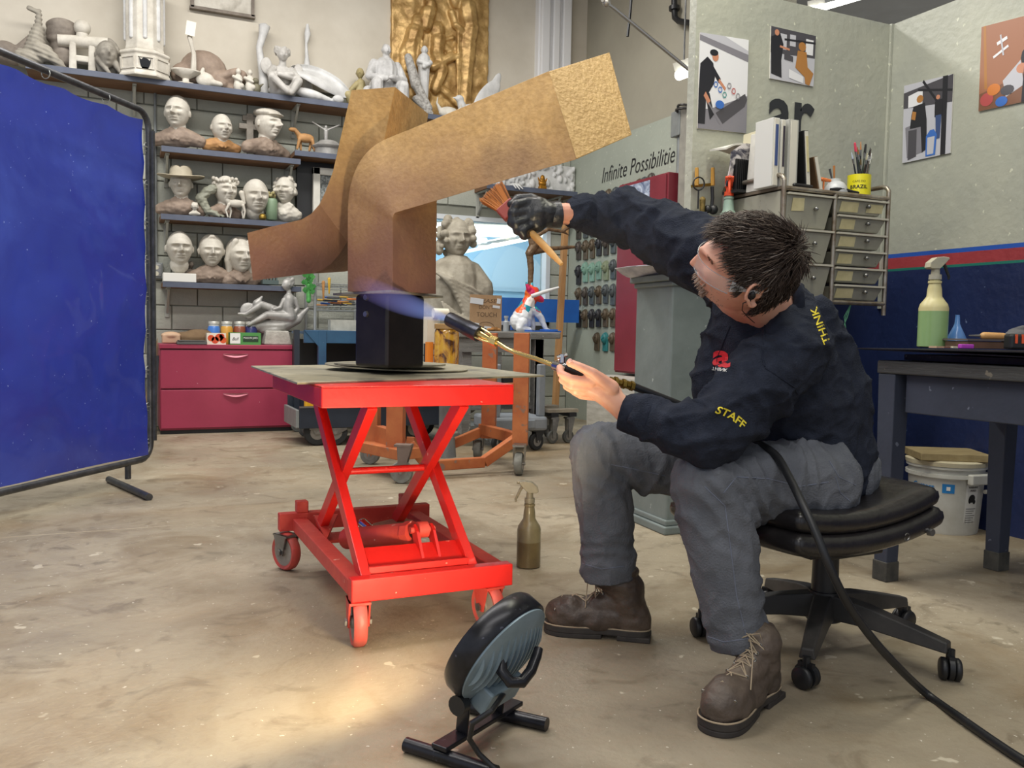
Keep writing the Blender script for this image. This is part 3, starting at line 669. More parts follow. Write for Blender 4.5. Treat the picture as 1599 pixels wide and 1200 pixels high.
q = MB(); q.box(b + Vector((7 * U_, -.03, 84 * U_)), (14 * U_, .006, 22 * U_), Matrix.Rotation(.12, 3, 'Y')); q.obj('paper_tag', mat('paper', 'E6E0D0', rough=.8), e)
b = tb(325, y=T1 + .02); U_ = ph(325, 65)
fig('reclining_sculpture', 'large brown grey reclining clay figure with a bowed round back', b, U_, [('e', (-.1, 0, .45), (.55, .3, .5)), ('e', (-.55, 0, .3), (.3, .25, .3)), ('e', (.5, 0, .3), (.35, .25, .22)), ('c', (-.5, -.2, .25), (.3, -.25, .15), .14, .12), ('c', (.2, -.2, .3), (.65, -.2, .5), .12, .10), ('e', (.75, -.1, .42), (.16, .14, .16)), ('c', (.0, -.2, .1), (.7, -.2, .08), .1, .08)], m_clay, .008)
b = tb(320, y=T1 - .1); fig('small_figurine', 'pale headless dog like figurine before the reclining clay figure', b, ph(320, 28), [('e', (0, 0, .4), (.5, .25, .4)), ('c', (.3, 0, .3), (.8, 0, .25), .2, .15), ('c', (-.2, 0, .6), (-.1, 0, .95), .15, .1)], m_pl, .006)
for px_, n_, lb in ((372, 36, 'small robed white figurine, left of the pair beside the reclining figure'), (390, 36, 'small robed white figurine, right of the pair beside the reclining figure')):
    b = tb(px_, y=T1 - .08); fig('robed_figurine', lb, b, ph(px_, n_), [('e', (0, 0, .25), (.2, .18, .28)), ('e', (0, 0, .55), (.19, .15, .2)), ('h', (0, -.02, .85), .3, (0, -1, 0)), ('c', (-.2, -.08, .6), (.1, -.2, .45), .08, .06), ('e', (.12, -.1, .25), (.12, .1, .12))], m_pl, .005)
b = tb(413, y=T1 + .05); U_ = upx(b); q = MB()
q.tube([b + Vector((x * U_, 0, z * U_)) for x, z in ((0, 0), (-2, 40), (-6, 62), (-8, 78), (-3, 96), (0, 112), (0, 116))], [8 * U_, 7 * U_, 5.5 * U_, 5 * U_, 6 * U_, 9 * U_, 2 * U_], 10); tag(q.obj('carved_pole', m_plb, smooth=True), 'tall crooked white clay pole flaring at the top, left of the cherub', 'sculpture')
b = tb(400, y=T1 - .08); fig('gargoyle_figurine', 'small rough bronze green figurine at the foot of the cherub', b, ph(400, 24), [('e', (0, 0, .35), (.3, .25, .35)), ('e', (-.05, -.1, .8), (.22, .2, .2)), ('c', (-.2, 0, .5), (-.45, 0, .8), .1, .03), ('c', (.2, 0, .5), (.45, 0, .7), .1, .04)], mat('bronze_green_clay', '75705A', '5A5644', .6, sc=20), .005)
b = tb(441, y=T1 - .06); U_ = ph(441, 77)
fig('cherub_sculpture', 'grey white seated cherub with curly hair, wings and crossed arms', b, U_, [('e', (0, 0, .13), (.28, .2, .14)), ('e', (0, .02, .42), (.19, .14, .25)), ('c', (-.18, -.02, .55), (-.26, -.15, .40), .085, .07), ('c', (-.26, -.15, .40), (.15, -.22, .44), .07, .055), ('c', (.18, -.02, .55), (.28, -.15, .38), .085, .07), ('c', (.28, -.15, .38), (-.1, -.24, .40), .07, .055), ('c', (-.15, -.05, .12), (-.24, -.28, .32), .11, .09), ('c', (-.24, -.28, .32), (.05, -.34, .06), .085, .06), ('c', (.15, -.05, .12), (.27, -.26, .30), .11, .09), ('c', (.27, -.26, .30), (.12, -.34, .05), .085, .06), ('c', (0, 0, .55), (0, -.03, .75), .08, .07), ('h', (0, -.05, .84), .30, (0, -1, -.1)), ('e', (-.3, .08, .62), (.12, .04, .17)), ('e', (.33, .08, .58), (.1, .04, .17))] + [('e', (.125 * math.cos(i * 2.4), .02 + .10 * math.sin(i * 2.4), .88 + .10 * (i / 26)), (.045, .045, .04)) for i in range(26)], mat('grey_white_cast', 'C6C3BD', 'A29F99', .55, sc=8), .0055)
# big curled leaf
b = tb(505, y=T1 - .02); U_ = upx(b); P = []
for i in range(13):
    s_ = i / 12; row = []
    for j in range(15):
        t_ = j / 14
        x = -50 + 98 * t_; wz = 46 * math.sin(math.pi * (t_ * .86 + .14)) ** .8; zc = 46 - 28 * t_ ** 1.5
        z = zc + (s_ - .45) * wz * 1.05 - 12 * (s_ - .3) * (1 - t_); y_ = -.13 * math.cos(math.pi * (s_ - .1)) * math.sin(math.pi * min(1, t_ + .2)) 
        if s_ > .8: y_ -= .10 * (s_ - .8) * 5 * (1 - t_)
        row.append(b + Vector((x * U_, y_, max(z, 1) * U_)))
    P.append(row)
q = MB(); q.sheet(P, .012, (0, 1, .1)); me_ = q.obj('curled_leaf', m_plb, smooth=True, sharp=60); ss = me_.modifiers.new('s', 'SUBSURF'); ss.levels = ss.render_levels = 1; tag(me_, 'large smooth white curled leaf sculpture right of the cherub', 'sculpture')
b = tb(495, y=T1 - .10); fig('fish_form', 'low grey white fish shaped form lying under the curled leaf', b, ph(495, 26), [('e', (-.4, 0, .35), (1.0, .35, .30), .15), ('c', (.3, 0, .25), (1.0, 0, .12), .22, .1), ('e', (1.25, -.1, .25), (.35, .2, .25))], m_plb, .006)
b = tb(482, y=T1 + .10); U_ = upx(b); q = MB(); q.tube([b + Vector((x * U_, 0, z * U_)) for x, z in ((0, 0), (-2, 50), (-3, 75), (-4, 95), (-2, 110), (-2, 125))], [8 * U_, 7 * U_, 3 * U_, 2 * U_, 5 * U_, 2 * U_], 10, flat=1); tag(q.obj('slender_spire', m_plb, smooth=True), 'slender white twisted spire rising behind the curled leaf', 'sculpture')
b = tb(562, y=T1 + .03); fig('seated_figurine', 'small yellowish seated figurine with one raised hand beside the curled leaf', b, ph(562, 66), [('c', (-.1, 0, .08), (-.3, -.1, .3), .14, .1), ('e', (0, 0, .15), (.25, .2, .18)), ('c', (0, 0, .3), (.02, 0, .62), .15, .12), ('h', (0, -.02, .86), .26, (-.3, -1, 0)), ('c', (-.08, -.05, .6), (-.25, -.1, .42), .07, .05)], mat('ochre_wax', 'B4A77C', '96895F', .6, sc=10), .006)
b = tb(602, y=T1 - .06); U_ = ph(602, 102)
fig('seated_statue', 'white plaster statue of a robed man seated with hands folded in his lap', b, U_, [('e', (0, .02, .18), (.30, .22, .2)), ('c', (-.16, -.02, .34), (-.20, -.28, .33), .10, .085), ('c', (.16, -.02, .34), (.20, -.28, .33), .10, .085), ('c', (-.20, -.28, .33), (-.20, -.26, .05), .085, .09), ('c', (.20, -.28, .33), (.20, -.26, .05), .085, .09), ('c', (0, 0, .35), (0, .02, .62), .17, .19), ('c', (-.18, 0, .68), (-.27, -.06, .47), .075, .06), ('c', (-.27, -.06, .47), (-.06, -.26, .42), .055, .045), ('c', (.18, 0, .68), (.27, -.06, .47), .075, .06), ('c', (.27, -.06, .47), (.02, -.26, .44), .055, .045), ('c', (0, 0, .7), (0, -.02, .82), .06, .055), ('h', (0, -.03, .895), .19, (.0, -1, -.2)), ('b', (0, .05, .12), (.62, .3, .24)), ('c', (-.3, -.1, .25), (-.33, -.15, .05), .07, .06)], mat('chalk_white_plaster', 'CDCCCA', 'ABAAA8', .6, sc=12), .006, fn=lambda P, N: N * (pn(P, (40, 40, 8))[:, None] * .005))
b = tb(646, y=T1 - .10); fig('wing_sculpture', 'rough grey white drooping wing hanging beside the seated statue', b, ph(646, 88), [('c', (-.1, 0, .95), (.05, 0, .5), .07, .10), ('c', (.05, 0, .5), (.28, -.02, .12), .09, .07), ('c', (.05, 0, .25), (.3, -.02, .05), .07, .05), ('b', (.18, 0, .03), (.35, .12, .06))], mat('rough_grey_cast', 'BDBAB4', '85827C', .7, sc=30, bump=.5, bsc=60), .006)
b = tb(662, y=T1 - .02); fig('saint_figurine', 'slim white statue of a saint with a lily on a square plinth', b, ph(662, 112), [('b', (0, 0, .08), (.18, .14, .16)), ('c', (0, 0, .2), (0, 0, .5), .065, .075), ('c', (0, 0, .5), (0, 0, .78), .075, .09), ('e', (0, 0, .74), (.11, .08, .1)), ('h', (0, -.02, .90), .13, (-.2, -1, -.1)), ('c', (-.08, -.04, .74), (.03, -.1, .7), .035), ('c', (.08, -.04, .74), (-.03, -.1, .66), .035)], m_plb, .005)
b = tb(702, y=T1 - .08); fig('horned_head', 'small white bull skull with two upright horns at the foot of the relief', b, ph(702, 34), [('e', (0, 0, .25), (.5, .25, .28)), ('e', (.1, -.25, .12), (.28, .15, .14)), ('c', (-.42, 0, .35), (-.58, 0, .62), .1, .05), ('c', (-.58, 0, .62), (-.54, 0, .9), .05, .02), ('c', (.42, 0, .35), (.58, 0, .55), .1, .05), ('c', (.58, 0, .55), (.6, 0, .85), .05, .02)], m_pl, .005)
b = tb(733, y=T1 - .05); U_ = ph(733, 72)
fig('dove_sculpture', 'white dove with one tall raised wing at the right end of the shelf', b, U_, [('e', (.05, 0, .22), (.3, .14, .17), -.2), ('c', (-.15, 0, .3), (-.2, 0, .42), .1, .08), ('e', (-.22, -.01, .46), (.1, .08, .08)), ('c', (-.3, -.01, .46), (-.36, -.01, .47), .03, .015), ('e', (.42, .03, .58), (.5, .045, .20), -.95), ('e', (.62, .04, .88), (.3, .04, .10), -1.15), ('c', (.2, 0, .15), (.5, 0, .1), .1, .06)], m_plb, .006)
# gold relief panel: figures in relief on a slab hung on the wall
g0 = PY(609, 180, YB - .03); g1 = PY(759, 180, YB - .03); gz0 = PY(684, 196, YB).z; gz1 = PY(684, -60, YB).z
q = MB(); gw = g1.x - g0.x; gh = gz1 - gz0; q.box(((g0.x + g1.x) / 2, YB - .035, (gz0 + gz1) / 2), (gw, .05, gh))
def GP(px, py, d=0): p = PY(px, py, YB - .06 - d); return p
def gl(*a, r=.03, r1=None, d=.0): q.cap(GP(*a[0], d), GP(*a[1], d), r, r1 or r, 8)
def gf(hx, hy, pts, r): q.ell(GP(hx, hy, .01), (.065, .05, .085), None, 12, 8); q.cap(GP(hx, hy + 9, 0), GP(*pts[0]), .03, .05, 8); [q.cap(GP(*pts[i]), GP(*pts[i + 1]), r * (1 - .1 * i), r * (1 - .1 * (i + 1)), 8) for i in range(len(pts) - 1)]
gf(654, 36, [(648, 52), (640, 75), (645, 100), (650, 130), (660, 170)], .085); gl((640, 56), (628, 85), r=.04); gl((628, 85), (632, 130), r=.035)
gf(683, 48, [(684, 62), (682, 85), (690, 110), (680, 140)], .075); gl((684, 64), (705, 82), r=.035); gl((676, 105), (705, 88), r=.045, d=.02); gl((705, 88), (712, 70), r=.025); 
gf(672, 8, [(668, 22), (664, 40)], .08); gf(712, 0, [(728, 14), (733, 40), (730, 75), (728, 110), (724, 165)], .10); gl((705, 20), (712, 40), r=.035, d=.02); gl((712, 40), (738, 60), r=.035, d=.03); gl((738, 20), (738, 60), r=.035, d=.02)
gl((690, 140), (712, 160), r=.045); gl((665, 150), (655, 175), r=.05); gl((700, 90), (716, 88), r=.03, d=.03); gl((695, 62), (706, 60), r=.02)
for i in range(7): gl((716 + i * 3.5, 40 + i * 2), (714 + i * 3.3, 165), r=.016, d=.035)
for i in range(5): gl((640 + i * 5, 60 + i), (636 + i * 4, 110), r=.012, d=.05)
tag(bobj('gold_relief_panel', q, .0075, m_gold, None, 1, fn=lambda P, N: N * (pn(P, (14, 14, 14))[:, None] * .012)), 'large gilded relief panel of robed figures hung above the top shelf', 'relief')
# framed relief at the very top
e0 = PY(300, 4, YB - .03); e1 = PY(394, 18, YB - .03); e = thing('framed_relief', 'framed plaster relief at the top of the wall above the reclining figure', 'relief', ((e0.x + e1.x) / 2, YB - .03, PY(345, 22, YB).z))
zb_ = PY(345, 20, YB - .03).z; q = MB(); q.box(((e0.x + e1.x) / 2, YB - .03, zb_ + .22), (e1.x - e0.x, .05, .44)); 
for i in range(9): q.ell(((e0.x + e1.x) / 2 + random.uniform(-.22, .22), YB - .055, zb_ + random.uniform(.06, .4)), (.05, .02, .06), None, 10, 6)
bobj('relief_plate', q, .009, m_pl, e, 1)
q = MB(); xm = (e0.x + e1.x) / 2; W_ = e1.x - e0.x
for c, d in (((xm, YB - .04, zb_), (W_ + .04, .06, .025)), ((xm, YB - .04, zb_ + .44), (W_ + .04, .06, .025)), ((xm - W_ / 2, YB - .04, zb_ + .22), (.025, .06, .44)), ((xm + W_ / 2, YB - .04, zb_ + .22), (.025, .06, .44))): q.box(c, d)
q.obj('frame', m_clayd, e)
# relief with little figures and gold ornament on the right shelf
e0 = PY(762, 262, YB - .10); e1 = PY(897, 262, YB - .10); W_ = e1.x - e0.x; q = MB(); zz = Z5; q.box(((e0.x + e1.x) / 2, YB - .10, zz + .14), (W_, .04, .28))
for i in range(70): q.ell((e0.x + random.random() * W_, YB - .125, zz + .02 + random.random() * .25), (random.uniform(.012, .03), .02, random.uniform(.02, .045)), None, 8, 6)
tag(bobj('crowded_relief', q, .006, m_plb, None, 1), 'long white relief crowded with tiny figures on the shelf above the window', 'relief')
b = PY(847, 287, YB - .22); b.z = Z5; fig('gold_ornament', 'small gold ornament standing in front of the crowded white relief', b, hpx(b, 25), [('b', (0, 0, .14), (.5, .3, .28)), ('e', (0, 0, .45), (.28, .2, .2)), ('e', (0, 0, .75), (.16, .14, .25)), ('c', (-.2, 0, .55), (-.3, 0, .8), .07, .04), ('c', (.2, 0, .55), (.3, 0, .8), .07, .04)], mat('bright_gold', 'B07C24', '8A5C16', .35, .6, sc=20), .005, smooth=1)
b = PY(806, 293, YB - .29); b.z = Z5; fig('plaster_hand', 'small white plaster hand hanging over the shelf edge above the window', b, .14, [('e', (0, 0, .12), (.5, .25, .14)), ('c', (.1, -.2, .12), (.3, -.42, -.15), .07, .05), ('c', (-.1, -.2, .12), (.05, -.45, -.2), .07, .05), ('c', (-.3, -.2, .12), (-.2, -.42, -.15), .07, .05)], m_plb, .005)
# ------------------------------------------------------------------ electrical box and conduit
b = PY(244, 423, YB - .03); e = thing('electrical_box', 'grey electrical box on the block wall beside the curtain frame', 'electrical box', b - Vector((0, 0, .07)))
q = MB(); q.box(b, (.10, .07, .13)); q.obj('box', m_grey, e, bevel=.006); q = MB(); q.box(b + Vector((0, -.038, .0)), (.075, .008, .10)); q.obj('cover', m_steel, e, bevel=.002)
for dz in (-.025, .025):
    q = MB(); q.disc(b + Vector((0, -.043, dz)), (0, -1, 0), .018, 14, .004); q.obj('outlet', mat('ivory_plastic', 'C9C4B0', rough=.5), e)
q = MB(); q.cone(b + Vector((0, 0, .06)), b + Vector((0, 0, 2.2)), .011, .011, 8); q.obj('conduit', m_grey, e, smooth=True)
# ------------------------------------------------------------------ red lateral cabinet
m_red = mat('maroon_enamel', 'A03550', '932D47', .42, sc=3, spk=(32, .745), spkc='E0D4D4')
yc = YB - .55; A = PY(250, 681, yc); B = PY(470, 672, yc); ztop = PY(250, 541, yc).z; cw = B.x - A.x
e = thing('lateral_cabinet', 'maroon two drawer lateral filing cabinet against the block wall', 'cabinet', ((A.x + B.x) / 2, yc + .23, 0)); CX = (A.x + B.x) / 2
q = MB(); q.box((CX, yc + .24, .015), (cw - .01, .44, .03)); q.obj('kick_base', m_blk, e)
q = MB(); q.box((CX, yc + .24, (ztop + .03) / 2), (cw, .46, ztop - .03)); q.obj('body', m_red, e, bevel=.004)
q = MB(); q.box((CX, yc + .225, ztop + .0), (cw + .004, .50, .034)); q.obj('top_rail', m_red, e, bevel=.004)
dh = (ztop - .06) / 2
for i in range(2):
    zc = .04 + dh * (i + .5)
    q = MB(); q.box((CX, yc - .002, zc), (cw - .012, .03, dh - .012)); dr = q.obj('drawer', m_red, e, bevel=.004)
    q = MB(); P = []
    for j in range(9):
        t_ = j / 8 - .5; P.append(Vector((CX + .02 + t_ * .19, yc - .022 - .012 * math.cos(t_ * math.pi), zc + dh * .36 - .02 * math.cos(t_ * math.pi))))
    q.prism(P + [p + Vector((0, 0, .006 + .0)) for p in reversed([Vector((p.x, p.y, zc + dh * .36 + .004)) for p in P])], (0, -.006, 0)); q.obj('handle', mat('light_maroon_metal', 'B56A78', rough=.35, metal=.3), dr)
ZC = ztop + .017
def cb(px, dy=.12): p = PY(px, 541, yc + dy); p.z = ZC; return p
b = cb(267); fig('leather_pouch', 'pale tan folded leather pouch at the left end of the maroon cabinet', b, .11, [('b', (0, 0, .35), (1.2, 1.0, .6)), ('e', (0, -.1, .6), (.7, .5, .28))], mat('pale_leather', 'C9A98A', 'B8957A', .6, sc=6), .006)
b = cb(302, .2); fig('brown_hat', 'brown felt hat shape lying behind the pouch on the cabinet', b, .15, [('e', (0, 0, .32), (1.25, .8, .36)), ('e', (.3, 0, .5), (.8, .6, .3)), ('e', (0, 0, .12), (1.45, .9, .1))], mat('brown_felt', '7A6348', '6A543C', .9, sc=8), .008)
b = cb(299, .04); q = MB(); q.box(b + Vector((0, 0, .012)), (.22, .14, .018)); q.box(b + Vector((0, 0, .028)), (.2, .13, .008), RZ(.1)); tag(q.obj('grey_folder', mat('grey_felt', '5C5B5A', rough=.8)), 'flat grey folded cloth on the cabinet beside the jars', 'cloth')
for px_, c_, lb, dy in ((334, '3F78C8', 'glass jar of bright blue pigment, first from the left on the cabinet', .2), (354, 'D09A3A', 'glass jar of ochre pigment, second from the left on the cabinet', .2), (374, '8C4A30', 'glass jar of rust brown pigment, third from the left on the cabinet', .22), (392, '262C66', 'glass jar of navy pigment, fourth from the left behind the green carton', .22)):
    b = cb(px_, dy); U_ = upx(b); e = thing('pigment_jar', lb, 'jar', b, 'pigment jars on the cabinet')
    mcol = mat('pigment_' + c_, c_, rough=.35, coat=.4)
    q = MB(); q.lathe([(9 * U_, 0), (9.5 * U_, 2 * U_), (9.5 * U_, 24 * U_), (8 * U_, 28 * U_)], b, n=20); q.obj('contents', mcol, e, smooth=True)
    q = MB(); q.lathe([(8 * U_, 28 * U_), (7.6 * U_, 32 * U_)], b, n=20); q.obj('neck', mat('jar_glass', 'B8BCBC', rough=.1, spec=.8), e, smooth=True)
    q = MB(); q.lathe([(8.4 * U_, 31 * U_), (8.4 * U_, 35 * U_), (8 * U_, 35.5 * U_)], b, n=20); q.obj('lid', mat('jar_lid', 'C8C6BE', rough=.4, metal=.5), e, smooth=True)
b = cb(337, .05); U_ = upx(b); e = thing('food_carton', 'small carton printed with red tomatoes in front of the jars', 'carton', b)
q = MB(); q.box(b + Vector((0, 0, 9 * U_)), (28 * U_, .10, 18 * U_)); q.obj('box', mat('cream_card', 'E2D8C8', rough=.6), e)
q = MB()
for x, z, r in ((-8, 10, 5), (-2, 7, 5.5), (4, 11, 6), (10, 7, 5), (8, 13, 4)): q.disc(b + Vector((x * U_, -.0505, z * U_)), (0, -1, 0), r * U_, 12, .001)
q.obj('printed_tomatoes', mat('tomato_red', 'C8351F', 'D9602A', .5, sc=20), e)
b = cb(382, .05); U_ = upx(b); e = thing('jar_carton', 'green carton of mason jars with a white round label', 'carton', b)
q = MB(); q.box(b + Vector((0, 0, 9.5 * U_)), (46 * U_, .12, 19 * U_)); q.obj('box', mat('green_card', '4E8F4A', rough=.5), e)
q = MB(); quad_on(q, b + Vector((0, -.0615, 0)), (1, 0, 0), (0, 0, 1), -23 * U_, 2 * U_, -8 * U_, 18 * U_); q.disc(b + Vector((-15.5 * U_, -.062, 10 * U_)), (0, -1, 0), 7.5 * U_, 18, .001); q.obj('white_label', mat('white_print', 'E8E8E4', rough=.5), e)
q = MB(); quad_on(q, b + Vector((0, -.0615, 0)), (1, 0, 0), (0, 0, 1), -4 * U_, 5 * U_, 19 * U_, 14 * U_); q.obj('dark_panel', mat('dark_green_print', '1E3B24', rough=.5), e)
q = MB(); text(q, 'MASON JARS', b + Vector((-3 * U_, -.0625, 8.5 * U_)), (1, 0, 0), (0, 0, 1), width=21 * U_, height=4 * U_); q.obj('lettering', mat('white_print', 'E8E8E4'), e, fixn=False)
q = MB(); text(q, 'Ball', b + Vector((-20 * U_, -.063, 7 * U_)), (1, .0, 0), (0, 0, 1), width=10 * U_, shear=.4); q.obj('script_lettering', mat('dark_print', '1A1A1A'), e, fixn=False)
# reclining nude on a wave with plinth
b = cb(431, .2); U_ = upx(b)
q = MB(); q.box(b + Vector((0, 0, 11 * U_)), (42 * U_, .2, 22 * U_), t=(.82, .8)); tag(q.obj('cast_plinth', mat('rough_plaster_plinth', 'B2AFA6', '96938A', .8, sc=12, bump=.3), bevel=.012), 'tapered rough grey plaster plinth under the reclining nude', 'plinth')
sb = b + Vector((0, .03, 22 * U_))
def S(x, z, y=0): return sb + Vector((x * U_, y * U_, z * U_))
q = MB()
q.chain([S(-40, 4), S(-15, 8), S(10, 8), S(33, 18), S(50, 36)], [6 * U_, 10 * U_, 11 * U_, 8 * U_, 2.5 * U_], 12); q.chain([S(0, 2), S(-20, 3)], [11 * U_, 8 * U_])
q.ell(S(-40, 30, 6), (13 * U_, 4 * U_, 13 * U_), None, 18, 10); q.cap(S(-28, 42, 4), S(-20, 52, 4), 6 * U_, 2 * U_)
q.chain([S(22, 22, -4), S(18, 36, -4), S(20, 50, -3)], [10 * U_, 8.5 * U_, 9 * U_]); q.chain([S(20, 50, -3), S(20, 62, -3)], [4.5 * U_, 4 * U_])
q.chain([S(12, 48, -5), S(6, 36, -8), S(-4, 33, -10)], [4 * U_, 3.2 * U_, 2.5 * U_]); q.chain([S(28, 50, -3), S(34, 36, -3), S(24, 20, -8)], [4.5 * U_, 3.5 * U_, 3 * U_])
q.chain([S(18, 22, -6), S(-14, 24, -10), S(-42, 8, -10)], [8 * U_, 6 * U_, 3 * U_]); q.chain([S(16, 26, -1), S(-22, 40, -2), S(-46, 24, -4), S(-56, 25, -5)], [7.5 * U_, 6 * U_, 3.5 * U_, 2 * U_])
head(q, S(17, 72, -4), 19 * U_, (-1, -.4, -.1), nu=32, nv=24)
for i in range(12): q.ell(S(21 + 5 * math.cos(i * 2), 76 + 5 * math.sin(i * 2.3), -2 + 4 * math.sin(i)), 4 * U_, None, 7, 5)
tag(bobj('reclining_nude_sculpture', q, .006, m_sil, None, 2), 'silver grey sculpture of a nude woman reclining on a curved wave', 'sculpture')
# canvases leaning left of the cabinet
q = MB(); a = PZ(233, 684); a = PY(236, 690, yc - .02); a.z = 0
q.prism([(A.x - .06, yc - .05, 0), (A.x - .035, yc - .05, 0), (A.x - .0, yc + .10, .61), (A.x - .02, yc + .10, .61)], (0, .05, 0))
tag(q.obj('black_sheet', mat('grey_edged_black_panel', '23242A', rough=.5)), 'thin black panel leaning against the left side of the maroon cabinet', 'panel')
q = MB(); q.prism([(A.x - .13, yc + .20, 0), (A.x - .02, yc + .20, 0), (A.x - .0, yc + .30, .75), (A.x - .06, yc + .30, .55)], (0, .03, 0))
tag(q.obj('leaning_board', mat('tan_hardboard', '8C7658', '7A664A', .8, sc=5)), 'tan hardboard sheet leaning behind the black panel by the cabinet', 'board')
# ================================================================== MIDDLE GROUND AT THE BACK
def caster(parent, p, r, wth, yaw=0, m_w=None, m_f=None, hub=True, top=None, name='caster'):
    """one swivel caster: wheel on the floor, fork and plate"""
    m_w = m_w or mat('grey_rubber', '4E4F4F', '66665F', .7, sc=20); m_f = m_f or m_steel
    p = Vector(p); a = Vector((math.cos(yaw), math.sin(yaw), 0)); s_ = Vector((-a.y, a.x, 0)); c = Vector((p.x, p.y, r)); top = top or r * 2.5
    q = MB(); q.lathe([(r * .30, -wth / 2), (r * .93, -wth / 2), (r, -wth * .3), (r, wth * .3), (r * .93, wth / 2), (r * .3, wth / 2)], c, s_, n=26); w_ = q.obj(name, m_w, parent, smooth=True, sharp=50)
    q = MB(); q.cone(c - s_ * wth * .52, c + s_ * wth * .52, r * .55, r * .55, 18); q.cone(c - s_ * wth * .85, c + s_ * wth * .85, r * .13, r * .13, 8); q.obj('hub', mat('hub_metal', '8A8782', rough=.4, metal=.6), w_, smooth=True)
    q = MB(); off = a * r * .45
    for k in (-1, 1):
        e_ = s_ * k * wth * .68; q.prism([c + e_ - a * r * .2 - Vector((0, 0, r * .15)), c + e_ + a * r * .25 - Vector((0, 0, r * .1)), c + e_ + off + a * r * .5 + Vector((0, 0, top - r - .012)), c + e_ - a * r * .35 + Vector((0, 0, top - r - .012))], s_ * k * .004)
    q.box(c + off * .3 + Vector((0, 0, top - r - .008)), (r * 1.5, wth * 1.6, .012), basis(a, s_, Vector((0, 0, 1)))); q.obj('fork', m_f, w_)
    return w_
# --- wire tool shelving unit behind the sculpture (left of window)
ysh = YB - .45; xa = PY(492, 480, ysh).x; xb = PY(572, 480, ysh).x
m_wire = mat('zinc_wire', 'A9ADAB', rough=.35, metal=.6)
zt_ = PY(495, 436, ysh).z; zm = PY(495, 484, ysh).z; zl = PY(495, 452, ysh).z; zbm = PY(495, 520, ysh).z
e = thing('wire_shelving_unit', 'zinc wire shelving unit holding hand tools behind the blue cart', 'shelving', ((xa + xb) / 2, ysh + .2, 0))
for x in (xa, xb):
    for y in (ysh, ysh + .38):
        q = MB(); q.cone((x, y, 0), (x, y, zt_ + .25), .013, .013, 8); q.obj('post', m_wire, e, smooth=True)
for z in (.25, zbm, zm, zl + .02):
    q = MB()
    for y in (ysh, ysh + .38):
        q.cone((xa, y, z), (xb, y, z), .005, .005, 6); q.cone((xa, y, z + .03), (xb, y, z + .03), .004, .004, 6)
    for i in range(14): x = xa + (xb - xa) * i / 13; q.cone((x, ysh, z + .03), (x, ysh + .38, z + .03), .0025, .0025, 5)
    for i in range(10): x = xa + (xb - xa) * i / 9; q.cone((x, ysh, z), (x + .02, ysh, z + .03), .0025, .0025, 5)
    q.obj('wire_shelf', m_wire, e)
random.seed(3)
mt_ = [mat('wood_handle', 'B5824A', 'A06E3A', .6, sc=12), mat('dark_tool_steel', '4A4A4C', rough=.4, metal=.7), mat('blue_plastic', '2A55A0', rough=.4), mat('yellow_plastic', 'C8A030', rough=.5), mat('orange_wood', 'C87038', rough=.6)]
for i in range(14):
    x = xa + .04 + (xb - xa - .08) * random.random(); y = ysh + .04 + .3 * random.random(); a = random.uniform(-.5, .5); l_ = random.uniform(.10, .2); p = Vector((x, y, zm + .045 + .006 * i)); d = Vector((math.cos(a), math.sin(a), 0)) * l_ / 2
    d.x = min(d.x, xb - x); q = MB(); q.cap(p - d, p + d * .2, .009, .008, 8); e2 = thing('hand_tool', ['wooden', 'dark steel', 'blue plastic', 'yellow', 'orange wooden'][i % 5] + ' handled hand tool, ' + ['lowest', 'middle', 'topmost'][i // 5] + ' such one in the wire shelf pile', 'tool', p, 'hand tools piled on the wire shelf'); q.obj('handle', mt_[i % 5], e2, smooth=True)
    q = MB(); q.cone(p + d * .2, p + d, .004, .003, 6); q.obj('shaft', mt_[1], e2)
for px_, y0, y1, k, lb in ((505, 441, 468, 0, 'wooden handled tool hanging point down from the wire shelf, left one'), (514, 436, 458, 3, 'yellow wooden stick hanging from the wire shelf, right one')):
    p = PY(px_, y0, ysh - .02); p2 = PY(px_, y1, ysh - .02); q = MB(); q.cap(p, p2, .014, .006, 8); tag(q.obj('hanging_tool', mt_[k], smooth=True), lb, 'tool')
p = PY(482, 447, ysh - .05); q = MB()
for i in range(26):
    a = i * 2.4; r = .05 * math.sqrt(i / 26); c = p + Vector((r * math.cos(a), -.01 + .02 * math.sin(i), .07 * math.cos(i * 1.7))); q.prism([c, c + Vector((.02, -.01, .03)), c + Vector((.0, -.015, .05)), c + Vector((-.02, -.01, .02))], (0, .003, 0))
q.cap(p - Vector((0, 0, .12)), p, .02, .02, 8)
tag(q.obj('green_plant', mat('bright_leaf_green', '5FAE5A', '3E8A44', .5, sc=20)), 'small tuft of bright green leaves at the corner of the wire shelving', 'plant')
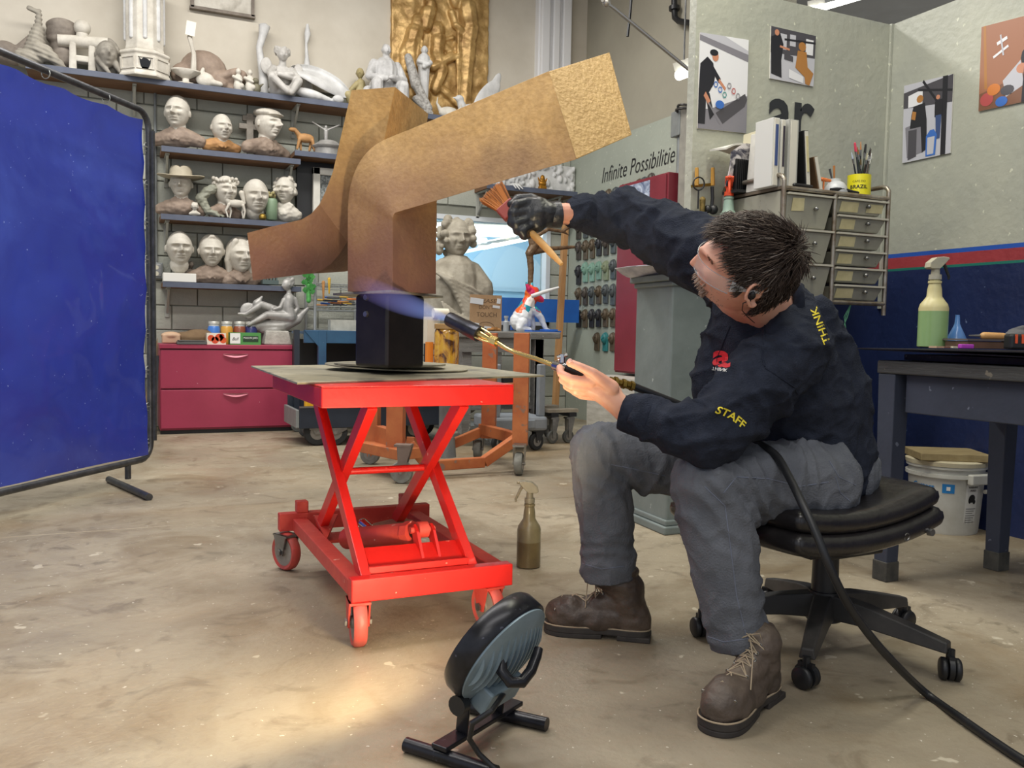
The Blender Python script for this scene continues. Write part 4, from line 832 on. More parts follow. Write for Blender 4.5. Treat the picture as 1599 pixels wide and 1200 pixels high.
# speaker-like framed panel and dark cabinet behind the sculpture
xa2 = PY(491, 300, YB - .2).x; xb2 = PY(545, 300, YB - .2).x; z0 = PY(520, 372, YB - .2).z; z1 = PY(520, 262, YB - .2).z
q = MB(); q.box(((xa2 - .09 + xb2) / 2, YB - .06, (z0 + z1) / 2 + .03), (xb2 - xa2 + .16, .05, z1 - z0 + .18)); tag(q.obj('black_backboard', m_blk), 'tall black board fixed to the wall under the short shelf', 'board')
e = thing('framed_mesh', 'white framed grey mesh panel leaning behind the rusty sculpture', 'panel', ((xa2 + xb2) / 2, YB - .16, z0))
q = MB(); xm = (xa2 + xb2) / 2; W_ = xb2 - xa2; Hh = z1 - z0
for c, d in (((xm, YB - .13, z0 + .03), (W_, .05, .06)), ((xm, YB - .13, z1 - .03), (W_, .05, .06)), ((xa2 + .03, YB - .13, (z0 + z1) / 2), (.06, .05, Hh)), ((xb2 - .03, YB - .13, (z0 + z1) / 2), (.06, .05, Hh))): q.box(c, d)
q.obj('frame', m_white, e, bevel=.004); q = MB(); q.box((xm, YB - .12, (z0 + z1) / 2), (W_ - .1, .02, Hh - .1)); q.obj('mesh_panel', mat('grey_mesh', '8E9290', '5C605E', .6, sc=60, lo=.45, hi=.55), e)
# --- blue steel cart / toolbox
m_bst = mat('blue_steel', '2E5878', '28496A', .45, sc=6, spk=(30, .72), spkc='8FA6B8')
yk = YB - 1.05; xk0 = PY(474, 560, yk).x; xk1 = PY(655, 560, yk).x; zk = PY(500, 516, yk).z; 
e = thing('blue_tool_cart', 'open blue steel tool cabinet on wheels behind the red lift table', 'cart', ((xk0 + xk1) / 2, yk + .25, 0))
for x in (xk0 + .14, xk1 - .02):
    q = MB(); q.box((x, yk, zk / 2 + .1), (.06, .05, zk - .2)); q.obj('post', m_bst, e, bevel=.003)
q = MB(); q.box(((xk0 + xk1) / 2, yk, zk - .05), (xk1 - xk0, .03, .1)); q.obj('upper_rail', m_bst, e, bevel=.003)
q = MB(); q.prism([(xk0, yk - .016, zk), (xk0 + .13, yk - .016, zk - .02), (xk0 + .14, yk - .016, zk - .16)], (0, -.006, 0)); q.obj('gusset', m_bst, e)
q = MB(); q.box(((xk0 + xk1) / 2, yk + .25, zk - .02), (xk1 - xk0, .5, .02)); q.obj('top_shelf', m_bst, e)
q = MB(); q.box(((xk0 + xk1) / 2, yk + .46, zk * .5), (xk1 - xk0, .03, zk - .15)); q.obj('dark_back', m_blk, e)
for x in (xk0 + .03, xk1 - .03):
    for y in (yk + .08, yk + .4): caster(e, (x, y, 0), .05, .025, top=.2)
b = Vector((xk0 + .33, yk + .15, zk - .01)); q = MB(); q.box(b + Vector((.05, 0, .05)), (.30, .1, .09)); tag(q.obj('white_block', mat('pale_stone_block', 'B4B4AA', '9C9C92', .8, sc=14)), 'pale rectangular plaster block standing on the blue tool cabinet', 'block')
# --- low black platform cart with pneumatic tyres, in front of it
yq = YB - 1.55; xq0 = PY(467, 660, yq).x; xq1 = PY(704, 660, yq).x; zq0 = PY(470, 672, yq).z; zq1 = PY(470, 652, yq).z
e = thing('tray_cart', 'long low black tray cart on rubber tyred wheels beside the maroon cabinet', 'cart', ((xq0 + xq1) / 2, yq + .3, 0))
m_tray = mat('navy_black_tray', '1D2531', '262E3A', .45, sc=6)
q = MB(); q.box(((xq0 + xq1) / 2, yq, zq0 + .09), (xq1 - xq0, .025, .16)); q.box(((xq0 + xq1) / 2, yq + .46, zq0 + .14), (xq1 - xq0, .025, .16)); q.box((xq1, yq + .23, zq0 + .09), (.025, .46, .16)); q.box(((xq0 + xq1) / 2, yq + .23, zq0 + .03), (xq1 - xq0, .46, .03)); q.obj('tray', m_tray, e, bevel=.004)
q = MB(); q.box((xq0 - .012, yq + .23, zq0 + .08), (.024, .48, .13)); q.obj('end_plate', m_grey, e, bevel=.004)
q = MB(); q.box(((xq0 + xq1) / 2, yq - .016, zq0 + .165), (xq1 - xq0, .008, .012)); q.obj('rim', m_steel, e)
for x, y in ((PY(497, 690, yq).x, yq + .05), (PY(528, 700, yq - .1).x, yq + .02), (PY(652, 690, yq).x, yq + .1), (xq1 - .1, yq + .38)): caster(e, (x, y, 0), .095, .045, m_w=mat('black_tyre', '232425', rough=.75), top=zq0 + .01)
for x in (xq0 + .06, xq1 - .05):
    q = MB(); q.box((x, yq + .43, (zq0 + zk) / 2), (.04, .04, zk - zq0)); q.obj('upright', m_tray, e)
q = MB(); b = PY(487, 630, yq + .05); q.box(b, (.11, .06, .18), t=(.9, 1)); tag(q.obj('yellow_bag', mat('yellow_vinyl', 'E0A818', rough=.45), bevel=.012), 'bright yellow plastic bag standing in the black tray cart', 'bag')
q = MB(); b = PY(525, 640, yq + .3); b.z = zq0 + .05; 
for i, (dx, w_, h_) in enumerate(((-.05, .16, .16), (.12, .14, .20), (.32, .18, .13))): q.box(b + Vector((dx, 0, h_ / 2)), (w_, .14, h_), RZ(.2 * i))
tag(q.obj('wood_offcuts', mat('raw_wood', '9C7B5C', '86664A', .8, sc=8)), 'heap of brown and grey wood offcuts in the tray cart', 'wood', kind='stuff')
for px_, lb in ((640, 'grey concrete like block in the tray cart behind the orange posts'), (715, 'grey rubble bag in the tray cart near the lift table leg')):
    b = PY(px_, 634, yq + .3); fig('plaster_lump', lb, Vector((b.x, b.y, zq0 + .06)), .26, [('e', (0, 0, .4), (.5, .4, .42)), ('e', (.35, 0, .3), (.4, .35, .3))], mat('grey_rubble', 'A5A195', '7E7B70', .85, sc=9, bump=.4), .01, fn=lambda P, N: N * (pn(P, (14, 14, 14))[:, None] * .02))
# --- bust in drapery in front of the window
yb_ = YB - .75; b = PY(722, 508, yb_); U_ = upx(b); e = thing('draped_bust', 'large grey clay bust of a man in a draped robe before the interior window', 'bust', b + Vector((0, 0, -.1)))
m_rb = mat('grey_beige_clay', 'ACA595', '8A8373', .75, sc=9, bump=.12)
q = MB(); hc = PY(713, 373, yb_); hh = 62 * U_; M = head(q, hc, hh, (-.05, -1, .0), age=1, amp=1.5, nose=1.1, fat=.2)
for i in range(60):
    a = random.uniform(.9, 2 * math.pi - .9); z = random.uniform(-.35, .5); s_ = math.sqrt(max(.08, 1 - (z / .56) ** 2)); q.ell(hc + M @ Vector((.42 * math.cos(a) * s_, .44 * math.sin(a) * (s_ if z > 0 else 1), z)), hh * random.uniform(.07, .12), None, 7, 5)
q.cap(hc + Vector((0, .02, -hh * .3)), hc + Vector((0, .02, -hh * .75)), hh * .2, hh * .24)
bobj('head', q, .007, m_rb, e, 0)
q = MB(); D = lambda px, py, dy=0: PY(px, py, yb_ + dy)
q.chain([D(695, 425), D(690, 450), D(700, 520, .05)], [22 * U_, 34 * U_, 36 * U_], 16); q.chain([D(735, 428), D(745, 452), D(740, 520, .05)], [20 * U_, 26 * U_, 24 * U_], 16); q.cap(D(680, 440), D(678, 520), 26 * U_, 24 * U_); q.cap(D(712, 430), D(715, 520), 34 * U_, 36 * U_)
for i in range(11): q.tube([D(678 + i * 3, 424 + i * 1.0, -.17 - .03 * math.sin(i)), D(702 + i * 3, 436 + i * 7, -.235), D(730 + i * 2.0, 448 + i * 8, -.215), D(756 - i * 1.2, 462 + i * 5.5, -.12)], [2.6 * U_, 3.4 * U_, 3.4 * U_, 2.4 * U_], 8)
for i in range(7): q.tube([D(690 + i * 5, 470 + i * 4, -.23), D(700 + i * 5, 500, -.25), D(706 + i * 5, 535, -.24)], [2.5 * U_, 4 * U_, 4 * U_], 8)
for i in range(8): q.ell(D(752 + 6 * math.sin(i * 1.3), 440 + i * 3.6, -.06), (9 * U_, 9 * U_, 3.5 * U_), None, 10, 6)
bobj('robe', q, .009, m_rb, e, 2)
q = MB(); q.cone((b.x, b.y + .05, 0), (b.x, b.y + .05, b.z - .05), .03, .03, 12); q.box((b.x, b.y + .05, .02), (.4, .4, .03)); q.box((b.x - .02, b.y + .03, PY(700, 534, yb_).z + .0), (.5, .35, .03)); q.obj('stand', m_grey, e)
# --- bench under window: grey topped table
yt = YB - 1.95; xt0 = PY(716, 530, yt).x; xt1 = PY(876, 530, yt).x; zt2 = PY(800, 519, yt).z; m_old = mat('weathered_grey_wood', '858480', '6E6C68', .75, sc=5, bump=.3, stretch=(1, 8, 8), spk=(30, .68), spkc='A8A6A0')
dt = .62; e = thing('work_table', 'weathered grey work table carrying the painted dog and the cardboard sign', 'table', ((xt0 + xt1) / 2, yt + dt / 2, 0))
q = MB(); q.box(((xt0 + xt1) / 2, yt + dt / 2, zt2 - .02), (xt1 - xt0, dt, .05)); q.obj('tabletop', m_old, e, bevel=.01)
q = MB(); q.box(((xt0 + xt1) / 2 - .12, yt + .06, zt2 - .10), (xt1 - xt0 - .28, .04, .10)); q.obj('apron', m_old, e); q = MB(); q.box(((xt0 + xt1) / 2, yt + dt - .06, zt2 - .10), (xt1 - xt0 - .16, .04, .10)); q.obj('apron', m_old, e)
for x in (PY(848, 560, yt).x, xt1 - .15, PY(782, 560, yt).x, xt0 + .1):
    for y in ((yt + .10,) if x != xt0 + .1 else (yt + .12, yt + dt - .1)):
        q = MB(); q.box((x, y, zt2 / 2 + .02), (.075, .075, zt2 - .14)); q.obj('leg', m_old, e, bevel=.004)
q = MB(); q.box(((xt0 + xt1) / 2, yt + .3, .28), (xt1 - xt0 - .2, .4, .03)); q.obj('lower_shelf', m_old, e)
# grey moulded service cart under/behind it
ycg = YB - 2.25; x0_ = PY(772, 660, ycg).x; x1_ = PY(856, 660, ycg).x; e = thing('service_cart', 'grey moulded plastic service cart with black casters under the work table', 'cart', ((x0_ + x1_) / 2, ycg + .2, 0))
zc0 = PY(820, 674, ycg).z; zc1 = PY(820, 652, ycg).z; m_gp = mat('grey_moulded_plastic', '8B9197', '7A8086', .5, sc=8)
q = MB(); q.box(((x0_ + x1_) / 2, ycg + .2, (zc0 + zc1) / 2), (x1_ - x0_, .4, zc1 - zc0)); q.obj('lower_tray', m_gp, e, bevel=.02)
q = MB(); q.box(((x0_ + x1_) / 2 + .02, ycg - .003, (zc0 + zc1) / 2), ((x1_ - x0_) * .4, .012, (zc1 - zc0) * .6)); q.obj('recess_panel', m_gp, e, bevel=.01)
for x in (x0_ + .03, x1_ - .04):
    q = MB(); q.box((x, ycg + .05, (zc1 + .62) / 2), (.055, .05, .62 - zc1)); q.obj('post', m_gp, e, bevel=.01)
for x in (x0_ + .06, x1_ - .07): caster(e, (x, ycg + .05, 0), .065, .03, .3, m_w=mat('black_tyre', '232425', rough=.75), m_f=m_blk, top=zc0 + .005)
q = MB(); q.box((PY(833, 620, ycg).x, ycg + .35, PY(833, 610, ycg).z), (.18, .05, .22)); tag(q.obj('black_box', m_blk), 'black box standing on the grey service cart under the table', 'box')
# dolly
yd = YB - 1.9; d0 = PY(856, 660, yd); e = thing('furniture_dolly', 'small wooden platform dolly on casters against the gallery wall', 'dolly', (PY(880, 660, yd).x, yd, 0)); zd = PY(880, 641, yd).z
xd0 = PY(852, 660, yd).x; xd1 = PY(898, 660, yd).x
for y in (yd, yd + .32):
    q = MB(); q.box(((xd0 + xd1) / 2, y, zd), (xd1 - xd0, .10, .025)); q.obj('board', mat('worn_board', 'A39A88', '8A8172', .8, sc=6), e)
for x in (xd0 + .05, xd1 - .05):
    q = MB(); q.box((x, yd + .16, zd - .03), (.06, .44, .03)); q.obj('cross_bar', m_blk, e)
for x, y in ((xd0 + .06, yd), (xd1 - .06, yd), (xd1 - .06, yd + .32)): caster(e, (x, y, 0), .05, .028, .2, top=zd - .05)
# things on the work table
ZT = zt2 + .005
def tt(px, dy): p = PY(px, 519, yt + dy); p.z = ZT; return p
b = tt(758, .25); U_ = upx(b); e = thing('cardboard_sign', 'brown cardboard sign handwritten PLEASE DON\'T TOUCH leaning on the work table', 'sign', b)
q = MB(); q.box(b + Vector((0, 0, 28 * U_)), (53 * U_, .012, 56 * U_)); q.obj('cardboard', mat('corrugated_card', 'A98A68', '9A7C5C', .85, sc=9), e)
q = MB(); o_ = b + Vector((0, -.0075, 0))
text(q, 'PLEASE', o_ + Vector((-18 * U_, 0, 44 * U_)), (1, 0, 0), (0, 0, 1), width=36 * U_, height=6 * U_, shear=.2); text(q, "DON'T", o_ + Vector((-12 * U_, 0, 34 * U_)), (1, 0, 0), (0, 0, 1), width=24 * U_, height=6 * U_); text(q, 'TOUCH', o_ + Vector((-16 * U_, 0, 22 * U_)), (1, 0, 0), (0, 0, 1), width=34 * U_, height=7 * U_)
pts = [(14 * math.cos(t) * U_, (6 + 8 * math.sin(t)) * U_) for t in np.linspace(0, math.pi, 12)]; 
for i in range(11): q.bar(o_ + Vector((pts[i][0], -.001, pts[i][1])), o_ + Vector((pts[i + 1][0], -.001, pts[i + 1][1])), .003, .001, (0, 1, 0))
q.obj('handwriting', mat('brown_marker', '5A4430', rough=.7), e, fixn=False)
for x, z, w_, h_ in ((-16, 46, 22, 9), (17, 38, 12, 4), (21, 47, 6, 8), (-18, 6, 12, 9), (4, 2, 14, 6)):
    q = MB(); q.box(b + Vector((x * U_, -.009, (z + (2 if z < 10 else 0)) * U_)), (w_ * U_, .003, h_ * U_), Matrix.Rotation(.1, 3, 'Y')); q.obj('tape_patch', mat('white_tape', 'C9CCD0', rough=.5), e)
# painted dog sitting
b = tt(824, .22); U_ = upx(b)
def Dg(x, z, y=0): return b + Vector((x * U_, y * U_, z * U_))
q = MB(); q.ell(Dg(-12, 16), (18 * U_, 14 * U_, 16 * U_)); q.cap(Dg(-10, 22), Dg(0, 44, 0), 16 * U_, 11 * U_); q.cap(Dg(0, 44), Dg(6, 56), 11 * U_, 10 * U_); q.ell(Dg(7, 60), (13 * U_, 11 * U_, 11 * U_)); q.cap(Dg(12, 55, -2), Dg(21, 50, -4), 7 * U_, 4.5 * U_)
for s_ in (-1, 1): q.cap(Dg(2 + s_ * 4, 66, s_ * 5), Dg(1 + s_ * 8, 76, s_ * 6), 4.5 * U_, 1.5 * U_)
q.chain([Dg(8, 34, -5), Dg(20, 22, -6), Dg(28, 3, -8)], [7 * U_, 5 * U_, 3.6 * U_]); q.cap(Dg(28, 3, -8), Dg(34, 2, -10), 3.8 * U_, 3 * U_); q.chain([Dg(2, 34, 6), Dg(10, 18, 6), Dg(12, 3, 6)], [7 * U_, 5 * U_, 4 * U_]); q.chain([Dg(-14, 14, -10), Dg(-20, 5, -12), Dg(-4, 3, -14)], [9 * U_, 6 * U_, 4 * U_])
def dogmat():
    m = bpy.data.materials.new('splashed_paint'); m.use_nodes = True; nt = m.node_tree; N = nt.nodes; L = nt.links; bs = N['Principled BSDF']; bs.inputs['Roughness'].default_value = .35
    tc = N.new('ShaderNodeTexCoord'); v = N.new('ShaderNodeTexVoronoi'); v.inputs['Scale'].default_value = 16; L.new(tc.outputs['Object'], v.inputs['Vector'])
    r = N.new('ShaderNodeValToRGB'); r.color_ramp.interpolation = 'CONSTANT'; cs = ['D8601C', 'E8A030', 'C82058', '1E8A9A', 'D84020', '3A3A6A', 'E8E0D8', '2A9AAA']; el = r.color_ramp.elements
    while len(el) < len(cs): el.new(.5)
    for i, c in enumerate(cs): el[i].position = i / len(cs); el[i].color = lin(c)
    sp = N.new('ShaderNodeSeparateColor'); L.new(v.outputs['Color'], sp.inputs[0]); L.new(sp.outputs[0], r.inputs['Fac'])
    # only head, neck and shoulder are painted: mask by object-space height
    sx = N.new('ShaderNodeSeparateXYZ'); L.new(tc.outputs['Object'], sx.inputs[0]); nz = N.new('ShaderNodeTexNoise'); nz.inputs['Scale'].default_value = 14; L.new(tc.outputs['Object'], nz.inputs['Vector'])
    ad = N.new('ShaderNodeMath'); ad.operation = 'MULTIPLY_ADD'; L.new(nz.outputs['Fac'], ad.inputs[0]); ad.inputs[1].default_value = .16; L.new(sx.outputs['Z'], ad.inputs[2])
    gt = N.new('ShaderNodeMath'); gt.operation = 'GREATER_THAN'; gt.inputs[1].default_value = .245; L.new(ad.outputs[0], gt.inputs[0])
    mx = N.new('ShaderNodeMix'); mx.data_type = 'RGBA'; L.new(gt.outputs[0], mx.inputs[0]); mx.inputs[6].default_value = lin('D8DADC'); L.new(r.outputs['Color'], mx.inputs[7]); L.new(mx.outputs[2], bs.inputs['Base Color']); return m
tag(bobj('dog_sculpture', q, .005, dogmat(), None, 2, fn=lambda P, N: N * (pn(P, (45, 45, 45))[:, None] * .003)), 'white seated dog sculpture with multicoloured paint splashed over its head', 'sculpture')
b = tt(803, .55); q = MB(); q.tube([PY(830, 463, yt + .1), PY(850, 456, yt + .05), PY(873, 449, yt)], [.016, .015, .008], 10); tag(q.obj('white_wand', m_plb, smooth=True), 'smooth white pointed rod slanting up behind the painted dog', 'rod')
b = tt(845, .12); q = MB(); q.box(b + Vector((.0, 0, .006)), (.26, .16, .012), RZ(.1)); q.box(b + Vector((.05, -.03, .016)), (.12, .08, .012), RZ(-.2)); tag(q.obj('blue_cloth', mat('bright_blue_film', '2058B0', '2F6CC8', .4, sc=10)), 'bright blue cloth spread on the table under the dog sculpture', 'cloth')
b = tt(815, .35); q = MB(); q.box(b + Vector((0, 0, .06)), (.2, .02, .10), RZ(.1)); tag(q.obj('blue_box', mat('blue_card', '2F62BE', rough=.5)), 'small blue box standing behind the painted dog', 'box')
b = tt(790, .08); q = MB(); q.lathe([(.022, 0), (.022, .07), (.012, .08), (.012, .1), (.016, .1), (.016, .115)], b, n=16); tag(q.obj('solvent_bottle', mat('grey_bottle', '9AA0A4', rough=.3), smooth=True), 'small grey bottle between the cardboard sign and the dog', 'bottle')
for i, (px_, lb) in enumerate(((750, 'dark clamp lying on the table in front of the cardboard sign'), (772, 'tan putty knife lying on the front of the work table'))):
    b = tt(px_, .05); q = MB(); q.cap(b + Vector((-.05, 0, .012)), b + Vector((.05, .02, .012)), .01, .008, 8); q.box(b + Vector((.0, 0, .02)), (.03, .05, .02)); tag(q.obj('small_tool', [mt_[1], mt_[0]][i]), lb, 'tool')
q = MB(); b = PY(790, 475, YB - .35); q.box(b + Vector((.15, 0, -.05)), (1.25, .02, .22)); tag(q.obj('blue_board', mat('cobalt_board', '2C6CC4', '2560B4', .5, sc=4)), 'cobalt blue board standing behind the bust and the dog under the window', 'board')
# post wood and bronze dancer
b = PY(866, 560, YB - .8); ztp = PY(874, 350, YB - .8).z; q = MB(); x_ = PY(873, 450, YB - .8).x; q.bar((x_ - .02, YB - .8, 0), (x_ + .05, YB - .8, ztp), .05, .05, (1, 0, 0)); tag(q.obj('wooden_post', mat('yellow_pine', 'B98E5E', 'A67C4E', .7, sc=5, stretch=(10, 10, 1)), bevel=.004), 'bare pine post standing right of the interior window', 'post')
yD = YB - 1.0; m_brz = mat('brown_wax_bronze', '7E654A', '5C4630', .45, .2, sc=16, bump=.2); D = lambda px, py, dy=0: PY(px, py, yD + dy); U_ = upx(D(830, 400))
e = thing('dancer_sculpture', 'thin brown bronze figure with arms and leg stretched sideways above the dog', 'sculpture', D(828, 450)); q = MB()
q.chain([D(828, 446), D(829, 420), D(827, 398)], [4 * U_, 5 * U_, 5.5 * U_]); q.chain([D(827, 396), D(834, 385), D(830, 370)], [7 * U_, 8 * U_, 6 * U_]); q.chain([D(835, 392), D(866, 388), D(896, 386)], [6 * U_, 3.5 * U_, 2.6 * U_]); q.chain([D(832, 372), D(856, 358), D(880, 362), D(886, 366)], [3.5 * U_, 3 * U_, 2.5 * U_, 1.5 * U_]); q.chain([D(880, 360), D(890, 355)], [2.6 * U_, 2 * U_]); q.ell(D(826, 356), 7 * U_)
bobj('figure', q, .005, m_brz, e, 1, fn=lambda P, N: N * (pn(P, (50, 50, 50))[:, None] * .003)); q = MB(); q.cone(D(828, 446), Vector((D(828, 446).x, yD, 0)), .008, .008, 8); q.obj('support_rod', m_steel, e)
# amber jar and things left of the bust (on orange stand)
# --- orange steel carriage
m_or = mat('orange_brown_primer', 'C07442', 'A4562E', .6, sc=5, spk=(18, .66), spkc='8A6A5A')
def GZ(px, py): return PZ(px, py, 0)
e = thing('orange_stand', 'orange brown welded steel stand on casters behind the red lift table', 'stand', GZ(700, 740))
zo = .62
wA = GZ(630, 752); wB = GZ(812, 738); wC = GZ(745, 715); wD_ = GZ(575, 722)
def up_(p, z): return Vector((p.x, p.y, z))
P1 = V(602, 640, dep(up_(wD_, .3)) + .1); 
def post(px0, px1, py0, py1, d, w_): 
    a = V((px0 + px1) / 2, py1, d); t_ = V((px0 + px1) / 2, py0, d); t_ = Vector((a.x, a.y, t_.z)); q = MB(); q.box((a + t_) / 2, (w_, w_, (t_ - a).length), RZ(-.5)); q.obj('post', m_or, e, bevel=.005); return a
dL = dep(GZ(600, 745)); dR = dep(GZ(780, 735))
ww = 26 * dL / F
pa = post(567, 592, 606, 698, dL + .22, ww); pb = post(604, 632, 606, 706, dL - .02, ww); pc = post(800, 824, 520, 695, dR, 24 * dR / F); pd = post(752, 774, 520, 684, dR + .45, 24 * dR / F)
q = MB(); A_ = V(565, 694, dL + .25); B_ = V(640, 710, dL - .12); B_.z = A_.z = (A_.z + B_.z) / 2; q.bar(A_, B_, .16, .06); q.obj('left_channel', m_or, e, bevel=.004)
q = MB(); q.bar(V(592, 678, dL + .15), V(610, 684, dL + .02), .05, .1); q.obj('spacer', m_or, e)
zr = V(720, 745, dR - .1).z
q = MB(); p_ = [V(640, 694, dL), V(668, 728, dL + .02), V(755, 722, dR - .12), V(806, 686, dR)]; 
for i in range(3): q.bar(p_[i], p_[i + 1], .05, .06)
q.obj('front_rail', m_or, e, bevel=.004)
q = MB(); p_ = [V(640, 690, dL + .2), V(680, 705, dR + .35), V(752, 674, dR + .45)]
for i in range(2): q.bar(p_[i], p_[i + 1], .05, .06)
q.bar(V(752, 670, dR + .45), V(812, 686, dR), .05, .07); q.obj('rear_rail', m_or, e, bevel=.004)
q = MB(); q.bar(pb + Vector((0, 0, .36)), pc + Vector((0, 0, .36)), .05, .04); q.bar(pa + Vector((0, 0, .36)), pd + Vector((0, 0, .36)), .05, .04); q.obj('top_frame', m_or, e)
m_wg = mat('worn_grey_tread', '83837C', '6A6A64', .8, sc=20)
caster(e, GZ(627, 755), .062, .045, -.5, m_w=m_wg, m_f=mat('brown_grey_fork', '7A6A60', '6C5C54', .6, sc=10), top=.22); caster(e, GZ(578, 725), .062, .045, -.5, m_w=m_wg, m_f=m_or, top=.22)
caster(e, GZ(810, 742), .068, .045, 1.0, m_w=m_wg, top=.185); caster(e, GZ(746, 716), .062, .045, 1.0, m_w=m_wg, top=.19)
q = MB(); p_ = V(697, 600, dL + .6); q.cone((p_.x, p_.y, .1), (p_.x, p_.y, .8), .045, .045, 16); q.cone((p_.x, p_.y, .03), (p_.x, p_.y, .16), .07, .06, 16); tag(q.obj('grey_pipe_stand', m_grey, smooth=True), 'grey steel pipe column standing between the orange stand posts', 'pipe')
# amber jar stands on the orange stand's deck
d_ = dR + .1; zdeck = V(700, 572, d_).z
q = MB(); q.box(V(690, 575, d_), (.34, .3, .02), RZ(-.5)); q.obj('deck', m_or, e)
b = V(697, 571, d_ - .05); U_ = upx(b); e2 = thing('amber_jar', 'large amber varnish stained jar with streaks beside the black steel post', 'jar', b)
q = MB(); q.lathe([(17 * U_, 0), (19 * U_, 2 * U_), (19.5 * U_, 50 * U_), (18 * U_, 56 * U_), (16 * U_, 58 * U_)], b, n=28); q.obj('contents', mat('amber_varnish', 'C49A30', '4A2C14', .2, sc=9, lo=.42, hi=.6, c3='B08028', dist=1.5, coat=.6), e2, smooth=True)
q = MB(); q.lathe([(19.6 * U_, 57 * U_), (19.6 * U_, 64 * U_), (17 * U_, 65 * U_), (17 * U_, 57 * U_)], b, n=28); q.obj('rim', mat('stained_rim', '9A7A4A', rough=.4), e2, smooth=True)
b = V(670, 574, d_); q = MB(); q.box(b + Vector((0, 0, 20 * U_)), (10 * U_, 10 * U_, 40 * U_)); tag(q.obj('orange_block', mat('orange_card', 'D8862C', rough=.6)), 'upright orange board strip between the black post and the amber jar', 'board')
b = V(672, 533, d_ + .25); q = MB(); q.box(b + Vector((0, 0, 18 * U_)), (18 * U_, .08, 44 * U_)); q.cone(b + Vector((0, -.05, 46 * U_)), b + Vector((.10, -.05, 46 * U_)), 8 * U_, 8 * U_, 18); tag(q.obj('paper_roll_box', mat('ivory_paper', 'D8D0BC', rough=.7)), 'ivory paper roll on a pale box beside the draped bust', 'paper roll')
# ================================================================== GALLERY WALL: lettering, plaques, red cabinet, conduit
nx = Vector((-1, 0, 0)); rt = Vector((0, -1, 0)); up = Vector((0, 0, 1))
a = PX(940, 287, XI - .001); b = PX(1054, 252, XI - .001)
q = MB(); L_ = (a.y - b.y); vs, fs = textmesh('Infinite Possibilitie', 1, shear=.28, bold=-.004)
x0 = min(v.x for v in vs); x1 = max(v.x for v in vs); o_ = a.copy(); o_.z = (a.z + b.z) / 2; sc_ = L_ / (x1 - x0)
q.add([o_ + rt * (v.x - x0) * sc_ + up * v.y * sc_ * 1.25 + nx * .002 for v in vs], fs); o = q.obj('lettering', mat('black_lettering', '1C1C20', rough=.5), wall_g, fixn=False)
plq = {}
def plaque(py_c, col, px, top, bot, m, label, group):
    c = PX(px, (top + bot) / 2, XI - .002); U_ = upx(c); hgt = (bot - top) * U_; wd = .088
    e = thing('face_plaque', label, 'plaque', Vector((XI - .002, c.y, c.z - hgt / 2)), group)
    B0 = WL[e.name]
    q = MB(); pts = [(-wd / 2 * .92, 0), (wd / 2 * .92, 0), (wd / 2 * .92, hgt * .55)] + [(wd / 2 * math.cos(t), hgt * .62 + hgt * .38 * math.sin(t)) for t in np.linspace(0, math.pi, 9)] + [(-wd / 2 * .92, hgt * .55)]
    q.prism([B0 + rt * x + up * z for x, z in pts], nx * .018); q.obj('backing', m, e, bevel=.003, seg=1)
    q = MB(); fc = B0 + up * hgt * .66 + nx * .02; q.ell(fc, (.030, wd * .42, hgt * .30), None, 14, 10); q.ell(fc + nx * .028, (.014, .007, hgt * .09), None, 8, 6)
    q.ell(fc + nx * .024 - up * hgt * .13, (.01, .015, .006), None, 8, 5)
    for s_ in (-1, 1): q.ell(fc + nx * .024 + rt * s_ * .017 + up * hgt * .06, (.010, .011, .006), None, 8, 5)
    q.obj('face', m, e, smooth=True)
    return e
m_pd = mat('dark_bronze', '453F3A', '57504A', .5, .3, sc=20); m_pb = mat('brown_bronze', '6A5D4C', '544839', .5, .3, sc=20); m_pg = mat('verdigris', '86A898', '6E9484', .6, sc=20); m_ps = mat('slate_bronze', '5E6466', '4A5052', .5, .3, sc=20); m_pt = mat('teal_patina', '2C7E80', '246A6C', .5, sc=20); m_pv = mat('olive_patina', '8A9478', '747E64', .6, sc=20); m_pk = mat('near_black_bronze', '2C2C30', '3A3A3E', .45, .3, sc=20)
ords = ['first', 'second', 'third', 'fourth', 'fifth', 'sixth']
cols = [(905, .0), (915.5, 0), (926, 0), (936.5, 0), (947.5, 0), (959, 0)]
def nm_(m): return {m_pd: 'dark bronze', m_pb: 'brown bronze', m_pg: 'pale green', m_ps: 'slate grey', m_pt: 'teal', m_pv: 'olive green', m_pk: 'near black'}[m]
rows = [('top plaque row behind the sleeve', [(345, 374, m_pd), (343, 372, m_ps), (341, 370, m_ps), (339, 368, m_ps), (337, 366, m_pd), (335, 364, m_ps)], 0),
        ('second plaque row', [(377, 406, m_pd), (375, 406, m_pb), (373, 404, m_pb), (371, 400, m_pk), (370, 399, m_pd), (368, 396, m_ps)], 0),
        ('third plaque row', [(414, 445, m_pk), (409, 441, m_pg), (410, 440, m_pg), (408, 437, m_pg), (407, 438, m_pv), (405, 436, m_ps)], 0),
        ('fourth plaque row', [(449, 477, m_pb), (448, 477, m_pd), (447, 476, m_ps), (446, 475, m_pb), (444, 474, m_ps), (443, 477, m_ps)], 0),
        ('fifth plaque row', [(484, 512, m_pk), (483, 512, m_pb), (482.5, 512, m_pk), (482.5, 511, m_pk), (481.5, 511, m_pb), (481, 511, m_pb)], 0),
        ('short lowest plaque row', [None, None, None, (519, 548, m_pb), (519, 549, m_pt), (519, 549, m_pb)], 1)]
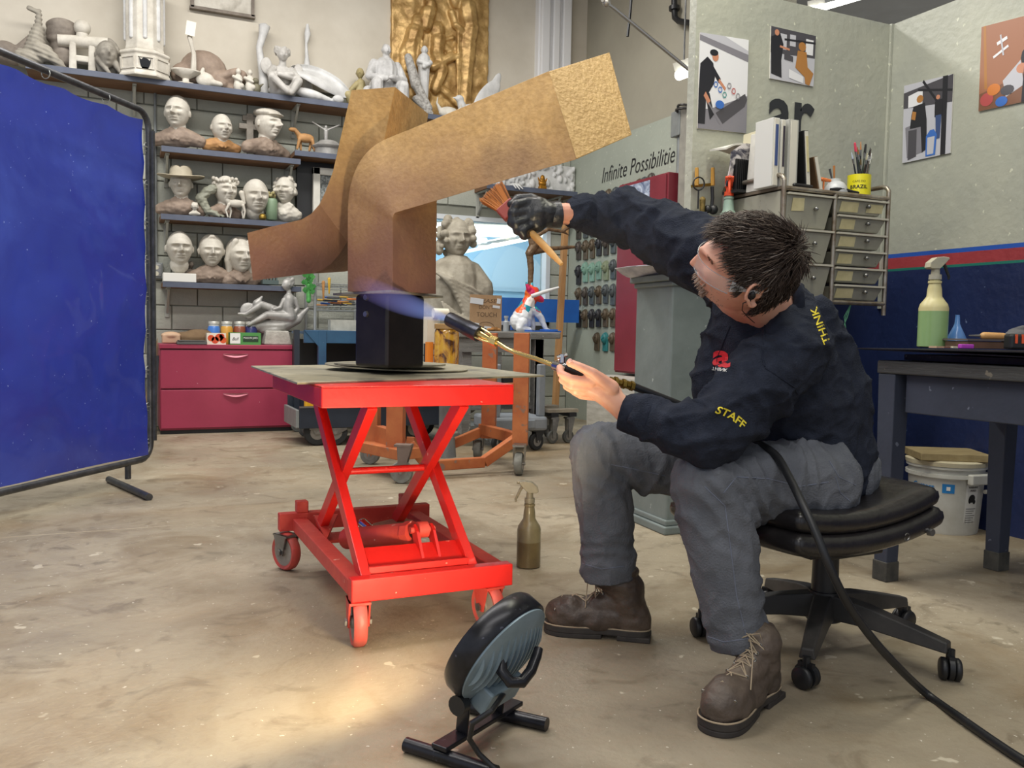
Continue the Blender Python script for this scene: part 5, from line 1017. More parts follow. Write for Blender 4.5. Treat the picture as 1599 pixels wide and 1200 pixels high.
for rn, (nmr, it, _) in enumerate(rows):
    k = 0
    for ci, v in enumerate(it):
        if v is None: continue
        px_ = cols[ci][0] - (2 if rn == 5 and ci == 3 else 0) + (.6 * (2 - rn) if ci > 0 else 0) * .5
        plaque(0, ci, px_, v[0], v[1], v[2], '%s face plaque, %s from left in the %s' % (nm_(v[2]), ords[k], nmr), 'face plaques on the gallery wall'); k += 1
mu = [m_ps, m_pb, m_ps, m_pd, m_pd, m_pb, m_ps, m_pd]
for i, (px_, py_) in enumerate(((941, 299), (952, 297), (963, 294), (974, 290), (986, 287), (1000, 281), (1008, 278), (1019, 272))):
    plaque(0, 0, px_, py_ - 2, py_ + 30, mu[i], '%s round topped plaque, %s in the row under the lettering' % (nm_(mu[i]), (ords + ['seventh', 'eighth'])[i]), 'round topped plaques under the lettering')
# red display cabinet hung on the wall
m_rc = mat('dark_red_laminate', '86303C', '7A2834', .45, sc=3)
xr_ = XI - .14; y1 = PX(964, 400, xr_).y; y0 = PX(1040, 400, xr_).y; zb_ = PX(1000, 585, xr_).z; ztl = PX(1038, 270, xr_).z
a = PX(964, 297, xr_); e = thing('display_cabinet', 'tall dark red display cabinet standing against the gallery wall', 'cabinet', (xr_ + .06, (y0 + y1) / 2, zb_))
q = MB(); q.box((xr_ + .068, (y0 + y1) / 2, (zb_ + ztl) / 2), (.13, y1 - y0, ztl - zb_)); q.obj('body', m_rc, e, bevel=.004)
q = MB(); q.box((xr_ - .004, (y0 + y1) / 2, (zb_ + ztl) / 2), (.02, y1 - y0 - .03, ztl - zb_ - .03)); d1 = q.obj('door', m_rc, e, bevel=.003)
pa_ = PX(983, 294, xr_ - .016); pb_ = PX(1015, 286, xr_ - .016); q = MB(); zc = PX(1000, 305, xr_).z; q.box((xr_ - .017, (pa_.y + pb_.y) / 2, zc - .10), (.003, pa_.y - pb_.y, .40)); d2 = q.obj('storm_picture', mat('cloud_print', '2E4470', 'C9D3E4', .4, sc=9, dist=1.5), d1)
# white crate base beneath it
q = MB(); q.box((xr_ - .07, (y0 + y1) / 2 - .1, zb_ / 2 - .01), (.4, y1 - y0 + .2, zb_ - .03)); tag(q.obj('white_crate', mat('chalky_white_wood', 'CFCCC2', 'B9B5A8', .8, sc=7, stretch=(1, 1, 6))), 'chalky white crate under the dark red display cabinet', 'crate')
# conduit with switch box at the end of the low wall
yc0 = PX(1059, 300, XI - .03).y; e = thing('conduit_pipe', 'grey conduit pipe with a square switch box at the end of the gallery wall', 'pipe', (XI - .03, yc0, 0))
q = MB(); q.cone((XI - .03, yc0, 0), (XI - .03, yc0, PX(1060, 212, XI - .03).z), .022, .022, 12); q.obj('pipe', m_grey, e, smooth=True)
q = MB(); q.box((XI - .04, yc0, PX(1060, 195, XI - .03).z), (.08, .12, .20)); q.obj('switch_box', m_grey, e, bevel=.006)
q = MB(); q.box((XI - .02, yc0, PX(1060, 292, XI - .03).z), (.05, .09, .025)); q.obj('strap', m_steel, e)
q = MB(); yc2 = PX(1069, 300, XI - .05).y; q.box((XI - .03, yc2, hI / 2), (.08, .13, hI - .02)); tag(q.obj('end_post', mat('scratched_grey_post', '9A978C', '85827A', .7, sc=9), bevel=.005), 'scratched grey end post of the gallery wall beside the conduit', 'post')
q = MB(); b = PX(1070, 178, XI - .05); q.torus(b + up * .03, (0, 0, 1), .07, .012, 18, 6); q.torus(b + up * .05, (.2, 0, 1), .06, .01, 18, 6); q.cap(b + up * .02, b + Vector((0, .1, .05)), .02, .02); tag(q.obj('coiled_wire', mat('dark_wire', '3C3A38', rough=.5, metal=.5)), 'coil of dark wire heaped on top of the grey end post', 'wire')
# beige wall: pipe, cord, cable stay
q = MB(); c = [PX(1053, -30, XI + .08), PX(1053, 14, XI + .08), PX(1054, 28, XI + .08), PX(1060, 33, XI + .08), PX(1088, 38, XI + .08)]
q.tube(c, .025, 10); q.cone(PX(1053, 10, XI + .08), PX(1053, 16, XI + .08), .045, .045, 12); tag(q.obj('black_pipe', m_blk, smooth=True), 'black elbow pipe near the top of the tall beige wall', 'pipe')
q = MB(); q.tube([V(941, 0, 4.4), V(960, 14, 4.5), V(1060, 96, 5.0), V(1084, 116, 5.1)], .010, 8); q.ell(V(947, 4, 4.42), .022); tag(q.obj('stay_rod', mat('aluminium_rod', 'A8A49C', rough=.35, metal=.7), smooth=True), 'thin slanting metal stay rod crossing in front of the beige wall', 'rod')
q = MB(); q.tube([V(986, -5, 5.6), V(984, 20, 5.6), V(980, 57, 5.6)], .010, 6); tag(q.obj('black_rope', m_blk), 'short dark cord hanging down before the beige wall', 'cord')
# ================================================================== WELDING SCREEN (blue curtain)
dirC = Vector((math.sin(math.radians(35.6)), math.cos(math.radians(35.6)), 0)); nC = Vector((dirC.y, -dirC.x, 0)); F0 = PZ(200, 757)
def PC(px, py, off=0):
    r = ray(px, py); t = (F0 + nC * off - CAM).dot(nC) / r.dot(nC); return CAM + r * t
m_frm = mat('dark_steel_tube', '3C3E42', '55565A', .4, .6, sc=20)
e = thing('welding_screen', 'tall blue vinyl welding curtain laced to a dark steel pipe frame', 'screen', F0)
tr = PC(240, 190); br = PC(227, 700); zt_ = PC(235, 178).z; zb_ = PC(215, 720).z
s_r = (tr - F0).dot(dirC); s_b = (br - F0).dot(dirC); s_r = (s_r + s_b) / 2
def CC(s, z, o=0): return F0 + dirC * s + Vector((0, 0, z)) + nC * o
rc = .09; arc = [(s_r - rc + rc * math.sin(t), zt_ - rc + rc * math.cos(t)) for t in np.linspace(0, math.pi / 2, 6)]; arc2 = [(s_r - rc + rc * math.cos(t), zb_ + rc - rc * math.sin(t)) for t in np.linspace(0, math.pi / 2, 6)]
SL = -2.6
pts = [CC(SL, zt_)] + [CC(a, b) for a, b in arc] + [CC(a, b) for a, b in arc2] + [CC(SL, zb_)]
q = MB(); q.tube(pts, .017, 12); q.obj('pipe_frame', m_frm, e, smooth=True)
q = MB(); q.cone(CC(s_r - .012, zt_ - .1, .035), CC(s_r - .012, zb_ + .1, .035), .010, .010, 8); q.obj('side_rod', m_frm, e, smooth=True)
q = MB(); q.cone(CC(0, zb_), CC(0, .03), .016, .016, 10); q.obj('leg', m_frm, e, smooth=True)
q = MB(); q.cone(PZ(170, 749, .016), PZ(233, 777, .016), .018, .018, 12); q.obj('foot', m_frm, e, smooth=True)
def vinyl():
    m = mat('blue_vinyl', '263BA8', '3248AE', .32, sc=1.4, bump=.12, bsc=5, spk=(55, .735), spkc='8FA0D8', coat=.35, c3='20339A', dist=.5)
    return m
P = []; nu_, nv_ = 46, 40; sC0, sC1 = SL, s_r - .045; zC0, zC1 = zb_ + .025, zt_ - .045
for j in range(nv_ + 1):
    row = []; v = j / nv_
    for i in range(nu_ + 1):
        u = i / nu_; s_ = sC0 + (sC1 - sC0) * u; z = zC0 + (zC1 - zC0) * v
        if u > .97: s_ -= .012 * abs(math.sin(v * math.pi * 8)) 
        if v > .97: z -= .015 * abs(math.sin(u * math.pi * 9))
        o = .018 * noise.noise(Vector((s_ * 1.2, z * 1.2, 0))) + .030 * noise.noise(Vector((s_ * 3, z * 3, 4))) * (max(0, 1 - v * 4) + max(0, v * 5 - 4) * .6) + .006 * noise.noise(Vector((s_ * 9, z * 5, 2)))
        for zc in (.30, .62, 1.55): o -= .006 * math.exp(-((z - zb_ - zc + .04 * u) / .012) ** 2)
        row.append(CC(s_, z, o))
    P.append(row)
q = MB(); q.sheet(P, .002, nC); o = q.obj('vinyl_curtain', vinyl(), e, smooth=True, sharp=60)
for i in range(9):
    z = zC0 + (zC1 - zC0) * (i + .3) / 9; q = MB(); q.torus(CC(s_r - .02, z), dirC.cross(Vector((0, 0, 1))), .022, .0025, 12, 5); q.box(CC(s_r - .03, z), (.03, .012, .006), basis(dirC, nC, up)); q.obj('lacing_tie', m_wire, e)
for i in range(6):
    s_ = s_r - .35 - i * .42; q = MB(); q.torus(CC(s_, zt_ - .015), dirC, .022, .0025, 12, 5); q.obj('lacing_tie', m_wire, e)
# ================================================================== RED LIFT TABLE
LO = PZ(552, 1010); 
def L(u, v, z): return Vector((LO.x + u, LO.y + v, z))
m_lr = mat('bright_red_enamel', 'D8231C', 'C41D1A', .42, sc=4, bump=.08, spk=(36, .73), spkc='E0A090', coat=.15)
m_lrd = mat('worn_red_enamel', 'B83830', 'C84A3C', .55, sc=8, bump=.1, spk=(36, .72), spkc='D8A898')
LT = thing('lift_table', 'bright red scissor lift table on casters carrying a steel sheet', 'lift table', L(.2, .4, 0)); W_, D_ = .40, .80
def bx(name, u0, u1, v0, v1, z0, z1, m=m_lr, b=.003): q = MB(); q.box(L((u0 + u1) / 2, (v0 + v1) / 2, (z0 + z1) / 2), (u1 - u0, v1 - v0, z1 - z0)); return q.obj(name, m, LT, bevel=b)
zb0, zb1 = .128, .190
bx('front_beam', -.015, W_ + .05, -.035, .005, zb0, zb1)
bx('side_rail', -.015, .035, .005, D_, zb0 + .01, zb1 - .008, m_lrd); bx('side_rail', W_ - .005, W_ + .045, .005, D_, zb0 + .01, zb1 - .008, m_lrd)
bx('rear_beam', -.06, W_ + .09, D_, D_ + .04, zb0 + .01, zb1 + .01, m_lrd); bx('corner_stub', -.0, .04, D_ + .0, D_ + .042, zb1 + .01, zb1 + .05, m_lrd); bx('corner_stub', W_ - .02, W_ + .02, D_, D_ + .042, zb1 + .01, zb1 + .05, m_lrd)
bx('cross_plate', .035, W_ - .005, D_ - .22, D_ - .10, zb0 + .01, zb0 + .02, m_lrd)
# platform frame
zp0, zp1 = .640, .694; pu0, pu1 = -.085, W_ + .068
bx('platform_front', pu0, pu1, .02, .04, zp0, zp1); bx('platform_back', pu0, pu1, D_ - .02, D_, zp0, zp1)
bx('platform_side', pu0, pu0 + .02, .04, D_ - .02, zp0, zp1, mat('red_enamel_side', 'C8221E', 'B81E20', .42, sc=4)); bx('platform_side', pu1 - .02, pu1, .04, D_ - .02, zp0, zp1)
bx('platform_top', pu0, pu1, .02, D_, zp1, zp1 + .004)
# scissor legs: flat bars
def leg(u, v0, z0, v1, z1, w_=.042, th=.016): q = MB(); q.bar(L(u, v0, z0), L(u, v1, z1), th, w_, (1, 0, 0)); q2 = q; return q.obj('scissor_leg', m_lr, LT, bevel=.002)
def bar2(u, v0, z0, v1, z1, w_=.044, th=.028):
    q = MB(); a = L(u, v0, z0); b = L(u, v1, z1); d = (b - a).normalized(); n_ = Vector((1, 0, 0)).cross(d)
    q.box((a + b) / 2, (th, w_, (b - a).length), basis(Vector((1, 0, 0)), n_, d)); return q.obj('scissor_leg', m_lr, LT, bevel=.002)
for u in (.035, W_ - .055):
    o_ = .022 if u < .2 else -.022
    bar2(u + o_ * .0, .02, .17, D_ - .12, .65); bar2(u + o_, .05, .65, D_ - .12, .17)
q = MB(); q.cone(L(.03, .35, .415), L(W_ - .05, .35, .415), .011, .011, 12); q.obj('centre_rod', m_lr, LT, smooth=True)
q = MB(); q.prism([L(.055, .02, .185), L(.055, .12, .235), L(.055, .12, .225), L(.055, .02, .165)], (W_ - .12, 0, 0)); q.box(L(W_ / 2 - .01, .022, .188), (W_ - .11, .012, .036)); q.obj('lower_cross_channel', m_lr, LT, bevel=.002)
for s_ in (-1, 1):
    q = MB(); q.prism([L(.235 + s_ * .025, .06, .205), L(.235 + s_ * .025, .13, .215), L(.235 + s_ * .025, .16, .27), L(.235 + s_ * .025, .14, .285), L(.235 + s_ * .025, .11, .27)], (.008, 0, 0)); q.obj('clevis_plate', m_lr, LT)
q = MB(); q.cone(L(.20, .14, .268), L(.275, .14, .268), .010, .010, 10); q.cone(L(.222, .14, .268), L(.252, .14, .268), .024, .024, 18); q.obj('pivot_pin', m_lrd, LT, smooth=True)
q = MB(); q.cone(L(.235, .14, .262), L(.14, .36, .20), .017, .017, 16); q.obj('piston_rod', m_blkm, LT, smooth=True); q = MB(); q.cone(L(.22, .18, .25), L(.10, .48, .175), .032, .034, 18); q.cone(L(.222, .175, .252), L(.21, .20, .245), .036, .036, 8); q.obj('hydraulic_cylinder', m_lrd, LT, smooth=True)
q = MB(); q.cone(L(.09, .22, .13), L(.12, .30, .13), .02, .02, 8); q.cone(L(.075, .2, .14), L(.14, .2, .14), .015, .015, 8); q.cone(L(.10, .2, .10), L(.10, .2, .16), .012, .012, 8); q.obj('pump_valve', m_lrd, LT)
q = MB(); q.cap(L(.135, .42, .235), L(.16, .36, .21), .016, .012, 10); q.cone(L(.16, .36, .215), L(.165, .33, .175), .009, .008, 8); q.obj('release_fitting', mat('chrome', 'C8C8C8', rough=.15, metal=1), LT, smooth=True)
q = MB(); q.prism([L(.04, D_ - .28, .155), L(.12, D_ - .1, .2), L(.04, D_ - .1, .2)], (0, 0, .01)); q.obj('gusset', m_lrd, LT)
# casters of the lift
m_pu = mat('red_polyurethane', 'C84A40', 'A85048', .5, sc=16, bump=.1); m_rim = mat('dusty_rim', '9C968C', '7E7870', .6, .2, sc=14)
def lcaster(p, yaw, fixed=True):
    r, w_ = .067, .036; a = Vector((math.cos(yaw), math.sin(yaw), 0)); s_ = Vector((-a.y, a.x, 0)); c = Vector((p.x, p.y, r))
    q = MB(); q.lathe([(r * .72, -w_ * .38), (r * .9, -w_ / 2), (r * .985, -w_ * .32), (r, 0), (r * .985, w_ * .32), (r * .9, w_ / 2), (r * .72, w_ * .38)], c, s_, n=36); t_ = q.obj('caster', m_pu, LT, smooth=True, sharp=60)
    q = MB(); q.cone(c - s_ * w_ * .40, c + s_ * w_ * .40, r * .74, r * .74, 28); q.cone(c - s_ * w_ * .55, c + s_ * w_ * .55, r * .25, r * .25, 14); q.obj('rim', m_rim, t_, smooth=True)
    q = MB()
    for k in (-1, 1): e_ = s_ * k * w_ * .66; q.prism([c + e_ - a * .014 - up * .012, c + e_ + a * .014 - up * .012, c + e_ + a * .036 + up * (zb0 - r), c + e_ - a * .036 + up * (zb0 - r)], s_ * k * .005)
    q.box(c + up * (zb0 - r - .003), (.08, w_ * 1.6, .006), basis(a, s_, up)); q.obj('fork', m_lrd if fixed else m_steel, t_)
    q = MB(); q.cone(c - s_ * w_ * .9, c + s_ * w_ * .9, .007, .007, 8); [q.cone(c + s_ * k * w_ * .85, c + s_ * k * w_ * 1.0, .012, .012, 6) for k in (-1, 1)]; q.obj('axle_bolt', m_steel, t_)
lcaster(L(.012, .0, 0), 1.45); lcaster(L(W_ - .01, -.0, 0), 1.75); lcaster(L(-.035, D_ + .01, 0), 2.0, False); lcaster(L(W_ + .02, D_ + .01, 0), 1.3, False)
# loose wood offcuts on the frame
b = L(.30, D_ - .16, zb0 + .02)
for i, lb in enumerate(('short worn wooden block lying on the cross plate of the lift table', 'thin pale wooden slat lying flat beside the block on the lift table')):
    q = MB(); q.box(b + Vector((-.0 - .09 * i, -.0 - .04 * i, .018 - .008 * i)), (.13, .07 - .02 * i, .032 - .018 * i), RZ(.5 + .3 * i)); tag(q.obj('wood_block', mat('worn_wood_block', 'A88A6A', '8A6C50', .8, sc=14), bevel=.003), lb, 'wood')
# steel sheet and round plates on top
zs = zp1 + .004
m_sheet = mat('mottled_steel_sheet', '8F8872', '6E6A5E', .45, .35, sc=5, c3='A39C84', bump=.1, spk=(24, .70), spkc='4A4640', dist=.8)
m_sheete = m_sheet
q = MB(); B_ = PZ(464, 601, zs); A2 = PZ(392, 574, zs); C2 = PZ(850, 589, zs)
q.prism([B_, C2, A2 + (C2 - B_), A2], (0, 0, .006)); tag(q.obj('steel_sheet', m_sheet, bevel=.001, seg=1), 'large square mottled steel sheet lying crosswise on the red lift table', 'sheet')
zq1 = zs + .006; pc = PZ(620, 578, zq1)
q = MB(); ring = []; 
P_ = []
for k, (rr) in enumerate((.03, .12, .22, .255)):
    P_.append([pc + Vector((rr * math.cos(a), rr * math.sin(a) * 1.0, .002 + .016 * (rr / .255) ** 2 * (.5 + .5 * math.cos(a - 2.6)))) for a in np.linspace(0, 2 * math.pi, 40, endpoint=False)])
q.rings([[p for p in r] for r in P_], cap=False); top = [[p + Vector((0, 0, .004)) for p in r] for r in P_]; q.rings(P_ + top[::-1]); tag(q.obj('bowed_plate', m_sheet, smooth=True), 'thin bowed round steel plate lying on the steel sheet', 'plate')
q = MB(); q.cone(pc + Vector((-.02, .02, .018)), pc + Vector((-.02, .02, .024)), .20, .20, 40); tag(q.obj('round_plate', m_sheet), 'smaller flat steel disc under the black square post', 'plate')
# black square post with base cap
pz0 = zq1 + .022; fc = V(605, 574, 2.72); fl = V(553, 570, 2.82); fr = V(663, 573, 2.86)
for p in (fc, fl, fr): p.z = pz0
fb = fl + fr - fc; zc_ = V(605, 459, dep(fc)).z
q = MB(); q.prism([fc, fr, fb, fl], (0, 0, zc_ - pz0)); PST = thing('square_post', 'black square steel post standing on the lift table under the sculpture', 'post', (fc + fb) / 2)
q.obj('tube', mat('post_black_steel', '2B2826', '3A3532', .34, .5, sc=6, spk=(30, .72), spkc='7a6e60'), PST, bevel=.012, seg=3)
for y_ in (465, 491):
    t_ = fl.lerp(fc, .36); p = V(570, y_, dep(t_)); n_ = (fl - fc).cross(up).normalized(); n_ = -n_ if n_.dot(FW) > 0 else n_; p = Vector((t_.x, t_.y, p.z)); q = MB(); q.cone(p - n_ * .002, p + n_ * .006, .011, .009, 14); q.obj('bolt_head', m_steel, PST, smooth=True)
q = MB(); zc2 = zc_; cpt = (fc + fb) / 2; ca = V(520, 459, 2.93); cb_ = V(610, 456.5, 2.60); cc = V(692, 459.5, 2.98)
for p in (ca, cb_, cc): p.z = zc2
q.prism([ca, cb_, cc, ca + cc - cb_], (0, 0, .007)); tag(q.obj('mounting_plate', m_sheet), 'flat square steel mounting plate between black post and rusty sculpture', 'plate')
# ================================================================== SCULPTURE
m_cor = mat('golden_brown_patina', 'C6A26A', '9C7A48', .62, .08, sc=3.2, c3='B8935A', bump=.18, bsc=70, dist=.9, lo=.32, hi=.68)
def cor():
    m = m_cor; nt = m.node_tree; N = nt.nodes; L_ = nt.links; b = N['Principled BSDF']; src = b.inputs['Base Color'].links[0].from_socket
    tc = N.new('ShaderNodeTexCoord')
    n1 = N.new('ShaderNodeTexNoise'); n1.inputs['Scale'].default_value = 55; n1.inputs['Detail'].default_value = 5; L_.new(tc.outputs['Object'], n1.inputs['Vector'])
    r = N.new('ShaderNodeValToRGB'); r.color_ramp.elements[0].position = .40; r.color_ramp.elements[1].position = .62; r.color_ramp.elements[0].color = (.80, .78, .75, 1); r.color_ramp.elements[1].color = (1, 1, 1, 1); L_.new(n1.outputs['Fac'], r.inputs['Fac'])
    mx = N.new('ShaderNodeMix'); mx.data_type = 'RGBA'; mx.blend_type = 'MULTIPLY'; mx.inputs[0].default_value = .8; L_.new(src, mx.inputs[6]); L_.new(r.outputs['Color'], mx.inputs[7])
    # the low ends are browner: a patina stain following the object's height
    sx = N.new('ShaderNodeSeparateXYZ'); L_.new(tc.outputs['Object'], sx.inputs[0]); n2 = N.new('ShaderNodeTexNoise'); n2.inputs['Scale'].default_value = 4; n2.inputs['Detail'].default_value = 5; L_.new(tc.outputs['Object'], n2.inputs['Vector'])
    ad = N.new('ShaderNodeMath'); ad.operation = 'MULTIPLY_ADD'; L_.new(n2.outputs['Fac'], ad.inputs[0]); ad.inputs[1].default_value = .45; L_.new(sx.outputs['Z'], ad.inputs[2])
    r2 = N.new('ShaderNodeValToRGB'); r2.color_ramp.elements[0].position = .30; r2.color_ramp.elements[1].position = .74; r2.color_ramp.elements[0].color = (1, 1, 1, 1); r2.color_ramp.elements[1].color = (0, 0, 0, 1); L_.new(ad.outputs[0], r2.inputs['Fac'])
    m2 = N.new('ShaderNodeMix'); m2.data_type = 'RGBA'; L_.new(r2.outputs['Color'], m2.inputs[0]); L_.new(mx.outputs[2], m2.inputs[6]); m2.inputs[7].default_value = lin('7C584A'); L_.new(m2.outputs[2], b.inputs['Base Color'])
cor()
SCU = thing('patinated_sculpture', 'large golden brown patinated abstract sculpture of two crossing curved slabs', 'sculpture', Vector((cpt.x, cpt.y, zc2 + .007)))
# right element: column turning into a long arm. rows of (front-left/top, front-right/bottom, back-right, back-left)
zb3 = zc2 + .007
FLp = [(543, 456), (543, 400), (543, 345), (544, 312), (549, 283), (560, 256), (576, 235), (599, 219), (650, 198), (750, 156), (857, 111), (952, 81)]
FRp = [(613, 453), (613, 400), (613, 360), (613, 345), (613.5, 339), (614, 336), (616, 334), (622, 331), (680, 314), (780, 284), (900, 249), (987, 211)]
dFL = [2.78, 2.78, 2.78, 2.78, 2.77, 2.76, 2.75, 2.74, 2.70, 2.64, 2.58, 2.80]
dFR = [2.66, 2.66, 2.66, 2.66, 2.65, 2.65, 2.65, 2.65, 2.62, 2.56, 2.50, 2.66]
BRp = [(681, 457), (681, 400), (682, 350), (682, 332), (682, 322), (682, 316), (682.5, 313.5), (684, 310), (700, 301), (784, 270), (884, 240), (966, 205)]
dBR = [2.83, 2.83, 2.83, 2.83, 2.83, 2.83, 2.83, 2.83, 2.86, 2.82, 2.76, 2.80]
BLp = [(608, 458), (608, 400), (606, 345), (606, 315), (608, 290), (612, 268), (624, 252), (640, 240), (676, 222), (760, 182), (850, 145), (938, 112)]
dBL = [2.96] * 8 + [2.94, 2.90, 2.84, 2.88]
R_ = []
def dens(a, n=4):
    out = []
    for i in range(len(a) - 1):
        for k in range(n): out.append(tuple(x + (y - x) * k / n for x, y in zip(a[i], a[i + 1]))) if isinstance(a[i], tuple) else out.append(a[i] + (a[i + 1] - a[i]) * k / n)
    out.append(a[-1]); return out
for a, da, b, db, c, dc, d, dd in zip(FLp, dFL, FRp, dFR, BRp, dBR, BLp, dBL):
    R_.append([V(*a, da), V(*b, db), V(*c, dc), V(*d, dd)])
for i, z in ((0, zb3),):
    for p in R_[i]: p.z = z
cc4 = [smooth_path([r[k] for r in R_[:11]], 4) for k in range(4)]; RE_ = [R_[10], R_[11]]; R_ = [[cc4[k][i] for k in range(4)] for i in range(len(cc4[0]))]
q = MB(); q.rings(RE_); q.obj('end_section', mat('speckled_gold_patina', 'C2A068', 'A68450', .55, .1, sc=34, bump=.3, bsc=80, lo=.2, hi=.85), SCU, bevel=.003)
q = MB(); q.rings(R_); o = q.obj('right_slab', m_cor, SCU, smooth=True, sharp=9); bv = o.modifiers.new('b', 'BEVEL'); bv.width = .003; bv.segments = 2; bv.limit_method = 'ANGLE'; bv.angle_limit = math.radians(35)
# left element: outline of the front face and its back edge
LF = [(549, 141, 2.80), (617, 136, 2.80), (608, 178, 2.80), (600, 219, 2.81), (592, 270, 2.84), (578, 320, 2.88), (560, 352, 2.9), (542, 378, 2.92), (530, 397, 2.9), (516, 413, 2.88), (503, 422, 2.86), (490, 426.5, 2.84), (440, 433, 2.72), (395, 438, 2.60), (386, 364, 2.60), (420, 355, 2.68), (454, 347, 2.76), (471, 343, 2.80), (486, 334, 2.83), (499, 319, 2.84), (508, 300, 2.84), (514, 284, 2.83), (520, 268, 2.83), (534, 206, 2.81)]
LBk = [(590, 182, 3.12), (669, 178, 3.16), (665, 200, 3.16), (655, 232, 3.16), (645, 280, 3.16), (630, 330, 3.16), (610, 362, 3.16), (590, 388, 3.16), (575, 404, 3.14), (560, 416, 3.12), (548, 422, 3.08), (538, 424.5, 3.05), (480, 428, 2.96), (440, 430, 2.86), (432, 372, 2.86), (460, 362, 2.94), (492, 352, 3.0), (510, 348, 3.04), (525, 338, 3.08), (538, 324, 3.1), (548, 305, 3.1), (555, 289, 3.1), (561, 274, 3.1), (576, 220, 3.1)]
q = MB(); a = [V(*p) for p in LF]; b = [V(*p) for p in LBk]; n_ = len(a)
# triangulate the faces as strips between the two long sides
def strip(pts):
    idx = [(23, 0, 1, 2), (23, 2, 3, 3)]
    return idx
sideL = [0, 23, 22, 21, 20, 19, 18, 17, 16, 15, 14]; sideR = [1, 3, 4, 5, 6, 7, 8, 9, 10, 12, 13]
fs = []
for i in range(10):
    fs.append((sideL[i], sideR[i], sideR[i + 1], sideL[i + 1]))
# skipped outline points 2 and 11 are folded in
fs[0] = (0, 1, 2, 3, 23); fs[8] = (sideL[8], sideR[8], 11, sideR[9], sideL[9])
vs = a + b; F_ = [tuple(f) for f in fs] + [tuple(x + n_ for x in reversed(f)) for f in fs] + [(i, i + n_, (i + 1) % n_ + n_, (i + 1) % n_) for i in range(n_)]
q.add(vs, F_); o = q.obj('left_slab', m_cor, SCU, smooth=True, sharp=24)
# ================================================================== SPRAY BOTTLES
def spray(name, label, b, H_, rb, mb_, mh, face, liquid=None, lv=.5, trig=None):
    e = thing(name, label, 'spray bottle', b); u = H_
    q = MB(); pr = [(rb * .86, 0), (rb, .012 * u), (rb, .43 * u), (rb * .92, .475 * u), (rb * .70, .52 * u), (rb * .52, .56 * u), (rb * .48, .64 * u), (rb * .40, .70 * u), (rb * .46, .705 * u), (rb * .46, .73 * u), (rb * .34, .735 * u), (rb * .34, .76 * u)]
    q.lathe(pr, b, n=32); q.obj('bottle', mb_, e, smooth=True, sharp=50)
    if liquid: q = MB(); q.lathe([(rb * .87, .0), (rb * 1.004, .013 * u), (rb * 1.004, lv * u)], b, n=32); q.obj('liquid', liquid, e, smooth=True, sharp=50)
    f = Vector(face).normalized(); s_ = Vector((-f.y, f.x, 0))
    q = MB(); q.cone(b + up * .745 * u, b + up * .80 * u, rb * .44, rb * .42, 20); q.cone(b + up * .80 * u, b + up * .86 * u, rb * .30, rb * .28, 16); q.obj('collar', mh, e, smooth=True)
    q = MB(); P_ = [b + f * x * u + up * z * u for x, z in ((-.10, .875), (-.075, .86), (.02, .86), (.09, .93), (.12, .965), (.12, .985), (.06, .995), (-.02, .985), (-.09, .93))]; q.prism([p - s_ * .055 * u for p in P_], s_ * .11 * u); q.cone(b + f * .11 * u + up * .975 * u, b + f * .15 * u + up * .975 * u, .022 * u, .018 * u, 10); q.obj('trigger_head', mh, e, bevel=.004)
    q = MB(); q.tube([b + f * x * u + up * z * u for x, z in ((.07, .95), (.11, .89), (.135, .83), (.16, .78), (.155, .75))], [.022 * u, .018 * u, .016 * u, .014 * u, .01 * u], 8); q.obj('trigger', trig or mh, e, smooth=True)
    return e
m_ptl = mat('brown_translucent_bottle', '7A6A44', '5E5038', .35, sc=6, coat=.3); m_smoke = mat('smoky_trigger', 'A09A86', '857F6C', .4, sc=10)
b = PZ(825, 885); spray('spray_bottle', 'dirty brown spray bottle standing on the floor beside the lift table', b, .315, .043, mat('cloudy_plastic_bottle', '8C8262', '6E6448', .35, sc=6, coat=.3), m_smoke, -HR, m_ptl, .30)
# ================================================================== WORK LIGHT
m_lt = mat('slate_blue_casting', '8496A2', '74868F', .5, .3, sc=12); m_blg = mat('glossy_black_enamel', '17181C', '26262C', .3, .3, sc=30, spk=(70, .7), spkc='4A4A55')
T1a, T1b, T2a, T2b = PZ(634, 1163, .014), PZ(775, 1208, .014), PZ(735, 1104, .014), PZ(854, 1132, .014)
Wk = thing('work_light', 'round black and slate blue work light on a black floor stand facing the lift table', 'work light', PZ(745, 1150))
for a, b in ((T1a, T1b), (T2a, T2b)): q = MB(); q.cone(a, b, .0145, .0145, 18); q.obj('foot_tube', m_blg, Wk, smooth=True)
ba = PZ(690, 1166, .034); bb = PZ(802, 1098, .034); c1 = (bb - ba).normalized(); hN = Vector((-c1.y, c1.x, 0))
if hN.dot(HR) > 0: hN = -hN
q = MB(); q.box((ba + bb) / 2, (.038, (bb - ba).length + .02, .010), basis(hN, c1, up)); q.obj('cross_bar', m_blg, Wk, bevel=.002)
EL = math.radians(30); nf = (hN * math.cos(EL) + up * math.sin(EL)).normalized(); LC = V(777, 1012, 1.72); sd = c1; vv = nf.cross(sd).normalized()
if vv.z < 0: vv = -vv
Rr = .118
q = MB(); q.lathe([(Rr * .80, .030), (Rr * .98, .030), (Rr * 1.02, .020), (Rr * 1.02, -.012), (Rr * .97, -.018), (Rr * .90, -.016)], LC, nf, n=48); q.obj('black_bezel', m_blg, Wk, smooth=True, sharp=50)
q = MB(); q.lathe([(Rr * .02, .024), (Rr * .82, .024), (Rr * .82, .026), (Rr * .02, .026)], LC, nf, n=40); q.obj('lamp_glass', mat('lit_lens', 'FFE2A8', emit=14), Wk)
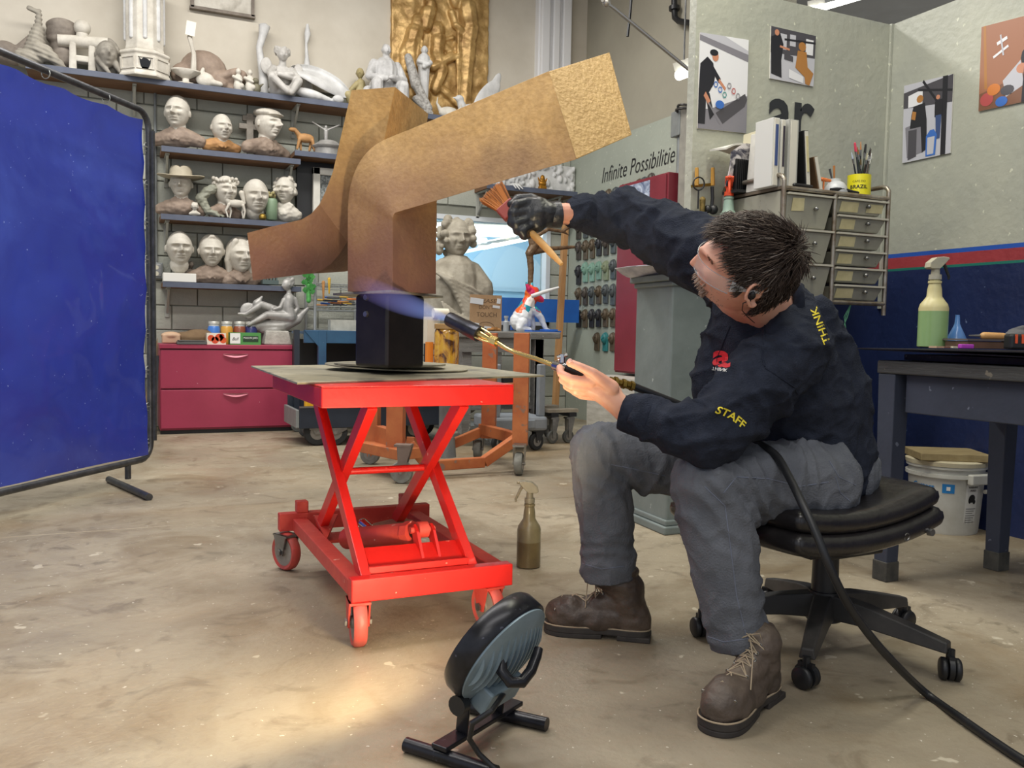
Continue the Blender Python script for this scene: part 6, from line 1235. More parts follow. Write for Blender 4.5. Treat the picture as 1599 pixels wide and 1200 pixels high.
q = MB(); q.lathe([(Rr * .95, -.012), (Rr * .96, -.022), (Rr * .82, -.030), (Rr * .5, -.042), (Rr * .1, -.046), (.001, -.046)], LC, nf, n=48); q.obj('housing', m_lt, Wk, smooth=True, sharp=40)
for i in range(13):
    x = (i - 6) / 6.6 * Rr * .92; hl = math.sqrt(max(0, (Rr * .93) ** 2 - x * x)); q = MB()
    P_ = [LC + sd * x + vv * (hl * k) - nf * (.014 + .040 * (1 - (abs(x) / Rr) ** 2 * .6) * (1 - abs(k) ** 2.4)) for k in np.linspace(-1, 1, 13)]; Q_ = [LC + sd * x + vv * (hl * k) - nf * .010 for k in np.linspace(1, -1, 13)]
    q.prism([p - sd * .0018 for p in P_ + Q_], sd * .0036); q.obj('cooling_fin', m_lt, Wk)
q = MB(); q.box(LC - vv * Rr * .62 - nf * .045, (.115, .055, .040), basis(sd, vv, nf), t=(1, 1)); q.obj('junction_box', m_lt, Wk, bevel=.005)
for k in (-1, 1):
    q = MB(); p = LC - vv * Rr * .85 - nf * .02 + sd * k * .062; g_ = Vector((p.x, p.y, .036)); g2 = (ba + bb) / 2 + c1 * k * .062; q.bar(Vector((g2.x, g2.y, .036)), p, .030, .005, c1); q.obj('upright', m_blg, Wk, bevel=.002)
    q = MB(); q.cone(p + sd * k * .004, p + sd * k * .026, .018, .020, 14); q.obj('clamp_knob', m_blk, Wk, smooth=True)
q = MB(); hp = [LC + sd * .052 * -1 - nf * .05 + vv * .00, LC + sd * -.052 - nf * .075 - vv * .03, LC - sd * .045 - nf * .100 - vv * .055, LC + sd * .0 - nf * .118 - vv * .052, LC + sd * .045 - nf * .120 - vv * .03, LC + sd * .062 - nf * .108 + vv * .0, LC + sd * .066 - nf * .085 + vv * .03]
q.tube([V(797, 995, 1.69), V(784, 1025, 1.66), V(783, 1048, 1.65), V(797, 1066, 1.64), V(815, 1066, 1.65), V(829, 1048, 1.67), V(838, 1025, 1.69), V(841, 1013, 1.70)], [.008, .010, .0115, .0115, .0115, .011, .010, .009], 12); q.obj('carry_handle', m_blg, Wk, smooth=True)
q = MB(); q.box(V(795, 990, 1.685), (.020, .020, .04), basis(sd, vv, nf)); q.cone(V(795, 993, 1.67), V(795, 993, 1.66), .006, .005, 10); q.obj('handle_bracket', m_blg, Wk, bevel=.002)
q = MB(); q.tube([LC - vv * Rr * .6 - nf * .06, V(782, 1090, 1.64), V(768, 1110, 1.60), V(738, 1130, 1.60), V(733, 1155, 1.62), V(748, 1178, 1.63), V(768, 1197, 1.62), PZ(800, 1225, .006)], .0052, 10); q.obj('power_cable', m_blk, Wk, smooth=True)
lsp = bpy.data.lights.new('work_lamp', 'SPOT'); lsp.energy = 48; lsp.color = (1.0, .80, .50); lsp.spot_size = math.radians(158); lsp.spot_blend = .35; lsp.shadow_soft_size = .05
lo = bpy.data.objects.new('work_lamp', lsp); COL.objects.link(lo); lo.location = LC + nf * .05; lo.rotation_euler = nf.to_track_quat('-Z', 'Y').to_euler()
# ================================================================== PEDESTAL with papers
m_ped = mat('grey_green_pedestal', '7C8684', '6F7977', .55, sc=5, bump=.1, spk=(30, .73), spkc='A8B0AE')
zP = V(1046, 430, 3.7).z; e = thing('grey_pedestal', 'tall grey green painted wooden pedestal with stepped base behind the seated man', 'pedestal', (2.25, 3.15, 0))
def foot(g): return [(2.12 - g, 3.03 - g), (2.60 + g, 3.03 - g), (2.60 + g, 3.205), (2.345, 3.205), (2.345, 3.34 + g * .5), (2.14 - g, 3.34 + g * .5)]
def pp(name, g, z0, z1): q = MB(); q.prism([(x, y, z0) for x, y in foot(g)], (0, 0, z1 - z0)); q.obj(name, m_ped, e, bevel=.006)
pp('shaft', 0, .05, zP - .04); pp('base_moulding', .022, 0, .035); pp('base_step', .010, .035, .06); pp('cap_moulding', .012, zP - .05, zP - .028); pp('top_board', .03, zP - .028, zP)
for i, (dx, dy, rz, lb) in enumerate(((0, .02, .3, 'curled white papers at the bottom of the stack on the grey pedestal'), (-.01, 0, -.2, 'loose printed sheet on top of the stack on the grey pedestal'))):
    q = MB(); P_ = [[Vector((2.19 + dx, 3.17 + dy, zP + .002 + i * .012)) + RZ(rz) @ Vector((a * .28 - .14, b_ * .34 - .17, .03 * max(0, .5 - a) ** 2 * 4 * (1 - i * .5) + .008 * math.sin(a * 5 + b_ * 3))) for a in np.linspace(0, 1, 8)] for b_ in np.linspace(0, 1, 6)]; q.sheet(P_, .002, up); tag(q.obj('paper_sheet', mat('magazine_paper', 'CFCFD6', '9A9AA8', .6, sc=12)), lb, 'paper')
q = MB(); p = V(1008, 433, 3.45); p = Vector((2.20, 3.08, zP + .034)); q.cap(p + Vector((-.08, 0, 0)), p + Vector((.12, .02, 0)), .010, .008, 10); q.box(p + Vector((-.10, 0, 0)), (.06, .03, .014)); tag(q.obj('paint_brush', mat('black_gold_brush', '2A2420', 'B89A4A', .4, sc=16, lo=.5, hi=.55), smooth=False), 'black and gold brush lying on the papers on the grey pedestal', 'brush')
spray('spray_bottle', 'pale green spray bottle with an orange trigger head behind the man', Vector((2.465, 3.12, zP + .112)), .335, .048, mat('pale_green_bottle', '8FA596', '7E9486', .45, sc=6), mat('orange_red_plastic', 'E0532A', 'C8431E', .4, sc=8), (-.6, -.8, 0))
q = MB(); q.box((2.465, 3.12, zP + .056), (.16, .15, .11)); tag(q.obj('small_carton', mat('plain_card', '9A8468', rough=.8)), 'small brown carton on the grey pedestal under the orange headed spray bottle', 'carton')
# ================================================================== PARTITION: posters, letters, hooks
yw = YP - .002; NX = Vector((1, 0, 0)); NN = Vector((0, -1, 0))
def flat(*pts): return pts
def poster(label, corners, plane, shapes, bg, group=None):
    """a flat photographic print: coloured print areas given in picture coordinates 0..1"""
    P_ = [(PY(x, y, YP - .012) if plane == 'y' else PX(x, y, XR - .012)) for x, y in corners]   # TL TR BR BL
    c = sum(P_, Vector()) / 4; e = thing('photo_print', label, 'picture', c - Vector((0, 0, .1)), group); n_ = NN if plane == 'y' else Vector((-1, 0, 0))
    q = MB(); q.prism([p - n_ * .010 for p in P_], n_ * .006); q.obj('backing_board', m_white, e)
    def at_(u, v): return (P_[0] * (1 - u) + P_[1] * u) * (1 - v) + (P_[3] * (1 - u) + P_[2] * u) * v
    q = MB(); mats = [bg]; U2 = [at_(.0, .0), at_(1, 0), at_(1, 1), at_(0, 1)]; q.add([p - n_ * .0035 for p in U2], [(0, 1, 2, 3)])
    for k, (m, poly) in enumerate(shapes):
        if m not in mats: mats.append(m)
        q.mi = mats.index(m); q.add([at_(u, v) - n_ * (.0032 - .00012 * k) for u, v in poly], [tuple(range(len(poly)))])
    q.obj('photograph', mats, e, fixn=False)
    return e
def ov(cx, cy, rx, ry, n=12): return [(cx + rx * math.cos(2 * math.pi * i / n), cy + ry * math.sin(2 * math.pi * i / n)) for i in range(n)]
pc_ = lambda n, c: mat('print_' + n, c, rough=.35)
K, S_, Gy, Lg, Dg_, Br, Bl, Wh, Gd = pc_('black', '24242A'), pc_('skin', 'C08468'), pc_('grey', '7E7C84'), pc_('light_grey', 'B8B8C0'), pc_('dark_grey', '4A484E'), pc_('brown', '7A5440'), pc_('blue', '3A6AB8'), pc_('white', 'DCDCE0'), pc_('gold', 'A8743C')
def ln(x0, y0, x1, y1, w_=.012):
    dx, dy = x1 - x0, y1 - y0; l_ = math.hypot(dx, dy); nx_, ny_ = -dy / l_ * w_, dx / l_ * w_; return [(x0 + nx_, y0 + ny_), (x1 + nx_, y1 + ny_), (x1 - nx_, y1 - ny_), (x0 - nx_, y0 - ny_)]
poster('photo of a standing person in black working over coloured rings at a table', [(1094, 50), (1170, 62), (1166, 208), (1090, 200)], 'y', [(Lg, [(0, .06), (1, .22), (1, .12), (.5, 0), (0, 0)]), (Gy, [(0, .02), (1, .16), (1, .24), (0, .08)]), (Gy, [(.0, .8), (.25, .78), (1, .6), (1, 1), (0, 1)]), (Dg_, [(.35, .82), (.95, .58), (1, .64), (.95, .72), (.5, .93)]), (K, [(.02, .32), (.16, .24), (.28, .30), (.32, .45), (.30, .52), (.20, .62), (.0, .62)]), (K, [(.0, .58), (.16, .58), (.14, .95), (.0, .95)]), (K, [(.12, .6), (.22, .62), (.32, .84), (.24, .90)]), (K, ln(.27, .36, .42, .48, .03)), (S_, ln(.40, .47, .54, .56, .018)), (S_, ov(.32, .23, .065, .05)), (K, ov(.29, .19, .085, .035)), (S_, ln(.12, .63, .22, .72, .03)), (Gy, ln(.2, .72, .45, .93, .012))] + [(c, ln(.34 + .09 * i + .04 * math.cos(a), .52 + .05 * (i % 3) + .03 * math.sin(a), .34 + .09 * i + .04 * math.cos(a + 1.05), .52 + .05 * (i % 3) + .03 * math.sin(a + 1.05), .006)) for i, c in enumerate((Bl, Bl, pc_('teal', '3A8A86'), Gy, pc_('redp', 'B05050'), Gy)) for a in np.arange(0, 6.28, 1.05)] + [(Bl, ov(.42, .73, .09, .045))], Wh)
poster('photo of a person beside a seated bronze figure on the partition wall', [(1205, 40), (1275, 56), (1271, 135), (1203, 122)], 'y', [(Dg_, [(0, 0), (1, 0), (1, .45), (0, .5)]), (Lg, [(.2, .1), (.35, .1), (.35, .4), (.2, .4)]), (Lg, [(.42, .08), (.55, .08), (.55, .3), (.42, .3)]), (Wh, [(.78, .1), (.95, .1), (.95, .4), (.78, .4)]), (K, ln(.3, .2, 1, .15, .02)), (K, [(0, .2), (.2, .1), (.28, .3), (.24, .62), (.26, .95), (.02, .9)]), (S_, ov(.13, .1, .05, .06)), (S_, ln(.2, .35, .42, .38, .02)), (Gd, ov(.70, .27, .085, .09)), (Gd, [(.6, .36), (.8, .36), (.84, .65), (.98, .75), (.9, 1), (.8, .98), (.78, .85), (.56, .7)]), (Wh, [(.42, .75), (.75, .85), (.75, .98), (.42, .92)]), (Dg_, [(.3, .45), (.5, .5), (.5, .6), (.3, .58)])], Lg)
poster('photo of a golden headed seated figure and a worker in a workshop', [(1411, 134), (1488, 115), (1483, 239), (1408, 255)], 'x', [(Dg_, [(0, .1), (1, 0), (1, .35), (0, .3)]), (Wh, [(.1, .15), (.4, .1), (.4, .3), (.1, .3)]), (K, ln(.4, .0, .7, .3, .02)), (K, ln(.3, .1, 1, .2, .015)), (K, ln(.85, 0, .85, 1, .05)), (Gy, [(.05, .55), (.45, .5), (.5, .9), (.1, .95)]), (Dg_, [(.12, .6), (.3, .6), (.3, .95), (.12, .98)]), (K, [(.22, .3), (.45, .28), (.5, .5), (.52, .88), (.42, .92), (.38, .58), (.15, .58), (.18, .4)]), (Gd, ov(.35, .22, .07, .05)), (Gd, [(.2, .36), (.28, .38), (.26, .48), (.18, .46)]), (K, [(.66, .3), (.8, .28), (.82, .5), (.66, .5)]), (S_, ov(.72, .25, .04, .03)), (pc_('denim', '3C4E78'), [(.68, .48), (.8, .48), (.78, .78), (.7, .78)]), (Bl, [(.5, .72), (.58, .65), (.66, .65), (.72, .72), (.7, .98), (.5, .98)]), (Lg, [(.53, .74), (.68, .74), (.66, .96), (.53, .96)])], Lg)
poster('photo of a dark haired worker bending over pots of coloured pigment', [(1532, 42), (1640, 14), (1638, 150), (1527, 174)], 'x', [(pc_('terracotta', '9C6A50'), [(0, .0), (1, 0), (1, .6), (0, .8)]), (Gd, ln(.05, 0, .1, .75, .02)), (Lg, [(.35, .7), (.6, .5), (.65, .8), (.4, .9)]), (K, ov(.75, .48, .15, .14)), (S_, ov(.62, .60, .08, .06)), (K, [(.65, .6), (1, .4), (1, 1), (.62, 1)]), (pc_('redp', 'B04030'), ov(.12, .88, .1, .08)), (pc_('orangep', 'C87838'), ov(.22, .78, .1, .07)), (Bl, ov(.34, .94, .09, .06)), (Dg_, ov(.42, .82, .1, .06)), (Wh, ln(.25, .25, .4, .2, .02)), (Wh, ln(.2, .4, .42, .3, .015)), (Lg, ln(.3, .15, .35, .4, .012))], Br)
q = MB(); o_ = PY(1199, 212, YP - .006); x1 = PY(1270, 225, YP - .006); text(q, 'ar', o_, (1, 0, 0), (0, 0, 1), width=(x1.x - o_.x), height=(PY(1199, 152, YP).z - o_.z), lift=0, bold=.02); tag(q.obj('wall_letters', mat('charcoal_vinyl', '22262C', rough=.5), fixn=False), 'large bold black lowercase letters on the partition wall above the books', 'lettering')
# hooks with ring and clips
zh = PY(1095, 268, YP).z; e = thing('hook_rail', 'small brass hook rail with two yellow pegs on the partition wall', 'hook', PY(1093, 290, YP - .01)); q = MB(); a = PY(1080, 291, YP - .012); b = PY(1114, 288, YP - .012); q.bar(a, b, .012, .012); q.obj('rail', mat('old_brass', '8C7434'), e)
for px_ in (1088, 1113): q = MB(); a = PY(px_, 262, YP - .02); b = PY(px_, 290, YP - .02); q.cone(b, a, .010, .008, 8); q.obj('peg', mat('ochre_peg', 'B88A3A', rough=.5), e)
q = MB(); c = PY(1091, 287, YP - .05); q.torus(c, (.1, 1, .1), .028, .0035, 28, 8); q.cone(c - up * .03, c - up * .11, .004, .004, 6); tag(q.obj('ring_of_wire', m_blk, smooth=True), 'black wire ring hanging from the left peg on the partition', 'ring')
q = MB(); c = PY(1112, 292, YP - .05); q.tube([c, c - up * .05 + NX * .004, c - up * .09], .008, 8); q.ell(c - up * .10 + NX * .01, .022); q.ell(c - up * .10 - NX * .02, .018); tag(q.obj('black_clamp', m_blk, smooth=True), 'black spring clamp hanging from the right peg on the partition', 'clamp')
q = MB(); c = PY(1097, 312, YP - .05); q.cap(c, c - up * .08, .014, .01); q.box(c - up * .10, (.05, .03, .05)); tag(q.obj('brass_clamp', mat('aged_brass', 'A08A50', '6A5A34', .4, .7, sc=30)), 'small aged brass clamp hanging below the wire ring', 'clamp')
# ================================================================== DRAWER UNIT
yf = 2.82; XL = PY(1224, 300, yf).x; XRr = PY(1387, 320, yf).x; XM = PY(1303, 330, yf).x; zT = PY(1224, 293, yf).z; zB = PY(1300, 472, yf).z; yb2 = YP - .03
m_tub = mat('worn_chrome_tube', 'A39E94', '7A6A58', .35, .7, sc=14); m_drw = mat('smoky_plastic_drawer', '9C9A8A', '87857A', .4, sc=4, coat=.2, spk=(30, .74), spkc='6E6656'); m_tape = mat('masking_tape_label', 'CFC59A', 'BDB388', .7, sc=16)
DU = thing('drawer_unit', 'chrome framed cart of smoky plastic drawers mounted on the partition wall', 'drawer unit', ((XL + XRr) / 2, (yf + yb2) / 2, zB))
for x in (XL, XM, XRr):
    q = MB(); q.cone((x, yf, zB - (.05 if x == XRr else 0)), (x, yf, zT + (0 if x == XM else .03)), .010, .010, 12); q.obj('front_post', m_tub, DU, smooth=True)
    q = MB(); q.cone((x, yb2, zB), (x, yb2, zT), .010, .010, 10); q.obj('rear_post', m_tub, DU, smooth=True)
for y in (yf, yb2):
    for z in (zT, zB): q = MB(); q.cone((XL, y, z), (XRr, y, z), .010, .010, 10); q.obj('cross_rail', m_tub, DU, smooth=True)
for x in (XL, XRr):
    q = MB(); q.tube([(x, yf, zT), (x, yf, zT + .035), (x, yf + .012, zT + .050), (x, yf + .03, zT + .056), (x, yb2 - .03, zT + .056), (x, yb2 - .012, zT + .05), (x, yb2, zT + .035), (x, yb2, zT)], .010, 10); q.obj('side_handle', m_tub, DU, smooth=True)
q = MB(); q.box(((XL + XRr) / 2, (yf + yb2) / 2, zT + .003), (XRr - XL, yb2 - yf, .012)); q.obj('top_board', mat('dusty_brown_board', '6E6252', '5A5044', .8, sc=9), DU)
q = MB(); q.box((XL + .004, (yf + yb2) / 2, zT - .11), (.006, yb2 - yf - .04, .20)); q.obj('side_panel', m_drw, DU)
for y in (0, 1): pass
def drawer(x0, x1, z0, z1, tapes):
    w_ = x1 - x0; q = MB(); a = [(x0 + .004, yf - .004, z1), (x1 - .004, yf - .004, z1), (x1 - .012 - w_ * .07, yf + .012, z0), (x0 + .012, yf + .012, z0)]
    b = [(x0 + .004, yb2 - .03, z1), (x1 - .004, yb2 - .03, z1), (x1 - .02 - w_ * .05, yb2 - .05, z0), (x0 + .02, yb2 - .05, z0)]; q.prism2(a, b); d = q.obj('drawer', m_drw, DU, bevel=.005)
    q = MB(); q.box(((x0 + x1) / 2, yf - .006, z1 + .003), (w_ - .004, .022, .008)); q.obj('rim', mat('pale_drawer_rim', 'B8B4A6', rough=.45), d)
    def on(u, v): z = z0 + (z1 - z0) * v; t = (z1 - z) / (z1 - z0); return Vector((x0 + w_ * u, yf - .004 + .016 * t, z))
    q = MB(); p = on(.60, .62); q.cone(p, p - Vector((0, .010, 0)), .004, .004, 8); q.ell(p - Vector((0, .014, 0)), .0095, None, 14, 10); q.obj('knob', m_steel, d, smooth=True)
    for u0, u1, v0, v1 in tapes: q = MB(); q.prism([on(u0, v0) - Vector((0, .002, 0)), on(u1, v0 + .03) - Vector((0, .002, 0)), on(u1 - .01, v1) - Vector((0, .002, 0)), on(u0 + .01, v1 - .02) - Vector((0, .002, 0))], (0, -.001, 0)); q.obj('label_tape', m_tape, d)
zs3 = [PY(1262, y, yf).z for y in (305, 357, 360, 410, 413, 466)]
for i in range(3): drawer(XL + .012, XM - .008, zs3[2 * i + 1], zs3[2 * i] - .004, [(.12, .38, .5, .92)] if i == 0 else ([(.05, .2, .6, .95)] if i == 2 else []))
zz = [(zT - .012) - (zT - .012 - zB - .006) * k / 6 for k in range(7)]
for i in range(6): drawer(XM + .010, XRr - .010, zz[i + 1] + .006, zz[i] - .010, [(.08, .44, .12, .86), (.6, .93, .2, .85)] if i == 0 else [(.1 - .01 * i, .36 + .02 * (i % 3), .12, .86)])
q = MB()
for k in range(3): p = Vector((XM + .14, yf + .02, zB)); q.tube([p, p + Vector((-.02 - .01 * k, 0, -.06)), p + Vector((-.06 + .02 * k, .0, -.14)), p + Vector((-.04, 0, -.20 + .01 * k)), p + Vector((-.02 + .01 * k, 0, -.14))], .0018, 6)
tag(q.obj('green_thread', mat('green_thread', '5A9A78', rough=.6)), 'thin tangled green threads hanging under the drawer unit', 'thread')
# things on top of the unit
zU = zT + .010
def tp(px, dy=.1): p = PY(px, 296, yf + dy); p.z = zU; return p
U_ = upx(tp(1240)); 
def bk(name, label, cat, px, w_, h_, m, lean=0, dep_=.11, dy=.04, extra=None, group='books and papers on the drawer unit'):
    b = tp(px, dy); e = thing(name, label, cat, b, group); R = Matrix.Rotation(lean, 3, 'Y'); q = MB(); c = b + R @ Vector((0, 0, h_ * U_ / 2)) + Vector((0, dep_ / 2, 0)); q.box(c, (w_ * U_, dep_, h_ * U_), R); q.obj('cover', m, e, bevel=.002)
    q = MB(); q.box(c + R @ Vector((0, -.004, 0)) , (w_ * U_ * .6, dep_, h_ * U_ * .97), R); 
    q.obj('pages', mat('page_edges', 'CFCBBF', rough=.8), e)
    if extra: q = MB(); q.box(c + R @ Vector((0, -dep_ / 2 - .005, h_ * U_ * .1)), (w_ * U_ * .4, .002, h_ * U_ * .6), R); q.obj('spine_label', extra, e)
bk('ring_binder', 'thick white binder left of the black spined binder on the drawer unit', 'binder', 1209, 13, 102, mat('white_binder', 'C8C8C4', rough=.5), 0, .11, .04, extra=mat('blue_print_strip', '3C4E80'))
bk('ring_binder', 'slim binder with a black printed spine between the two pale ones', 'binder', 1220, 9, 101, mat('white_binder', 'C8C8C4'), extra=mat('black_purple_cover', '302A38', rough=.4))
bk('ring_binder', 'wide grey binder beside the leaning spiral notebook', 'binder', 1236, 20, 103, mat('grey_binder', 'AFAFAA', 'A2A29C', .5, sc=4))
bk('spiral_notebook', 'black spiral notebook with cream tape leaning against the grey binder', 'notebook', 1262, 10, 90, m_blk, -.10, extra=m_tape)
bk('wooden_clipboard', 'brown hardboard clipboard leaning behind the spiral notebook', 'clipboard', 1282, 9, 54, mat('brown_board', '6E5438', '5C452E', .7, sc=9), -.26)
bk('paper_stack', 'sheaf of white papers standing between magazine and white binder', 'paper', 1193, 11, 92, mat('white_papers', 'D6D4CC', 'BEBCB4', .8, sc=9, stretch=(12, 1, 1)), .07, .10, .14)
bk('paper_folder', 'tall cream folder sticking out above the magazine', 'folder', 1183, 6, 105, mat('cream_folder', 'D8D0B4', rough=.7), .06, .12, .26)
# magazine bent over a black wire file rack
b = tp(1168, .24); e = thing('file_rack', 'black slatted desk rack on the drawer unit behind the magazine', 'rack', b)
q = MB(); q.box(b + Vector((0, .05, .008)), (.12, .10, .012)); q.obj('base', m_blk, e)
for k in range(11): q = MB(); q.box(b + Vector((-.052 + k * .0105, .02, .078)), (.004, .012, .14)); q.obj('slat', m_blk, e)
q = MB(); q.box(b + Vector((0, .03, .078)), (.115, .006, .14)); q.obj('back_plate', m_blkm, e)
q = MB(); P_ = [[b + Vector((-.085 + .16 * u + .01 * v, .045 - .02 * math.sin(v * 2), .03 + .18 * v - .05 * max(0, .45 - u) ** 1 * v * 1.5 + .012 * math.sin(u * 3))) for u in np.linspace(0, 1, 9)] for v in np.linspace(0, 1, 9)]; q.sheet(P_, .006, (0, 1, 0)); tag(q.obj('open_magazine', mat('printed_magazine', 'C9C4C4', '3A3A48', .35, sc=14, lo=.45, hi=.56, dist=1.2)), 'glossy magazine with a dark printed picture draped over the black rack', 'magazine')
q = MB(); P_ = [[b + Vector((-.10 + .16 * u, .03 + .12 * v, .185 + .03 * u + .015 * math.sin(u * 4 + v))) for u in np.linspace(0, 1, 7)] for v in np.linspace(0, 1, 5)]; q.sheet(P_, .008, (0, 0, 1)); tag(q.obj('folded_newspaper', mat('newsprint', 'CFCDC4', 'B8B6AE', .8, sc=20)), 'folded pale newspaper lying flat on top of the magazine', 'newspaper')
b = tp(1196, .18); q = MB(); q.box(b + Vector((0, -.0, .014)), (.085, .04, .026), Matrix.Rotation(-.08, 3, 'Y')); tag(q.obj('brown_block', mat('brown_leather_box', '6A5448', rough=.6), bevel=.003), 'small brown box lying at the foot of the black rack', 'box')
b = tp(1252, .02); q = MB(); q.cap(b + Vector((-.04, 0, .010)), b + Vector((.05, 0, .010)), .009, .008, 8); tag(q.obj('dark_marker', m_blk, smooth=True), 'dark marker pen lying before the binders on the drawer unit', 'pen')
# white dome bowl, jar and yellow tin with brushes
b = tp(1305, .05); q = MB(); q.lathe([(18 * U_, 0), (18.5 * U_, 2 * U_), (17 * U_, 9 * U_), (12 * U_, 16 * U_), (6 * U_, 19 * U_), (.001, 20 * U_)], b, (0, 0, 1), n=26); tag(q.obj('white_bowl', mat('white_ceramic', 'C8CACC', 'B2B4B8', .35, sc=8), smooth=True), 'white upturned bowl beside the yellow tin', 'bowl')
b = tp(1303, .16); q = MB(); r = 12 * U_; q.lathe([(r, 0), (r, 26 * U_), (r * .95, 28 * U_), (r * .95, 31 * U_), (r * .8, 31 * U_), (r * .8, 22 * U_), (.001, 22 * U_)], b, n=22); tag(q.obj('white_jar', mat('white_plastic_jar', 'BCC0C2', rough=.4), smooth=True), 'white open plastic jar behind the upturned bowl', 'jar'); bj = b
b = tp(1341, .06); r = 18 * U_; e = thing('yellow_tin', 'bright yellow tin lettered Brazil holding a dozen paint brushes', 'tin', b)
q = MB(); q.lathe([(r, 0), (r, 33 * U_), (r * .93, 33 * U_), (r * .93, 3 * U_), (.001, 3 * U_)], b, n=30); q.obj('can', mat('yellow_tin_print', 'E2D820', 'D2C81C', .35, sc=5, spk=(18, .68), spkc='4A6A30'), e, smooth=True, sharp=50)
q = MB(); vs, fs = textmesh('BRAZIL', 1, bold=.02); x0 = min(v.x for v in vs); x1 = max(v.x for v in vs); ac = math.atan2(-b.y, -b.x)
def wrap(q, s, z, span, hgt, **k):
    vs, fs = textmesh(s, **k); x0 = min(v.x for v in vs); x1 = max(v.x for v in vs); y0 = min(v.y for v in vs); y1 = max(v.y for v in vs)
    q.add([b + Vector((math.cos(ac + ((v.x - x0) / (x1 - x0) - .5) * span) * (r + .001), math.sin(ac + ((v.x - x0) / (x1 - x0) - .5) * span) * (r + .001), z + (v.y - y0) / (y1 - y0) * hgt)) for v in vs], fs)
q = MB(); wrap(q, 'BRAZIL', 10 * U_, 1.5, 6 * U_, bold=.02); wrap(q, 'CAFE DO', 20 * U_, 1.1, 3 * U_); q.obj('lettering', mat('dark_print', '1A1A1A'), e, fixn=False)
bl = [(-16, 48, 'C84058', 'flat red bristle brush at the left of the yellow tin', 4, 1), (-8, 44, '9A6A40', 'brown bristle brush beside the red brush in the yellow tin', 3, 0), (-3, 40, '2E3A34', 'thin dark green handled brush in the yellow tin', 1.5, 0), (3, 54, 'A8744A', 'tall tan tipped brush in the middle of the yellow tin', 2, 0), (7, 48, '1E1E20', 'wide black bristle brush in the yellow tin', 4, 1), (14, 36, 'D8D0A8', 'cream sticked brush right of the black brush in the tin', 1.2, 0), (22, 46, '1C1C1E', 'black brush leaning far right in the yellow tin', 1.6, 0), (27, 38, 'D0D0D0', 'silver white brush leaning outermost right in the tin', 1.8, 0), (19, 43, '3A2E28', 'dark brown brush leaning right inside the yellow tin', 1.4, 0), (-20, 34, 'B8C4D8', 'pale blue handled brush leaning left out of the tin', 1.6, 0), (2, 25, '6A5A3A', 'short stubby brush at the rim of the yellow tin', 3, 1)]
for i, (dx, hh, c, lb, w_, flat_) in enumerate(bl):
    a = b + Vector((dx * .2 * U_, (-.02 + .004 * (i % 7)), 6 * U_)); t = b + Vector((dx * U_, -.01 + .006 * (i % 4), (33 + hh * 1.0) * U_)); d = (t - a); e2 = thing('artist_brush', lb, 'brush', a, 'artist brushes in the yellow tin')
    k1, k2 = a + d * .72, a + d * .84
    q = MB(); q.tube([a, a.lerp(k1, .5), k1], [.0022, .0042, .003], 8); q.obj('handle', mat('brush_handle_%d' % (i % 3), ('20242A', '2E3A30', '3A2A20')[i % 3], rough=.35), e2, smooth=True)
    q = MB(); q.cone(k1, k2, .0035, .0035 + .0006 * w_, 8); q.obj('ferrule', m_steel, e2, smooth=True)
    q = MB(); q.cap(k2, t, .0030 + .0010 * w_, .002 + (.001 * w_ if flat_ else 0), 8, sq=.6); q.obj('bristles', mat('bristle_' + c, c, rough=.8), e2, smooth=True)
for k, (dx, hh, c) in enumerate(((-3, 22, 'B07038'), (-12, 16, '4A4A50'))):
    a = bj + Vector((dx * .3 * U_, 0, 23 * U_)); t = bj + Vector((dx * U_, 0, (31 + hh) * U_)); q = MB(); q.tube([a, t], [.003, .005], 8); tag(q.obj('jar_brush', mat('jb_' + c, c, rough=.6), smooth=True), ['orange bristled brush standing in the white jar', 'thin dark rod standing in the white jar'][k], 'brush')
q = MB(); a = tp(1283, .08) + up * 22 * U_; q.cap(a + up * .0, a + Vector((.045, 0, -.002)), .009, .007, 10); q.cone(a + Vector((.01, 0, -.005)), Vector((a.x + .01, a.y, zU)), .004, .004); tag(q.obj('orange_scraper', mat('orange_plastic', 'D8763A', rough=.4), smooth=True), 'orange handled scraper propped beside the white jar', 'scraper')
q = MB(); b = tp(1322, .015)
q.tube([b + Vector((-.09, 0, .006)), b + Vector((-.03, -.005, .012)), b + Vector((.02, 0, .008)), b + Vector((.07, .0, .006))], [.007, .010, .008, .005], 8); tag(q.obj('black_rag', mat('black_cloth', '1C1C20', rough=.9), smooth=True), 'rolled black rag along the front edge before the yellow tin', 'cloth')
# ================================================================== BENCH
m_bn = mat('dark_slate_paint', '3A4050', '343A48', .6, sc=6, spk=(34, .72), spkc='6E7484', bump=.1); m_bt = mat('worn_dark_benchtop', '4A4B4A', '3A3A3C', .6, sc=7, bump=.2, stretch=(8, 1, 8), spk=(26, .68), spkc='7A7468')
bx0, bx1, by1, by0 = 2.42, 3.02, 2.22, .9; zBt = V(1383, 563, 3.04).z
e = thing('work_bench', 'dark slate painted wooden work bench against the navy wall at the right', 'bench', ((bx0 + bx1) / 2, by1 - .3, 0))
q = MB(); q.box(((bx0 + bx1) / 2, (by0 + by1) / 2, zBt - .022), (bx1 - bx0, by1 - by0, .045)); q.obj('benchtop', m_bt, e, bevel=.005)
q = MB(); q.box((bx0 + .045, (by0 + by1) / 2 - .04, zBt - .11), (.03, by1 - by0 - .12, .13)); q.obj('apron', m_bn, e, bevel=.003); q = MB(); q.box(((bx0 + bx1) / 2, by1 - .045, zBt - .11), (bx1 - bx0 - .1, .03, .13)); q.obj('end_apron', m_bn, e, bevel=.003)
